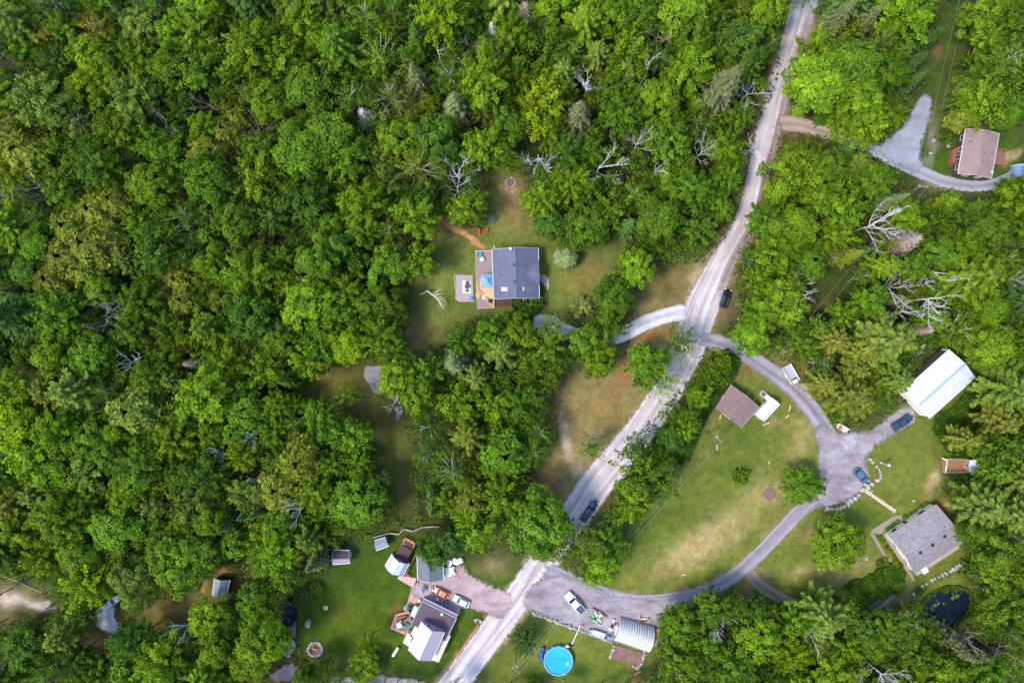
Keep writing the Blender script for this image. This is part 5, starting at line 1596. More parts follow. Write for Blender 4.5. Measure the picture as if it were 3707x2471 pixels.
MB().prism([w.xy for w in W2], .0, .05).build("floor", mat("brown_dirt", A(150, 110, 80), .2, 1.5), o)
railing(o, [W2[0], W2[1]], .05, GREYWOOD, 1.4, 1.6, .07)
railing(o, [W2[2], W2[3]], .05, GREYWOOD, 1.4, 1.6, .07)
MB().bar(P(3430, 1660, 1.3), P(3423, 1706, 1.3), .22, .12).build("gate_beam", WHITE, o)
MB().bar(P(3411, 1656, 1.3), P(3431, 1670, 1.3), .18, .12).build("gate_beam", WHITE, o)
MB().bar(P(3452, 1660, 1.2), P(3466, 1672, 1.2), .08, .08).build("perch", GREYWOOD, o)
for q in (W2[0], W2[3]):
    MB().box(q.x, q.y, .7, .14, .14, 1.4).build("gate_post", WHITE, o)
# hidden-away brown beams in the wood above the yard
o = thing("log_steps", "row of brown timber steps half hidden in the trees above the yard", "steps", P(1612, 647))
for k in range(6):
    MB().bar(P(1601, 626 + 8 * k, .4 + .15 * k), P(1627, 632 + 8 * k, .4 + .15 * k), .22, .16).build("step", mat("timber_brown", A(138, 96, 78), .2), o)
MB().bar(P(1600, 625, .3), P(1600, 668, 1.1), .12, .2).build("stringer", DARKWOOD, o)
MB().bar(P(1628, 631, .3), P(1628, 673, 1.1), .12, .2).build("stringer", DARKWOOD, o)
# ------------------------------------------------------------------ vehicles
def paint_mat(name, c, rough=0.25):
    return mat(name, c, .04, 2, rough, .0, spec=.5, coat=.6)


TYRE = mat("tyre_rubber", (.015, .015, .016), .2, 4, .8)
RIM = mat("wheel_metal", (.5, .5, .52), .1, 4, .35, .8)
CARGLASS = mat("car_glass", (.02, .035, .04), .1, 1, .05, spec=.7)
LAMP = mat("lamp_lens", (.8, .8, .78), .03, 4, .1)
TAILLAMP = mat("tail_lamp_red", (.45, .02, .02), .1, 4, .2)


def heading(dx, dy):
    return math.atan2(-dy, dx)


def wheel(o, x, y, r=.34, w=.22):
    s = 1 if y > 0 else -1
    t = MB().tube([(x, y - w / 2 * s, r), (x, y + w / 2 * s, r)], r, 16).build("wheel", TYRE, o, local=True)
    MB().tube([(x, y + w * .4 * s, r), (x, y + (w / 2 + .015) * s, r)], r * .62, 12).build("rim", RIM, t, local=True)


def ring(x, w, z0, z1, r=.12):
    """rounded section across the car"""
    return [(x, -w, z0 + r), (x, -w, z1 - r), (x, -w + r * .5, z1 - r * .3), (x, -w + r * 1.6, z1), (x, w - r * 1.6, z1), (x, w - r * .5, z1 - r * .3), (x, w, z1 - r), (x, w, z0 + r), (x, w - r, z0), (x, -w + r, z0)]


def vehicle(kind, name, label, cat, px, py, dx, dy, L_, m, group="parked cars and trucks", roof_m=None, bed_m=None):
    """dx, dy: which way the nose points in the photograph"""
    o = thing(name, label, cat, P(px, py) + Vector((0, 0, .05)), heading(dx, dy), group)
    S = L_ / {'suv': 4.7, 'car': 4.4, 'pickup': 5.8}[kind]
    if kind == 'pickup':
        hw, belt = .98, 1.12
        st = [(-2.9, .88, .5, 1.1), (-2.84, .96, .42, belt), (-1.0, hw, .38, belt), (.6, hw, .36, belt), (1.35, hw, .36, 1.12), (2.3, .96, .36, 1.06), (2.72, .9, .4, .98), (2.88, .72, .48, .86)]
        cab = (-.95, 1.25, -.72, .62, 1.82, .74)
        wx = (-1.75, 1.85)
    elif kind == 'suv':
        hw, belt = .93, 1.08
        st = [(-2.34, .74, .5, .98), (-2.24, .88, .4, belt), (-1.2, hw, .34, belt), (.6, hw, .34, belt), (1.2, hw, .34, 1.06), (1.9, .9, .36, .98), (2.2, .82, .42, .88), (2.34, .62, .5, .74)]
        cab = (-2.18, 1.12, -1.9, .42, 1.68, .7)
        wx = (-1.42, 1.42)
    else:
        hw, belt = .88, .96
        st = [(-2.18, .66, .46, .84), (-2.08, .82, .36, .94), (-1.2, hw, .3, belt), (.5, hw, .3, belt), (1.0, hw, .3, .94), (1.7, .85, .32, .84), (2.05, .76, .38, .74), (2.18, .56, .46, .62)]
        cab = (-1.85, 1.05, -1.3, .28, 1.44, .64)
        wx = (-1.3, 1.32)
    body = MB().loft([ring(x, w, a, b_) for x, w, a, b_ in st]).build("body", m, o, True, local=True)
    x0, x1, t0, t1, zt, tw = cab
    bw = hw - .07
    zb = belt - .03
    MB().loft([[(x0, -bw, zb), (x1, -bw, zb), (x1, bw, zb), (x0, bw, zb)], [(t0 - .05, -tw - .03, zt - .07), (t1 + .1, -tw - .03, zt - .07), (t1 + .1, tw + .03, zt - .07), (t0 - .05, tw + .03, zt - .07)]]).build("windows", CARGLASS, o, local=True)
    MB().loft([[(t0 - .12, -tw - .06, zt - .09), (t1 + .14, -tw - .06, zt - .09), (t1 + .14, tw + .06, zt - .09), (t0 - .12, tw + .06, zt - .09)], [(t0 - .06, -tw, zt - .02), (t1 + .06, -tw, zt - .02), (t1 + .06, tw, zt - .02), (t0 - .06, tw, zt - .02)], [(t0 + .1, -tw + .14, zt), (t1 - .06, -tw + .14, zt), (t1 - .06, tw - .14, zt), (t0 + .1, tw - .14, zt)]]).build("roof", roof_m or m, o, local=True)
    mb = MB()
    for s in (-1, 1):
        mb.bar((x1, s * (bw + .005), zb), (t1 + .1, s * (tw + .05), zt - .07), .09)
        mb.bar((x0, s * (bw + .005), zb), (t0 - .05, s * (tw + .05), zt - .07), .12)
        xm = (x0 + x1) / 2 - .1
        mb.bar((xm, s * (bw + .01), zb), ((t0 + t1) / 2, s * (tw + .05), zt - .07), .08)
    mb.build("pillars", m, o, local=True)
    for s in (-1, 1):
        for x in wx:
            wheel(o, x, s * (hw - .1))
        MB().box(st[-2][0] + .06, s * (st[-2][1] - .16), st[-2][3] - .06, .2, .34, .12, -s * .35).build("headlight", LAMP, o, local=True)
        MB().box(st[1][0] - .06, s * (st[1][1] - .1), st[1][3] - .2, .1, .2, .26).build("taillight", TAILLAMP, o, local=True)
        MB().box(x1 - .12, s * (hw + .1), belt + .06, .12, .2, .15).build("mirror", m, o, local=True)
        MB().box(xm + .55, s * (hw + .01), belt - .16, .16, .03, .04).build("door_handle", BLACK, o, local=True)
    MB().box(st[-1][0] - .02, 0, .5, .1, 1.2, .18).build("bumper", BLACK, o, local=True)
    if kind == 'pickup':
        MB().box(-1.95, 0, belt + .012, 1.78, 1.62, .03).build("bed_cover", bed_m or BLACK, o, local=True)
        for k in range(4):
            MB().box(-2.65 + .47 * k, 0, belt + .04, .05, 1.62, .03).build("bed_rib", bed_m or BLACK, o, local=True)
    else:
        for s in (-1, 1):
            MB().bar((t0 + .2, s * (tw - .1), zt + .04), (t1 - .1, s * (tw - .1), zt + .04), .04).build("roof_rail", GREYMETAL, o, local=True)
    o.scale = (S, S, S)
    return o


NAVY = paint_mat("navy_paint", (.012, .035, .075))
TEAL = paint_mat("black_teal_paint", (.006, .016, .022), .12)
SILVER = paint_mat("white_paint_car", (.68, .70, .72))
ICE = paint_mat("pale_blue_white_paint", (.55, .66, .78))
vehicle('suv', "parked_car", "glossy black SUV parked on the right edge of the gravel road", "car", 2622, 1081, 85, -245, 4.6, TEAL)
vehicle('pickup', "pickup_truck", "dark navy pickup on the gravel road beside the big roadside trees", "pickup truck", 2131, 1846, 90, -135, 5.7, NAVY, bed_m=mat("navy_bed_liner", (.02, .04, .07)))
vehicle('pickup', "pickup_truck", "navy pickup parked before the white metal garage", "pickup truck", 3259, 1526, 175, -115, 5.6, paint_mat("deep_blue_paint", (.012, .04, .085)), bed_m=mat("navy_bed_liner", (.02, .04, .07)))
vehicle('car', "parked_car", "blue hatchback parked by the curved row of boulders", "car", 3111, 1720, 110, 125, 4.3, paint_mat("steel_blue_paint", (.05, .105, .18)))
vehicle('car', "parked_car", "orange car parked on the pinkish drive", "car", 1598, 2139, -.9, -.42, 4.0, paint_mat("orange_paint", (.62, .14, .03)))
vehicle('car', "parked_car", "white and pale blue car parked near the road on the pinkish drive", "car", 1671, 2171, -.88, -.45, 4.2, ICE, roof_m=SILVER)
vehicle('pickup', "pickup_truck", "white pickup with dark bed cover on the work yard", "pickup truck", 2080, 2176, -.66, -.75, 6.0, SILVER, bed_m=mat("slate_bed_cover", (.05, .065, .09)))
vehicle('car', "parked_car", "white car half hidden under trees at the lower left parking spot", "car", 408, 2178, .8, -.6, 4.2, ICE)


# --- trailers
def trailer(name, label, px, py, dx, dy, L_, Wd, side_m, floor_m, h=.45, tongue=1.1, group="trailers"):
    o = thing(name, label, "trailer", P(px, py), heading(dx, dy), group)
    MB().box(0, 0, .55, L_, Wd, .12).build("bed", floor_m, o, local=True)
    for s in (-1, 1):
        MB().box(0, s * (Wd / 2 + .03), .62 + h / 2, L_, .06, h).build("side_board", side_m, o, local=True)
        MB().box(s * (L_ / 2 + .03), 0, .62 + h / 2, .06, Wd + .12, h).build("end_board", side_m, o, local=True)
        wheel(o, -.15, s * (Wd / 2 + .2), .3, .2)
        MB().box(-.15, s * (Wd / 2 + .2), .66, .85, .26, .05).build("mudguard", side_m, o, local=True)
        MB().bar((L_ / 2, s * Wd * .35, .5), (L_ / 2 + tongue, 0, .5), .08).build("tongue", GREYMETAL, o, local=True)
    return o


o = trailer("dump_trailer", "white dump trailer with grey load bed beside the lane", 2858, 1352, 30, 52, 4.4, 2.2, WHITE, mat("grey_load", A(176, 172, 182), .1), .6)
MB().box(1.95, 0, 1.0, .9, 1.0, .75, 0, .06, .06).build("tool_box", WHITE, o, local=True)
MB().box(1.4, 0, .95, .12, 1.3, .5).build("bulkhead", BLACK, o, local=True)
o = trailer("utility_trailer", "small weathered cart trailer behind the white dump trailer", 2904, 1401, .72, .62, 2.0, 1.2, GREYWOOD, mat("cart_floor", A(160, 146, 134), .15), .35, .3)
o = trailer("kayak_trailer", "open trailer loaded with kayaks and gear behind the white pickup", 2159, 2226, -.84, -.54, 4.0, 2.1, mat("pale_trailer_metal", A(200, 196, 190), .1, 3, .5), mat("trailer_floor_brown", A(146, 124, 110), .25, 3), .4, 1.0)


def hull(o, L_, Wd, D, m, name="hull", z=.0, inner=None, y0=0.0, x0=0.0, rz=0.0, pointed=2):
    """open boat body, bow towards +x (and stern too when pointed is 2)"""
    rings, rin = [], []
    c, s = math.cos(rz), math.sin(rz)
    for i in range(11):
        t = i / 10
        x = (t - .5) * L_
        if pointed == 2:
            w = Wd / 2 * math.sin(math.pi * (.03 + .94 * t)) ** .6
        else:
            w = Wd / 2 * (1 - max(0, (t - .45) / .56) ** 2.2) * .98 + .02
        rings.append([(x, w), (x, w * .62)])
    def tr(x, y, zz):
        return (x0 + x * c - y * s, y0 + x * s + y * c, zz)
    outer = [[tr(x, -w, z + D), tr(x, -wb, z + D * .25), tr(x, 0, z), tr(x, wb, z + D * .25), tr(x, w, z + D), tr(x, w - .05, z + D), tr(x, wb * .9, z + D * .35), tr(x, 0, z + .1), tr(x, -wb * .9, z + D * .35), tr(x, -w + .05, z + D)] for (x, w), (_, wb) in rings]
    return MB().loft(outer).build(name, m, o, local=True)


def kayak(label, px, py, dx, dy, L_, m, z):
    o = thing("kayak", label, "kayak", P(px, py) + Vector((0, 0, z)), heading(dx, dy), "boats on the open trailer")
    mb = MB()
    rr = []
    for i in range(11):
        t = i / 10
        w = .36 * math.sin(math.pi * (.04 + .92 * t)) ** .7
        rr.append([((t - .5) * L_, -w, .16), ((t - .5) * L_, -w * .5, .02), ((t - .5) * L_, w * .5, .02), ((t - .5) * L_, w, .16), ((t - .5) * L_, w * .4, .3), ((t - .5) * L_, -w * .4, .3)])
    mb.loft(rr).build("hull", m, o, True, local=True)
    MB().lathe([(.3, .27), (.3, .32), (.24, .33)], 12, 0, 0, 1.5, .75).build("cockpit_rim", BLACK, o, local=True)
    return o


kayak("white kayak lying across the loaded open trailer", 2163, 2228, .5, .86, 3.1, WHITE, .62)
kayak("green kayak lying on the loaded open trailer", 2153, 2232, .62, .78, 2.8, mat("green_plastic", (.08, .42, .12), .1, 3, .4), .62)
o = thing("red_cooler", "red box on the loaded open trailer", "box", P(2170, 2221) + Vector((0, 0, .62)), .6)
MB().box(0, 0, .2, .9, .5, .4).build("body", mat("red_plastic", (.5, .03, .03), .1, 3, .4), o, local=True)
MB().box(0, 0, .43, .94, .54, .06).build("lid", WHITE, o, local=True)
o = thing("lumber_stack", "pile of pale boards at the front of the loaded open trailer", "lumber", P(2141, 2218) + Vector((0, 0, .62)), heading(-.84, -.54))
for k in range(5):
    MB().box(random.uniform(-.1, .1), -.5 + .25 * k, .05 + .02 * k, 1.1, .18, .08, random.uniform(-.1, .1)).build("board", GREYWOOD, o, local=True)


def boat(name, label, px, py, dx, dy, L_, Wd, m, seats, seat_m, motor=True, z=.45, extra=None):
    o = thing(name, label, "boat", P(px, py), heading(dx, dy), "small open boats")
    hull(o, L_, Wd, .6, m, z=z, pointed=1)
    for x in seats:
        MB().box(x, 0, z + .42, .28, Wd * .8, .06).build("seat", seat_m, o, local=True)
    if motor:
        MB().box(-L_ / 2 - .12, 0, z + .75, .42, .32, .5, 0, .05, .05).build("outboard_motor", BLACK, o, local=True)
    for s in (-1, 1):
        MB().box(.2, s * .5, z * .5, .25, .2, z).build("cradle", GREYWOOD, o, local=True)
    return o


o = boat("fishing_boat", "tan fishing boat with red seat at the edge of the gravel yard", 3040, 1546, -.85, -.52, 3.7, 1.5, mat("tan_hull", A(206, 190, 168), .1, 3, .5), (-.9, .9), WHITE)
MB().box(.35, .1, 1.02, .5, .5, .3).build("red_seat", mat("red_plastic", (.5, .03, .03)), o, local=True)
for s in (-.35, .3):
    MB().box(-.5, s, 1.02, .42, .42, .25).build("white_seat", WHITE, o, local=True)
boat("aluminium_boat", "pale aluminium rowing boat with bench seats by the stone wall", 2158, 2287, -.94, -.33, 4.4, 1.5, mat("aluminium_hull", (.5, .54, .62), .08, 3, .4, .3), (-1.5, -.7, .1, .9), WHITE, True)

# ------------------------------------------------------------------ pool and yard things
o = thing("swimming_pool", "round above ground pool with bright blue water", "pool", P(2020, 2383))
MB().lathe([(3.38, 0), (3.42, 1.2), (3.5, 1.25), (3.5, 1.3), (3.28, 1.3), (3.26, 1.02), (3.26, .3)], 40).build("wall", mat("pool_wall_blue", (.12, .36, .62), .08, 2, .4), o, local=True)
MB().lathe([(3.27, .95), (3.27, 1.0)], 40).build("water", mat("pool_water", (.02, .30, .56), .22, .5, .06, bump=.5), o, local=True)
for k in range(16):
    t = k * math.pi / 8
    MB().box(3.46 * math.cos(t), 3.46 * math.sin(t), .66, .12, .2, 1.3, t).build("upright", mat("pale_pool_trim", (.5, .62, .72), .08), o, local=True)
ld = thing("pool_ladder", "white pool ladder leaning over the lower pool rim", "ladder", P(2041, 2426))
for s in (-.3, .3):
    MB().tube([(s, -.5, 0), (s, -.1, 1.7), (s, .25, 1.75), (s, .5, .95)], .045).build("rail", WHITE, ld, local=True)
for k in range(4):
    MB().bar((-.3, -.45 + .09 * k, .35 + .35 * k), (.3, -.45 + .09 * k, .35 + .35 * k), .14, .06).build("rung", WHITE, ld, local=True)
o = thing("pool_cover_roll", "dark blue pool cover bundled against the left rim of the pool", "pool cover", P(1963, 2364), 1.45)
DB = mat("dark_blue_tarp", (.01, .05, .28), .25, 3, .45)
for k, (x, y, rx, ry, rz_) in enumerate([(1.2, 0, .8, .5, .45), (.1, .1, .9, .55, .5), (-1.1, 0, .85, .5, .42)]):
    MB().blob(x, y, .42, rx, ry, rz_, 30 + k, .2).build("fold", DB, o, True, local=True)
o = thing("pool_pump", "pump and filter on the upper right rim of the pool", "pump", P(2058, 2334))
MB().lathe([(.3, 0), (.32, .7), (.22, .9), (.1, .95)], 12).build("filter_tank", GREYMETAL, o, True, local=True)
MB().box(.6, -.1, .25, .6, .35, .45).build("motor", BLACK, o, local=True)
MB().box(-.5, .15, .55, .5, .5, 1.1).build("skimmer", WHITE, o, local=True)
solo("pool_hose", MB().tube([P(2099, 2260, .3), P(2094, 2280, .25), P(2082, 2305, .2), P(2070, 2330, .4)], .11, 7), mat("pale_hose", (.6, .7, .68), .1), "pale hose curving from the stone wall to the pool", "hose")
o = thing("swim_float", "green and white float on the pool water", "pool toy", P(2056, 2393) + Vector((0, 0, 1.0)), .6)
for k in range(3):
    MB().tube([(-.5, -.3 + .3 * k, .08), (.4, -.25 + .3 * k, .08)], .09, 8).build("tube", mat("float_green", (.1, .6, .3), .1) if k == 0 else WHITE, o, True, local=True)

# stone wall along the yard, every stone its own
STONE = mat("pale_field_stone", A(188, 174, 160), .2, 2.5, .9, bump=.4)
STONE2 = mat("grey_field_stone", A(164, 158, 156), .2, 2.5, .9, bump=.4)
stone_me = [MB().blob(0, 0, .3, .5, .42, .36, 80 + i, .2).mesh("stone", STONE if i % 2 else STONE2) for i in range(7)]


def boulder(px, py, s, label, name="boulder", group="boulders set along edges", parent=None, k=None, cat="boulder", z=-.06):
    me = stone_me[random.randrange(7) if k is None else k]
    p = P(px, py)
    if parent is None:
        q = link(name, me, None, (p.x, p.y, z))
        tag(q, label, cat, group)
    else:
        r = ROOT[parent.name]
        q = link(name, me, parent, (p.x - r.x, p.y - r.y, z))
    q.rotation_euler = (0, 0, random.uniform(0, 6.28))
    q.scale = (s * random.uniform(.85, 1.15), s * random.uniform(.85, 1.15), s * random.uniform(.8, 1.1))
    return q


o = thing("stone_wall", "low pale stone retaining wall along the work yard", "stone wall", P(2070, 2270))
for i in range(34):
    t = i / 33
    x, y = 1930 + (2211 - 1930) * t, 2219 + (2322 - 2219) * t
    boulder(x + random.uniform(-2, 2), y + random.uniform(-2, 2), random.uniform(.65, 1.05) if t < .65 else random.uniform(.5, .7), None, "stone", parent=o)
    if t < .6 and i % 2:
        boulder(x + 5, y - 7, random.uniform(.4, .7), None, "stone", parent=o)
ORD = ["first", "second", "third", "fourth", "fifth", "sixth", "seventh", "eighth", "ninth", "tenth", "eleventh", "twelfth", "thirteenth", "fourteenth", "fifteenth", "sixteenth", "seventeenth", "eighteenth", "nineteenth", "twentieth", "twenty first", "twenty second", "twenty third", "twenty fourth", "twenty fifth", "twenty sixth", "twenty seventh", "twenty eighth", "twenty ninth", "thirtieth"]
row = [(3149, 1661, .9), (3158, 1672, .8), (3172, 1688, .8), (3182, 1697, .6), (3186, 1707, .8), (3188, 1718, .7), (3187, 1728, .9), (3174, 1736, 1.3), (3155, 1750, 1.4), (3139, 1760, 1.5), (3121, 1771, 1.2), (3107, 1791, 1.3), (3094, 1803, 1.3), (3080, 1811, 1.4), (3069, 1822, 1.4), (3055, 1832, 1.2), (3042, 1837, 1.1), (3027, 1840, 1.2), (3012, 1840, 1.2), (2996, 1840, 1.1), (2987, 1846, .6)]
for i, (x, y, s) in enumerate(row):
    boulder(x, y, s, ORD[i] + " boulder of the curved row by the gravel yard, counted from its upper end", group="curved row of boulders")
boulder(3153, 1777, .95, "single white boulder just below the curved boulder row")
boulder(2961, 2057, 1.0, "single pale boulder on the lawn left of the round yard tree")
boulder(3003, 2039, 1.0, "pinkish boulder at the foot of the round yard tree")
boulder(3306, 1811, .7, "small stone on the lawn above the grey roofed house")
for i, (x, y, s) in enumerate([(1722, 2243, .9), (1730, 2240, .6), (1740, 2246, .8)]):
    boulder(x, y, s, ["leftmost", "middle", "rightmost"][i] + " stone of three on the grass corner beside the gravel road")
for i, (x, y, s) in enumerate([(3376, 512, 1.3), (3432, 526, 1.3), (3366, 556, .9)]):
    boulder(x, y, s, ["pale boulder beside the slate drive, nearest its parking triangle", "pale boulder on the lawn left of the brown roofed house", "pinkish boulder lowest on the slate drive's edge"][i])
for i, (x, y, s) in enumerate([(3455, 334, .8), (3463, 322, .9), (3470, 313, .8), (3480, 302, .8), (3488, 292, 1.0), (3497, 288, .8), (3514, 304, .8), (3526, 310, .9), (3538, 312, .8)]):
    boulder(x, y, s, ORD[i] + " rock of the ragged heap above the brown roofed house, counted from the left", group="rocks of the upper right heap")
for i, (x, y, s) in enumerate([(3306, 2148, .8), (3320, 2140, .8), (3338, 2122, 1.0), (3350, 2112, 1.1), (3372, 2098, 1.1), (3384, 2092, .9), (3396, 2086, 1.0), (3410, 2080, .9), (3424, 2074, 1.1), (3440, 2066, 1.0), (3448, 2058, 1.3), (3460, 2050, 1.2), (3474, 2044, 1.0)]):
    boulder(x, y, s, ORD[i] + " rock of the border between grey roofed house and pond, counted from left", group="rock border above the pond")
for i, (x, y, s) in enumerate([(2222, 2337, .8), (2219, 2350, .9), (2214, 2362, .8), (2210, 2372, .9), (2208, 2378, .7)]):
    boulder(x, y, s, ORD[i] + " stone down the left side of the mulch bed below the hut", group="stones around the mulch bed")
for i, (x, y, s) in enumerate([(2332, 2358, .8), (2333, 2368, .8), (2329, 2378, .9), (2327, 2390, .8), (2321, 2400, .9), (2315, 2408, 1.0), (2306, 2414, 1.2), (2293, 2410, .8)]):
    boulder(x, y, s, ORD[i] + " stone down the right side of the mulch bed below the hut", group="stones around the mulch bed")
boulder(1118, 2252, 2.0, "grassy grey rock mound on the lower left lawn")


def flat(name, label, cat, pts, z0, z1, m, kind=None):
    mb = MB().prism([P(x, y).xy for x, y in pts], z0, z1)
    q = solo(name, mb, m, label, cat)
    if kind:
        q["kind"] = kind
        if "category" in q:
            del q["category"]
    return q


MULCH = mat("mixed_mulch", A(128, 98, 88), .3, 2.5, .95, big=.25)
flat("mulch_bed", "brown mulched garden bed below the ribbed hut", "garden bed", [(2228, 2331), (2327, 2362), (2318, 2410), (2214, 2382)], -.05, .16, MULCH)
flat("concrete_slab", "grey concrete slab at the left end of the ribbed hut", "slab", [(2222, 2238), (2237, 2243), (2226, 2284), (2212, 2279)], 0, .12, CONC)
flat("mulch_circle", "round brown burnt patch on the lower right lawn", "fire spot", [(2764, 1774), (2782, 1766), (2800, 1768), (2810, 1785), (2806, 1800), (2790, 1814), (2775, 1808), (2762, 1790)], -.05, .06, mat("burnt_soil", A(126, 92, 86), .25, 2))
flat("brush_heap", "reddish brown heap at the edge of the thicket", "heap", [(2688, 2142), (2705, 2136), (2726, 2140), (2740, 2164), (2722, 2190), (2706, 2180), (2692, 2164)], -.05, .3, mat("reddish_mulch", A(110, 78, 66), .3, 3))
flat("gravel_pad", "mauve gravel pad left of the deck", "patio", [(1645, 993), (1680, 996), (1711, 996), (1713, 1040), (1716, 1092), (1690, 1092), (1662, 1092), (1648, 1082), (1650, 1050), (1645, 1035)], -.05, .07, mat("pad_gravel", A(172, 156, 154), .14, 3, .95))
flat("white_mat", "white rug under the dark patio table", "rug", [(1674, 1017), (1704, 1016), (1705, 1060), (1675, 1061)], .074, .1, WHITE)
flat("walkway", "curved grey flagstone walk at the blue roofed house's door", "walk", [(1957, 994), (1966, 994), (1976, 997), (1984, 1004), (1987, 1014), (1988, 1034), (1984, 1050), (1971, 1050), (1970, 1036), (1966, 1022), (1957, 1016)], -.03, .07, mat("flagstone_grey", A(178, 164, 152), .12, 2, .9))
o = thing("brick_path", "narrow red brick path from the flagstone walk to the driveway", "path", P(1975, 1082))
BRICK = mat("red_brick", A(168, 116, 92), .25, 2, .9)
bm_ = MB().box(0, 0, 0, .54, .26, .08).mesh("brick", BRICK)
for k in range(15):
    p = P(1975.5 - .05 * k, 1055 + 4.1 * k)
    q = link("brick", bm_, o, (p.x - ROOT[o.name].x, p.y - ROOT[o.name].y, .02)); q.rotation_euler = (0, 0, random.uniform(-.06, .06))
o = thing("slab_path", "pale slab path from the boulder row to the grey roofed house", "path", P(3190, 1815))
SLAB = mat("pale_surface", A(206, 186, 164), .14, 2, .9)
for k in range(15):
    t = k / 14
    x, y = 3128 + (3238 - 3128) * t, 1772 + (1848 - 1772) * t
    p = P(x, y) - ROOT[o.name]
    MB().box(p.x, p.y, .02, .52 + random.uniform(-.04, .04), .85 + random.uniform(-.1, .1), .1, -.6 + random.uniform(-.06, .06)).build("slab", SLAB, o, local=True)
PAVE = mat("brown_pavers", A(146, 134, 118), .14, 2, .9)
flat("paved_walk", "brown paved walk bent round the left of the grey roofed house", "walk", [(3236, 1866), (3262, 1862), (3272, 1884), (3196, 1930), (3182, 1936), (3178, 1930), (3149, 1929), (3160, 1914)], -.03, .06, PAVE)
flat("paved_strip", "brown paved strip between the small shrubs and round shrubs", "walk", [(3149, 1930), (3164, 1932), (3206, 2006), (3240, 2044), (3244, 2060), (3224, 2064), (3196, 2006)], -.03, .064, PAVE)
flat("shrub_bed", "dark soil bed of clipped round shrubs lower left of house", "garden bed", [(3168, 2030), (3196, 2010), (3212, 2040), (3240, 2070), (3216, 2090), (3186, 2080)], -.04, .05, mat("dark_soil", A(84, 66, 58), .25, 3))
flat("flower_bed", "dark soil bed of round shrubs along the house front", "garden bed", [(3205, 1915), (3346, 1819), (3366, 1824), (3216, 1928)], -.04, .05, mat("dark_soil", A(84, 66, 58)))
flat("pink_terrace", "pinkish stone terrace in front of the flat roofed house", "terrace", [(1510, 2108), (1560, 2110), (1570, 2128), (1620, 2160), (1670, 2192), (1660, 2226), (1570, 2185), (1530, 2172), (1504, 2182), (1470, 2196), (1490, 2128)], -.03, .064, mat("pink_pavers", A(190, 150, 142), .12, 2, .9))
o = thing("pink_steps", "broad pink stone steps between barn and garage", "steps", P(1480, 2100))
s0, s1, s2, s3 = P(1450, 2080), P(1508, 2092), P(1496, 2126), P(1438, 2090)
for k in range(4):
    a_, b_ = k / 4 + .006, (k + 1) / 4 - .006
    MB().prism([mix(s0, s1, a_).xy, mix(s0, s1, b_).xy, mix(s3, s2, b_).xy, mix(s3, s2, a_).xy], -.03, .34 - .07 * k).build("slab", mat("pink_slab", A(212, 164, 160), .1, 2, .9), o)
# ------------------------------------------------------------------ shrubs
BUSH = [crown_broad(700 + i, 'round' if i != 1 else 'spray', .85, R=1.6, cz=.95, rz=1.05, ncl=34)[0] for i in range(3)]
for b_ in BUSH:
    b_.name = "shrub"


def shrub(px, py, r, col, label, group="garden shrubs", k=0, squash=1.0, name="shrub"):
    p = P(px, py, r / PPM * .8)
    q = link(name, BUSH[k], None, (p.x, p.y, -.02))
    s = r / PPM / 1.65
    q.scale = (s, s, s * squash)
    q.rotation_euler = (0, 0, random.uniform(0, 6.28))
    q.color = tint(PAL[col], random.Random(px))
    tag(q, label, "shrub", group)
    return q


_r = np.random.default_rng(9)
_d = unit(_r.normal(size=(5200, 3)) + (0, 0, .25))
_l = 1 + .05 * np.sin(_d[:, 0] * 9 + 2 * _d[:, 2]) + .05 * np.sin(_d[:, 1] * 11 - 3 * _d[:, 0])
BUSH.append(leaf_mesh("shrub", _d * (1.55 * _l * _r.uniform(.86, 1.0, 5200))[:, None] * (1, 1, .95) + (0, 0, 1.35), unit(_d + _r.normal(size=(5200, 3)) * .35), _r.uniform(.08, .15, 5200), .6, np.clip(.5 + .2 * _r.normal(size=5200) + 2 * (_l - 1), 0, 1), LEAF))
SH0 = shrub(2048, 932, 48, 'pale', "large round pale clipped shrub on the lawn right of the blue roofed house", k=3)
SH0.color = (.29, .37, .16, 1)
PALE2 = shrub(2103, 1107, 34, 'pale', "airy yellow green bush by the trees below the large round shrub", k=1)
PALE2.color = (.3, .36, .1, 1)
shrub(1890, 1110, 26, 'deep', "dark shrub against the lower wall of the blue roofed house, left one")
shrub(1925, 1108, 28, 'mid', "dark shrub against the lower wall of the blue roofed house, middle one")
shrub(1950, 1094, 24, 'deep', "dark shrub at the lower right corner of the blue roofed house")
shrub(1961, 1050, 15, 'deep', "small dark shrub between house wall and flagstone walk")
shrub(1915, 1128, 24, 'deep', "lowest dark shrub beside the driveway end")
shrub(2680, 1724, 27, 'mid', "lone bright bush in the middle of the lower right lawn", k=1)
shrub(1146, 2130, 20, 'mid', "small lone bush at the top of the lower left lawn", k=1)
for i, (x, y, r) in enumerate([(3213, 1918, 9), (3228, 1907, 9), (3240, 1897, 8), (3252, 1891, 9), (3281, 1873, 10), (3298, 1864, 8), (3317, 1855, 9), (3340, 1834, 9), (3355, 1824, 9)]):
    shrub(x, y, r, ('lime', 'mid', 'mid', 'lime', 'mid', 'lime', 'yellow', 'mid', 'mid')[i], ORD[i] + " small shrub along the front of the grey roofed house, from the left", "shrubs along the house front")
for i, (x, y, r) in enumerate([(3186, 1945, 9), (3198, 1961, 8), (3211, 1981, 7), (3223, 1997, 7), (3236, 2010, 6), (3240, 2023, 6), (3246, 2037, 10), (3252, 2046, 9)]):
    shrub(x, y, r, ('mid', 'lime', 'mid', 'lime', 'mid', 'mid', 'yellow', 'lime')[i], ORD[i] + " small shrub down the left side of the grey roofed house, from the top", "shrubs down the house side")
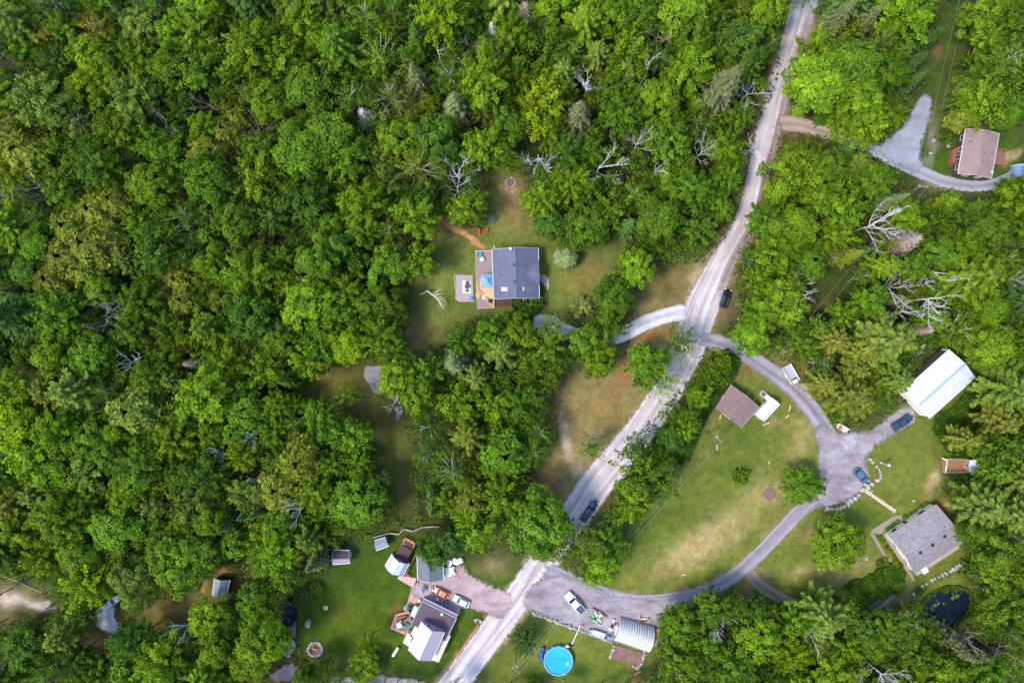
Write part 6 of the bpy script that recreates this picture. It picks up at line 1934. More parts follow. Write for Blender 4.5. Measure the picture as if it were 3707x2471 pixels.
for i, (x, y, r) in enumerate([(3206, 2027, 10), (3212, 2040, 8), (3217, 2051, 8), (3214, 2073, 12), (3190, 2042, 13)]):
    shrub(x, y, r, ('yellow', 'lime', 'yellow', 'lime', 'mid')[i], ORD[i] + " clipped shrub in the dark soil bed left of the paved strip", "clipped shrubs in the soil bed")
for i, (x, y, r) in enumerate([(3334, 2138, 15), (3350, 2126, 12), (3402, 2098, 11), (3436, 2082, 10)]):
    shrub(x, y, r, ('blue', 'mid', 'yellow', 'mid')[i], ["large bluish hosta", "second hosta", "yellowish hosta", "rightmost hosta"][i] + " by the rock border above the pond", "hostas at the rock border", squash=.6, name="hosta")
shrub(3433, 526, 26, 'deep', "round green bush just left of the brown roofed house", k=1).location.y += 2.6

# lily pads
PAD = mat("lily_pad_green", (.07, .13, .02), .25, 3, .5)
o = thing("lily_pads", "patch of floating lily pads on the dark pond", "lily pads", P(3455, 2155) + Vector((0, 0, -.31)))
for k in range(46):
    c_ = random.choice([(3460, 2152, 20, 9), (3452, 2160, 16, 7), (3390, 2186, 16, 8), (3378, 2200, 8, 9)])
    p = P(random.gauss(c_[0], c_[2] * .6), random.gauss(c_[1], c_[3] * .7)) - ROOT[o.name]
    MB().lathe([(random.uniform(.12, .26), -.0 + .001 * k), (.1, .012 + .001 * k)], 8, p.x, p.y).build("pad", PAD, o, local=True).location.z = .31


# ------------------------------------------------------------------ furniture and yard things
def table(name, label, px, py, r, z, m, square=False, rz=0.0, group="patio tables"):
    o = thing(name, label, "table", P(px, py, z) * 1.0 + Vector((0, 0, 0)), rz, group)
    if square:
        MB().box(0, 0, .7, r * 2, r * 2, .06).build("top", m, o, local=True)
        for i, j in ((1, 1), (1, -1), (-1, 1), (-1, -1)):
            MB().box(i * r * .85, j * r * .85, .34, .07, .07, .68).build("leg", m, o, local=True)
    else:
        MB().lathe([(r, .68), (r, .73), (r * .9, .75)], 20).build("top", m, o, local=True)
        MB().tube([(0, 0, 0), (0, 0, .68)], .06).build("pedestal", m, o, local=True)
        MB().lathe([(r * .5, 0), (r * .45, .05), (.06, .08)], 14).build("foot", m, o, local=True)
    return o


def chair(label, px, py, rz, m, z=0.0, s=1.0, group="patio chairs"):
    o = thing("patio_chair", label, "chair", P(px, py, z), rz, group)
    MB().box(0, 0, .42, .52, .52, .07).build("seat", m, o, local=True)
    MB().bar((-.25, -.26, .7), (-.25, .26, .7), .07, .55).build("backrest", m, o, local=True)
    for i, j in ((1, 1), (1, -1), (-1, 1), (-1, -1)):
        MB().box(i * .22, j * .22, .2, .05, .05, .4).build("leg", m, o, local=True)
    for j in (-1, 1):
        MB().bar((-.25, j * .29, .62), (.25, j * .29, .62), .07, .05).build("armrest", m, o, local=True)
    o.scale = (s, s, s)
    return o


def umbrella(label, px, py, m, r=.9, h=2.3):
    o = thing("folded_umbrella", label, "umbrella", P(px, py), random.uniform(0, 6))
    MB().tube([(0, 0, 0), (0, 0, h)], .05).build("pole", GREYMETAL, o, local=True)
    MB().lathe([(.34, 0), (.32, .1), (.06, .14)], 14).build("base", CONC, o, local=True)
    for k in range(6):
        t = k * math.pi / 3
        a, b = (math.cos(t) * r, math.sin(t) * r), (math.cos(t + 1.047) * r * .95, math.sin(t + 1.047) * r * .95)
        MB().slab([(0, 0, h), (a[0], a[1], h - .75 - .2 * (k % 2)), (b[0], b[1], h - .75 - .2 * ((k + 1) % 2))], .03).build("canopy_panel", m, o, local=True)
    return o


BLUEPL = mat("blue_plastic", (.10, .26, .55), .1, 3, .4)
o = thing("patio_armchair", "turquoise armchair with blue cushion at the deck's upper corner", "chair", P(1735, 921, .5) * 1.0)
o.location.z = .43
TURQ = mat("turquoise_plastic", A(40, 172, 206), .08, 3, .5)
MB().box(0, 0, .3, 1.05, 1.1, .4).build("seat", TURQ, o, local=True)
MB().box(-.45, 0, .7, .2, 1.1, .6).build("backrest", TURQ, o, local=True)
for s in (-1, 1):
    MB().box(0, s * .48, .6, 1.05, .14, .3).build("armrest", TURQ, o, local=True)
MB().box(.5, -.1, .54, .5, .6, .12, .4).build("cushion", mat("bright_blue_cloth", (.01, .22, .55), .1), o, local=True)
t_ = table("side_table", "square white side table set askew on the mauve deck", 1745, 940, .46, .42, WHITE, True, .65); t_.location.z = .43
t_ = table("round_table", "round white table on the tan deck's railing corner", 1752, 1078, .42, .6, WHITE); t_.location.z = .43
o = thing("barbecue", "dark brown covered barbecue on the tan deck", "barbecue", P(1773, 1090, 1.2)); o.location.z = 1.15
MB().lathe([(.3, .3), (.5, .5), (.52, .7), (.4, .9), (.1, .97)], 16).build("lid", mat("dark_brown_cover", (.05, .035, .03), .2), o, True, local=True)
for k in range(3):
    MB().bar((.3 * math.cos(k * 2.09), .3 * math.sin(k * 2.09), 0), (.2 * math.cos(k * 2.09), .2 * math.sin(k * 2.09), .5), .06).build("leg", BLACK, o, local=True)
o = thing("patio_table", "dark patio table on the white rug left of the deck", "table", P(1691, 1037) + Vector((0, 0, .1)), .1)
MB().lathe([(.62, .66), (.62, .72), (.55, .74)], 10, 0, 0, .9, 1.15).build("top", mat("dark_bronze", (.06, .05, .05), .2), o, local=True)
for i, j in ((1, 1), (1, -1), (-1, 1), (-1, -1)):
    MB().box(i * .35, j * .45, .33, .06, .06, .66).build("leg", BLACK, o, local=True)
DKF = mat("dark_bronze", (.06, .05, .05))
chair("dark chair at the upper side of the patio table on the rug", 1692, 1023, -1.57, DKF).location.z = .1
chair("dark chair at the lower side of the patio table on the rug", 1691, 1053, 1.57, DKF).location.z = .1
chair("upper blue chair of the pair on the gravel pad", 1711, 1070, 2.6, BLUEPL, 0, 1.2).location.z = .07
chair("lower blue chair of the pair on the gravel pad", 1703, 1081, 2.2, BLUEPL, 0, 1.2).location.z = .07
solo("edging_beam", MB().bar(P(1646, 996, .2), P(1647, 1036, .2), .16, .3), TANWOOD, "pale timber along the left side of the gravel pad", "timber")

# climbing dome, slide, fire rings
o = thing("climbing_dome", "round climbing dome of thin blue bars at the lawn's upper end", "climbing frame", P(1780, 792))
DOMEM = mat("dull_blue_bars", (.06, .10, .16), .2, 4, .5)
for k, (r, z) in enumerate(((1.3, .05), (1.05, .75), (.55, 1.2))):
    MB().tube([(r * math.cos(t * math.pi / 8), r * math.sin(t * math.pi / 8), z) for t in range(17)], .045, 5).build("ring", DOMEM, o, local=True)
for k in range(6):
    t = k * math.pi / 3
    MB().tube([(1.3 * math.cos(t), 1.3 * math.sin(t), .05), (1.05 * math.cos(t + .3), 1.05 * math.sin(t + .3), .75), (.55 * math.cos(t + .6), .55 * math.sin(t + .6), 1.2), (0, 0, 1.35)], .04, 5).build("strut", DOMEM, o, local=True)
REDP = mat("red_plastic", (.5, .03, .03))
o = thing("slide", "small red plastic slide with dark ladder on the lawn", "slide", P(1734, 838), -1.5)
MB().slab([(-.7, -.25, 1.0), (.8, -.25, .12), (.8, .25, .12), (-.7, .25, 1.0)], .06).build("chute", REDP, o, local=True)
for s in (-1, 1):
    MB().slab([(-.7, s * .25, 1.14), (.8, s * .25, .26), (.8, s * .31, .26), (-.7, s * .31, 1.14)], .2).build("side", REDP, o, local=True)
    MB().bar((-1.1, s * .25, 0), (-.72, s * .25, 1.1), .07).build("ladder_rail", BLACK, o, local=True)
for k in range(3):
    MB().bar((-1.02 + .12 * k, -.25, .25 + .3 * k), (-1.02 + .12 * k, .25, .25 + .3 * k), .07).build("rung", BLACK, o, local=True)
o = thing("toy_wagon", "little red wagon beside the slide", "wagon", P(1762, 833), 1.2)
MB().box(0, 0, .32, .95, .55, .08).build("tray", REDP, o, local=True)
for s in (-1, 1):
    MB().box(0, s * .28, .42, .95, .05, .22).build("side", REDP, o, local=True)
    MB().box(s * .47, 0, .42, .05, .55, .22).build("end", REDP, o, local=True)
    for x in (-.32, .32):
        MB().tube([(x, s * .3, .14), (x, s * .38, .14)], .14, 10).build("wheel", TYRE, o, local=True)


def stone_ring(name, label, px, py, r, n, s, extra=None):
    o = thing(name, label, "fire pit", P(px, py))
    for k in range(n):
        t = 2 * math.pi * k / n
        boulder(px + r * math.cos(t), py + r * math.sin(t), s * random.uniform(.8, 1.2), None, "stone", parent=o)
    MB().lathe([(r / PPM * .85, -.03), (r / PPM * .8, .05)], 14).build("ash", mat("dark_ash", A(104, 84, 76), .3, 3), o, local=True)
    return o


stone_ring("fire_ring", "brown ringed fire pit at the top of the yard", 1848, 660, 17, 14, .45)
f = stone_ring("fire_pit", "stone fire pit with an orange log on the lower left lawn", 1142, 2348, 25, 15, .9)
MB().tube([(-.6, 0, .2), (.5, .1, .25)], .15, 8).build("log", mat("orange_log", A(226, 150, 60), .15, 4), f, local=True)
for k in range(3):
    MB().tube([(-.5 + .3 * k, .5, .15), (-.2 + .3 * k, .9 - .5 * k, .35)], .1, 7).build("log", DARKWOOD, f, local=True)
o = thing("raised_bed", "dark soil raised bed with pale timber rim under the roadside trees", "raised bed", P(2192, 1354), heading(.66, -.75))
MB().box(0, 0, .2, 2.5, 1.1, .4).build("soil", mat("black_soil", (.02, .016, .014), .3, 4), o, local=True)
for s in (-1, 1):
    MB().box(0, s * .6, .24, 2.7, .1, .48).build("side_board", GREYWOOD, o, local=True)
    MB().box(s * 1.3, 0, .24, .1, 1.1, .48).build("end_board", GREYWOOD, o, local=True)
o = thing("marker_post", "red capped post with a slanting pole beside the airy bush", "post", P(2131, 1091))
MB().tube([(0, 0, 0), (0, 0, 1.1)], .06).build("post", GREYWOOD, o, local=True)
MB().lathe([(.2, 1.05), (.22, 1.25), (.05, 1.35)], 10).build("cap", REDP, o, local=True)
MB().tube([(0, 0, .9), (1.7, .75, .7)], .04).build("pole", GREYWOOD, o, local=True)

# broken birch lying at the yard's left edge
o = thing("broken_birch", "snapped white birch with bare crown leaning over the yard's left edge", "dead tree", P(1540, 1056))
MB().tube([P(1540, 1056, 0) - ROOT[o.name], P(1548, 1054, 2.2) - ROOT[o.name]], [.22, .18], 8).build("stump", BARK_PALE, o, local=True)
p0 = P(1548, 1054, 2.2)
MB().tube([p0 - ROOT[o.name], P(1572, 1072, 2.6) - ROOT[o.name], P(1590, 1090, 2.4) - ROOT[o.name], P(1609, 1121, 2.2) - ROOT[o.name]], [.16, .12, .09, .03], 6).build("trunk", BARK_PALE, o, local=True)
for a, b, c_ in [((1566, 1067), (1580, 1054), (1600, 1046)), ((1570, 1070), (1590, 1064), (1608, 1062)), ((1578, 1076), (1596, 1076), (1614, 1080)), ((1582, 1082), (1600, 1084), (1618, 1094)), ((1586, 1086), (1596, 1094), (1614, 1108)), ((1576, 1074), (1584, 1060), (1590, 1042)), ((1588, 1088), (1594, 1104), (1604, 1118))]:
    MB().tube([P(*a, 2.5) - ROOT[o.name], P(*b, 3.1) - ROOT[o.name], P(*c_, 3.4) - ROOT[o.name]], [.08, .06, .02], 5).build("limb", BARK_PALE, o, local=True)
solo("birch_log", MB().tube([P(1521, 1066, .2), P(1553, 1051, .25)], [.2, .17], 8), BARK_PALE, "white birch log lying behind the snapped birch", "log")
solo("fallen_tree", MB().tube([P(228, 1572, 1.0), P(330, 1502, 1.6)], [.24, .14], 7), BARK_PALE, "long pale fallen trunk in the woods at the left edge", "log")
solo("fallen_tree", MB().tube([P(296, 1556, 1.2), P(332, 1496, 1.6)], [.16, .1], 7), BARK, "shorter brown fallen trunk crossing the long pale one", "log")
solo("fallen_pole", MB().tube([P(-10, 2074, .2), P(60, 2102, .2), P(152, 2143, .2)], .12, 7), GREYWOOD, "pale pole lying across the grass at the left edge", "pole")
for i, (a, b, lb) in enumerate([((2605, 1518), (2610, 1500), "short pale board on the grass below the brown shed"), ((2594, 1609), (2597, 1628), "short pale board on the grass below the utility pole"), ((2762, 1538), (2786, 1528), "curved pale plank end by the coop's lower corner"), ((2862, 1466), (2856, 1488), "pale plank lying between coop and lane"), ((2858, 1502), (2842, 1512), "tan plank left of the lane's bend"), ((2296, 2440), (2318, 2428), "tan board lying below the mulch bed"), ((2466, 2082), (2482, 2078), "pale board on the grass near the lane's lower bend"), ((2782, 1670), (2786, 1678), "tiny pale stake in the lower right lawn")]):
    a, b = P(*a, .1), P(*b, .1)
    solo("board", MB().bar(a, b, .28, .1), TANWOOD, lb, "board", "loose boards on the grass")

# fences
o = thing("rail_fence", "zigzag weathered rail fence above the grey green shed", "fence", P(1450, 1925))
pts = [P(x, y) for x, y in ((1354, 1940), (1411, 1925), (1445, 1930), (1463, 1911), (1495, 1919), (1530, 1904), (1575, 1902), (1590, 1903))]
for i in range(len(pts) - 1):
    a, b = pts[i] - ROOT[o.name], pts[i + 1] - ROOT[o.name]
    MB().bar((a.x, a.y, 0), (a.x, a.y, 1.15), .16).build("post", GREYWOOD, o, local=True)
    for z in (.45, 1.05):
        MB().bar((a.x, a.y, z + .03 * (i % 2)), (b.x, b.y, z + .03 * (i % 2)), .17, .14).build("rail", GREYWOOD, o, local=True)
o = thing("orange_fence", "orange timber fence beside the barn's lean to", "fence", P(1490, 2034))
railing(o, [P(1512, 1992), P(1471, 2074), P(1486, 2082)], 0, ORANGEWOOD, 1.1, 1.6, .14, "rail")
o = thing("roadside_rail", "low orange timber rail along the gravel road, bottom", "fence", P(1690, 2320))
railing(o, [P(1731, 2260), P(1690, 2318), P(1646, 2382)], 0, ORANGEWOOD, .5, 2.0, .18, "rail")

# deck of the flat roofed house
o = thing("railed_deck", "orange railed deck left of the flat roofed house", "deck", P(1455, 2255))
poly = [(1432, 2222), (1470, 2214), (1484, 2220), (1496, 2262), (1490, 2285), (1468, 2296), (1412, 2273)]
MB().prism([P(x, y, .5).xy for x, y in poly], .02, .5).build("floor", mat("brown_deck_boards", A(142, 116, 108), .18, 2, .85, stretch=(6, 1, 1)), o)
out = [(1484, 2213), (1474, 2211), (1432, 2222), (1412, 2273), (1468, 2296)]
mb = MB()
for i in range(4):
    a_, b_ = P(*out[i], .5), P(*out[i + 1], .5)
    c_ = P(1460, 2252, .5)
    mb.slab([a_ + Vector((0, 0, .06)), b_ + Vector((0, 0, .06)), mix(b_, c_, .22) + Vector((0, 0, .06)), mix(a_, c_, .22) + Vector((0, 0, .06))], .06)
mb.build("border_boards", mat("salmon_boards", A(212, 146, 118), .12, 2), o)
railing(o, [mix(P(*q, .6), P(1460, 2252, .6), .24) for q in ((1476, 2216), (1436, 2226), (1420, 2266))], .5, ORANGEWOOD, .95, 1.2, .16)
c_ = chair("upper green chair on the orange railed deck", 1471, 2254, 1, mat("green_plastic_dark", (.02, .3, .18), .1), .5); c_.location.z = .5
c_ = chair("lower green chair on the orange railed deck", 1479, 2259, 2, mat("green_plastic_dark", (.02, .3, .18)), .5); c_.location.z = .5
t_ = table("patio_table", "round white table on the orange railed deck", 1446, 2258, .7, .5, WHITE); t_.location.z = .5
for i, (x, y, a) in enumerate([(1436, 2250, .6), (1455, 2262, 3.6), (1441, 2268, 1.6), (1450, 2246, -1.2)]):
    c_ = chair(["left", "right", "lower", "upper"][i] + " white chair of the set on the orange railed deck", x, y, a, WHITE, .5, group="white chairs on the side deck"); c_.location.z = .5
o = thing("grill", "black barbecue grill on the orange railed deck", "barbecue", P(1464, 2233, .5) * 1.0, .6); o.location.z = .5
MB().box(0, 0, .45, 1.2, .6, .9).build("cabinet", BLACK, o, local=True)
MB().tube([(-.55, 0, 1.0), (.55, 0, 1.0)], .28, 12).build("lid", BLACK, o, True, local=True)
umbrella("grey folded umbrella at the deck's upper end", 1474, 2192, mat("grey_canvas", A(166, 172, 190), .12), .75)
umbrella("grey folded umbrella on the pinkish terrace", 1530, 2128, mat("grey_canvas", A(166, 172, 190)), .85)
o = thing("awning", "white rectangular canopy beside the flat roof", "canopy", P(1499, 2213))
W2 = [P(1501, 2191, 2.6), P(1514, 2198, 2.6), P(1498, 2234, 2.6), P(1485, 2226, 2.6)]
for k in range(4):
    MB().slab([mix(W2[0], W2[3], k / 4 + .004), mix(W2[1], W2[2], k / 4 + .004), mix(W2[1], W2[2], (k + 1) / 4 - .004), mix(W2[0], W2[3], (k + 1) / 4 - .004)], .05).build("canopy_panel", WHITE, o)
for w in W2:
    MB().box(w.x, w.y, 1.28, .08, .08, 2.54).build("post", WHITE, o)
table("round_table", "round white table at the flat roofed house's upper corner", 1519, 2170, .42, 0, WHITE)
t_ = table("stool_table", "small round white table below the white canopy", 1503, 2241, .36, .5, WHITE); t_.location.z = .4
o = thing("planter", "square white planter beside the orange car", "planter", P(1563, 2125), .1)
MB().box(0, 0, .3, .62, .62, .6, 0, -.04, -.04).build("pot", WHITE, o, local=True)
MB().blob(0, 0, .66, .28, .28, .2, 3).build("soil", MULCH, o, local=True)
for i, (x, y, c_, lb) in enumerate([(1584, 2165, ICE, "pale blue mobility scooter on the pinkish terrace"), (1604, 2172, mat("tan_plastic", A(206, 180, 150), .1), "tan ride on toy on the pinkish terrace"), (1617, 2176, BLUEPL, "bright blue ride on toy on the pinkish terrace")]):
    o = thing("ride_on", lb, "ride-on", P(x, y), 2.6 + i * .4)
    MB().blob(0, 0, .42, .55, .34, .25, 40 + i, .08).build("body", c_, o, True, local=True)
    MB().box(-.25, 0, .72, .35, .4, .14).build("seat", BLACK if i else WHITE, o, local=True)
    MB().tube([(.35, 0, .5), (.45, 0, .95)], .04).build("steering_post", GREYMETAL, o, local=True)
    for sx, sy in ((.38, .3), (.38, -.3), (-.38, .3), (-.38, -.3)):
        MB().tube([(sx, sy - .06, .16), (sx, sy + .06, .16)], .16, 10).build("wheel", TYRE, o, local=True)
# white party furniture behind the garage
for i, (x, y, r) in enumerate([(1627, 2064, 1.1), (1625, 2034, .85)]):
    table("party_table", ["larger", "smaller"][i] + " round white table in the furniture heap right of the sage garage", x, y, r, 0, WHITE, group="white tables by the garage")
for i, (x, y, a) in enumerate([(1612, 2055, .2), (1640, 2052, 2.8), (1644, 2072, 2.2), (1630, 2082, 1.4), (1614, 2076, .8)]):
    chair(["upper left", "upper right", "right", "lower right", "lower left"][i] + " white chair round the larger table by the sage garage", x, y, a, WHITE, s=1.15, group="white chairs by the garage")
o = thing("tarp_pile", "white tarp thrown over a heap right of the sage garage", "tarp", P(1655, 2029))
for k, (x, y, rx, ry, rz_) in enumerate([(0, 0, 1.1, .8, .7), (.9, .3, .7, .8, .6), (-.4, .5, .7, .5, .5)]):
    MB().blob(x, y, rz_ * .7, rx, ry, rz_, 50 + k, .16).build("fold", WHITE, o, True, local=True)
o = thing("scrap_wood", "scrap wood scattered below the white furniture heap", "wood pile", P(1660, 2078))
for k in range(14):
    x, y, a = random.uniform(-1.7, 1.3), random.uniform(-.7, .6), random.uniform(0, 3.1)
    MB().box(x, y, .08 + .03 * (k % 4), random.uniform(.4, 1.0), .14, .1, a).build("stick", GREYWOOD if k % 3 else REDWOOD, o, local=True)
o = thing("propane_tank", "long white gas tank on the grass left of the cream roof", "gas tank", P(1433, 2354), heading(.54, -.84))
mb = MB()
prof = [(-1.35, .05), (-1.28, .25), (-1.1, .38), (1.1, .38), (1.28, .25), (1.35, .05)]
mb.loft([[(x, r * math.cos(t * math.pi / 7), .6 + r * math.sin(t * math.pi / 7)) for t in range(14)] for x, r in prof]).build("tank", WHITE, o, True, local=True)
MB().lathe([(.16, .95), (.16, 1.08), (.05, 1.12)], 12).build("valve_dome", WHITE, o, local=True)
for x in (-.7, .7):
    MB().box(x, 0, .13, .18, .6, .26).build("foot", CONC, o, local=True)
    MB().lathe([(.385, x - .02), (.385, x + .02)], 14).build("weld_band", GREYMETAL, o, local=True).rotation_euler = (0, math.pi / 2, 0)
for ch in o.children:
    if ch.name.startswith("weld_band"):
        ch.location = (0, 0, .6)
flat("stepping_square", "small tan square slab on the lower left lawn", "slab", [(1171, 2192), (1187, 2191), (1188, 2206), (1172, 2207)], -.03, .06, TANWOOD)

# things round the ribbed hut
o = thing("junk_pile", "jumbled scrap on a pallet above the ribbed hut", "scrap", P(2330, 2240))
for k in range(16):
    x, y = random.uniform(-1.2, 1.2), random.uniform(-.7, .7)
    MB().box(x, y, random.uniform(.2, .7), random.uniform(.25, .7), random.uniform(.15, .4), random.uniform(.15, .4), random.uniform(0, 3)).build("scrap_piece", [WHITE, GREYMETAL, GREYWOOD, DARKWOOD, REDWOOD][k % 5], o, local=True)
for k in range(5):
    MB().box(0, -.8 + .4 * k, .1, 2.7, .18, .1).build("pallet_board", TANWOOD, o, local=True)
o = thing("orange_crate", "orange timber crate at the right end of the ribbed hut", "crate", P(2378, 2281), -.25)
for k in range(4):
    MB().box(-.33 + .22 * k, 0, .5, .2, 1.5, 1.0).build("board", mat("orange_ply", A(206, 148, 84), .12), o, local=True)
MB().box(0, 0, 1.03, .96, 1.56, .05).build("lid", mat("orange_ply", A(206, 148, 84)), o, local=True)
for px, py, m_, lb in [(2203, 2302, BLUEPL, "bright blue barrel at the stern of the aluminium boat"), (2208, 2272, WHITE, "white barrel beside the concrete slab"), (2221, 2242, WHITE, "small white drum at the top of the concrete slab"), (2108, 2262, mat("orange_drum", A(220, 140, 90), .1), "small orange drum at the stone wall by the hose")]:
    o = thing("barrel", lb, "barrel", P(px, py), 0, "barrels round the work yard")
    k_ = .75 if "small" in lb else 1.0
    MB().lathe([(.36, 0), (.4, .2), (.41, .5), (.4, .8), (.36, .98), (.3, 1.0)], 16).build("body", m_, o, True, local=True)
    for z in (.28, .7):
        MB().lathe([(.42, z), (.42, z + .06)], 16).build("hoop", m_, o, local=True)
    o.scale = (k_, k_, k_)
for px, py, lb in [(2217, 2262, "black tyre lying on the concrete slab"), (2229, 2255, "second black tyre on the concrete slab, nearer the hut")]:
    solo("tyre", MB().lathe([(.2, .12), (.34, .12), (.36, .2), (.34, .3), (.2, .3)], 16, P(px, py).x, P(px, py).y), TYRE, lb, "tyre", "tyres on the slab")
o = thing("wheelbarrow", "black wheelbarrow and gear by the white garage doors", "wheelbarrow", P(3271, 1452), .8)
MB().box(0, 0, .45, .9, .6, .3, 0, -.08, -.08).build("tray", BLACK, o, local=True)
MB().tube([(.6, -.05, .2), (.6, .05, .2)], .2, 12).build("wheel", TYRE, o, local=True)
for s in (-1, 1):
    MB().bar((.5, s * .2, .25), (-1.0, s * .3, .6), .05).build("handle", GREYWOOD, o, local=True)
    MB().bar((-.3, s * .25, 0), (-.3, s * .25, .4), .05).build("leg", GREYMETAL, o, local=True)
o = thing("lumber_rack", "pale boards stacked above the white garage's dark lean to", "lumber", P(3325, 1262))
for k in range(3):
    MB().bar(P(3308, 1278 + 8 * k, .3), P(3352 - 6 * k, 1244 + 14 * k, .3), .3, .2).build("board", GREYWOOD if k else WHITE, o)
o = thing("lamp_post", "white lamp post on the lawn inside the boulder curve", "lamp post", P(3190, 1674))
MB().tube([(0, 0, 0), (0, 0, 3.0)], .08, 8).build("pole", WHITE, o, local=True)
MB().lathe([(.22, 0), (.2, .2), (.09, .3)], 12).build("base", WHITE, o, local=True)
MB().lathe([(.14, 3.0), (.26, 3.15), (.3, 3.5), (.1, 3.6)], 12).build("lantern", mat("opal_glass", (.8, .8, .78), .02), o, True, local=True)
MB().lathe([(.34, 3.58), (.2, 3.72), (.04, 3.8)], 12).build("cap", WHITE, o, local=True)
o = thing("tarp_shelter", "blue and white domed shelter at the right edge by the brown roofed house", "shelter", P(3690, 630))
TB = mat("steel_blue_tarp", A(108, 134, 172), .1, 2, .5)
for k in range(6):
    rows = []
    for j in (0, 1):
        y = -1.9 + (k + j) * .633
        rows.append([(2.2 * math.cos(math.pi * i / 12) * .95, y, 1.9 * math.sin(math.pi * i / 12)) for i in range(13)])
    vv = rows[0] + rows[1]
    MB().add(vv, [(i, i + 1, 14 + i, 13 + i) for i in range(12)]).build("cover_panel", TB if k else WHITE, o, local=True)
for y in (-1.9, 1.9):
    MB().tube([(2.2 * math.cos(math.pi * i / 12), y, 1.98 * math.sin(math.pi * i / 12)) for i in range(13)], .07, 5).build("hoop", WHITE, o, local=True)
o = thing("capped_pipe", "green capped pipe on the lawn by the round yard tree", "pipe", P(3114, 2033))
MB().lathe([(.2, 0), (.2, .35)], 12).build("pipe", mat("green_cap", (.06, .3, .18), .1), o, local=True)
MB().lathe([(.26, .33), (.24, .42), (.1, .45)], 12).build("cap", mat("green_cap", (.06, .3, .18)), o, local=True)
flat("septic_slab", "small grey slab on the lawn by the round yard tree", "slab", [(3130, 2018), (3140, 2016), (3143, 2026), (3133, 2028)], -.02, .12, CONC)

# ------------------------------------------------------------------ power line
POLES = []
WOODP = mat("pole_wood", (.22, .17, .13), .25, 3, .9)


def power_pole(label, tx, ty, h, arm_dir):
    b = P(tx, ty, h); b.z = 0
    o = thing("utility_pole", label, "utility pole", b, arm_dir, "poles of the power line")
    MB().tube([(0, 0, -.3), (0, 0, h)], [.17, .12], 10).build("pole", WOODP, o, local=True)
    MB().box(0, 0, h - .5, .12, 2.2, .14).build("crossarm", WOODP, o, local=True)
    for y in (-.95, 0, .95):
        MB().lathe([(.05, h - .42), (.08, h - .3), (.05, h - .18)], 8, 0, y).build("insulator", mat("pale_ceramic", (.55, .62, .6), .05), o, local=True)
    MB().lathe([(.2, h - 2.4), (.24, h - 2.3), (.24, h - 1.6), (.18, h - 1.5)], 14, .38, 0).build("transformer", GREYMETAL, o, True, local=True)
    MB().box(.2, 0, h - 2.0, .2, .1, .1).build("bracket", GREYMETAL, o, local=True)
    POLES.append((b, h, arm_dir))
    return o


hd = heading(2889 - 2500, 1229 - 1694)
power_pole("utility pole with transformer below the brown roofed shed", 2602, 1589, 10.0, hd)
power_pole("utility pole with grey transformer beside the slate driveway", 3345, 673, 10.0, heading(150, -670))
power_pole("utility pole at the bottom edge left of the round pool", 1868, 2428, 9.0, hd)
WIRE = mat("weathered_wire", (.2, .22, .19), .1, 5, .5)


def wire(a, b, sag, label, r=.035):
    n = 14
    pts = [mix(a, b, i / n) - Vector((0, 0, sag * 4 * (i / n) * (1 - i / n))) for i in range(n + 1)]
    solo("power_line", MB().tube(pts, r, 4), WIRE, label, "power line", "overhead wires", at=a)


def arm(i, y):
    b, h, d = POLES[i]
    return Vector((b.x - math.sin(d) * y, b.y + math.cos(d) * y, h - .2))


far = P(3503, -60, 9.5)
for y, lb in ((-.95, "right"), (0, "middle"), (.95, "left")):
    off = Vector((1, 0.3, 0)) * -y
    if y:
        wire(arm(0, y), arm(1, y), 1.2, "%s overhead wire from the lawn pole to the slate driveway pole" % lb, .026 if y < 0 else .018)
        wire(arm(1, y), far + off, .8, "%s overhead wire from the slate driveway pole to the top edge" % lb, .02)
    wire(arm(0, y), arm(2, y), 1.2, "%s overhead wire from the lawn pole to the bottom edge pole" % lb, .03 if y < 0 else .018)

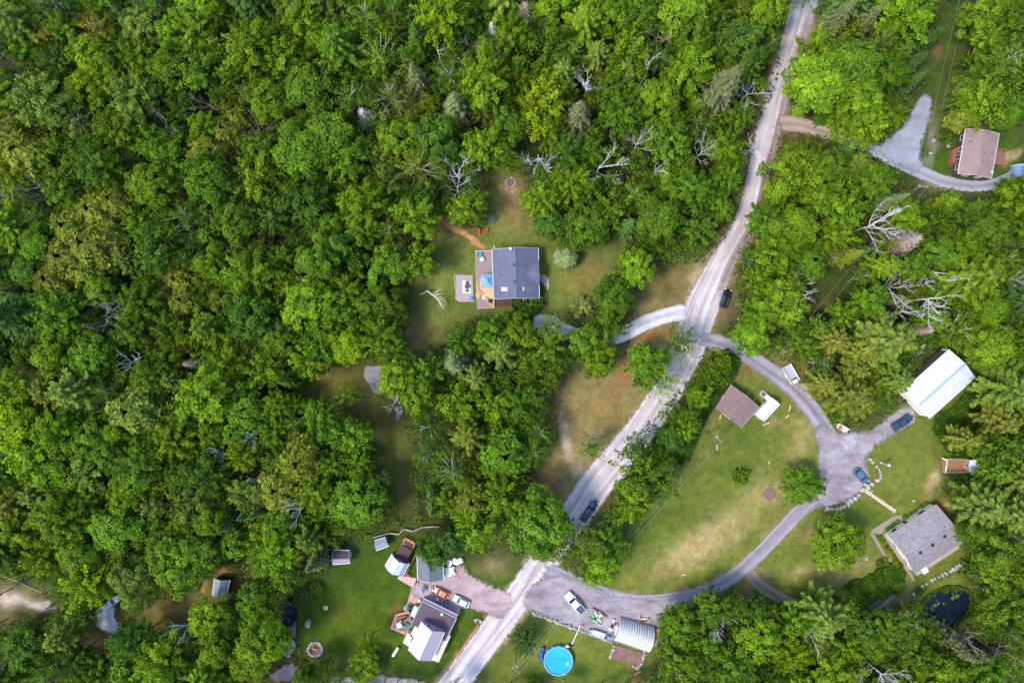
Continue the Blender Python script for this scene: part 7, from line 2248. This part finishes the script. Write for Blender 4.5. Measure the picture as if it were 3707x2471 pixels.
# ------------------------------------------------------------------ every tree gets a description that finds it
LM = [("blue roofed house", 1180, 625), ("white metal garage", 2160, 880), ("grey roofed house", 2125, 1240), ("brown roofed house", 2250, 350), ("flat mauve roofed house", 1000, 1420), ("sage green garage", 985, 1300), ("ribbed metal hut", 1455, 1460), ("round blue pool", 1282, 1512),
      ("brown shed", 1695, 930), ("black SUV on the road", 1670, 686), ("navy pickup on the road", 1352, 1172), ("dark pond", 2180, 1395), ("plum roofed shed", 785, 1275), ("grey shed in the lower left glade", 508, 1348), ("tarred lane's upper junction", 1640, 790), ("slate parking triangle", 2090, 320), ("black water channel", 665, 1440), ("grey sheet between trees", 858, 868),
      ("stone fire pit", 725, 1490), ("hen house", 2245, 1066), ("round burnt patch", 1768, 1133), ("raised bed by the road", 1391, 859), ("brown fire pit in the yard", 1172, 419), ("utility pole by the slate driveway", 2122, 427)]
LM[14] = ("upper lane junction", 1640, 790)
RANK = ["nearest", "second nearest", "third nearest", "fourth nearest", "fifth nearest"]
WORD = {'broad': 'broadleaf tree', 'airy': 'sparse birch', 'pine': 'pine', 'spruce': 'spruce', 'cedar': 'cedar'}
todo = [(t['o'], t['px'] / V2S, t['py'] / V2S, SAY[t['col']] + " " + WORD[t['kind']]) for t in TREES if t.get('o')] + [(o_, x, y, ("bare %s dead tree" if k == 'tree' else "dead %s spruce") % c) for o_, x, y, c, k in DEADS]
named = set()
by = {}
for i, (o_, x, y, d) in enumerate(todo):
    for ph, lx, ly in LM:
        q = math.hypot(x - lx, y - ly)
        if q < 190:
            by.setdefault((d, ph), []).append((q, i))
cand = sorted((q, r_, i, d, ph) for (d, ph), l in by.items() for r_, (q, i) in enumerate(sorted(l)[:3]))
for q, r_, i, d, ph in cand:
    if i not in named:
        named.add(i)
        todo[i][0]["label"] = "%s %s to the %s" % (RANK[r_], d, ph)
COLW = ["far left", "left", "centre left", "centre right", "right", "far right"]
ROWW = ["top", "upper", "middle", "lower", "bottom"]
PLURAL = {'tree': 'trees', 'birch': 'birches', 'pine': 'pines', 'spruce': 'spruces', 'cedar': 'cedars'}
zone = {}
for i, (o_, x, y, d) in enumerate(todo):
    zone.setdefault((d, min(5, max(0, int(x / 392))), min(4, max(0, int(y / 313.6)))), []).append((y, i))
for (d, cx_, ry_), l in zone.items():
    l.sort()
    w = d.split()
    many = " ".join(w[:-1] + [PLURAL[w[-1]]])
    for r_, (y, i) in enumerate(l):
        if i in named:
            continue
        place_ = "the %s %s woods" % (COLW[cx_], ROWW[ry_])
        if len(l) == 1:
            todo[i][0]["label"] = "only %s in %s" % (d, place_)
        elif r_ == 0:
            todo[i][0]["label"] = "topmost of the %s in %s" % (many, place_)
        elif r_ == len(l) - 1:
            todo[i][0]["label"] = "lowest of the %s in %s" % (many, place_)
        else:
            todo[i][0]["label"] = "%s from top among %s in %s" % (ORD[r_], many, place_)
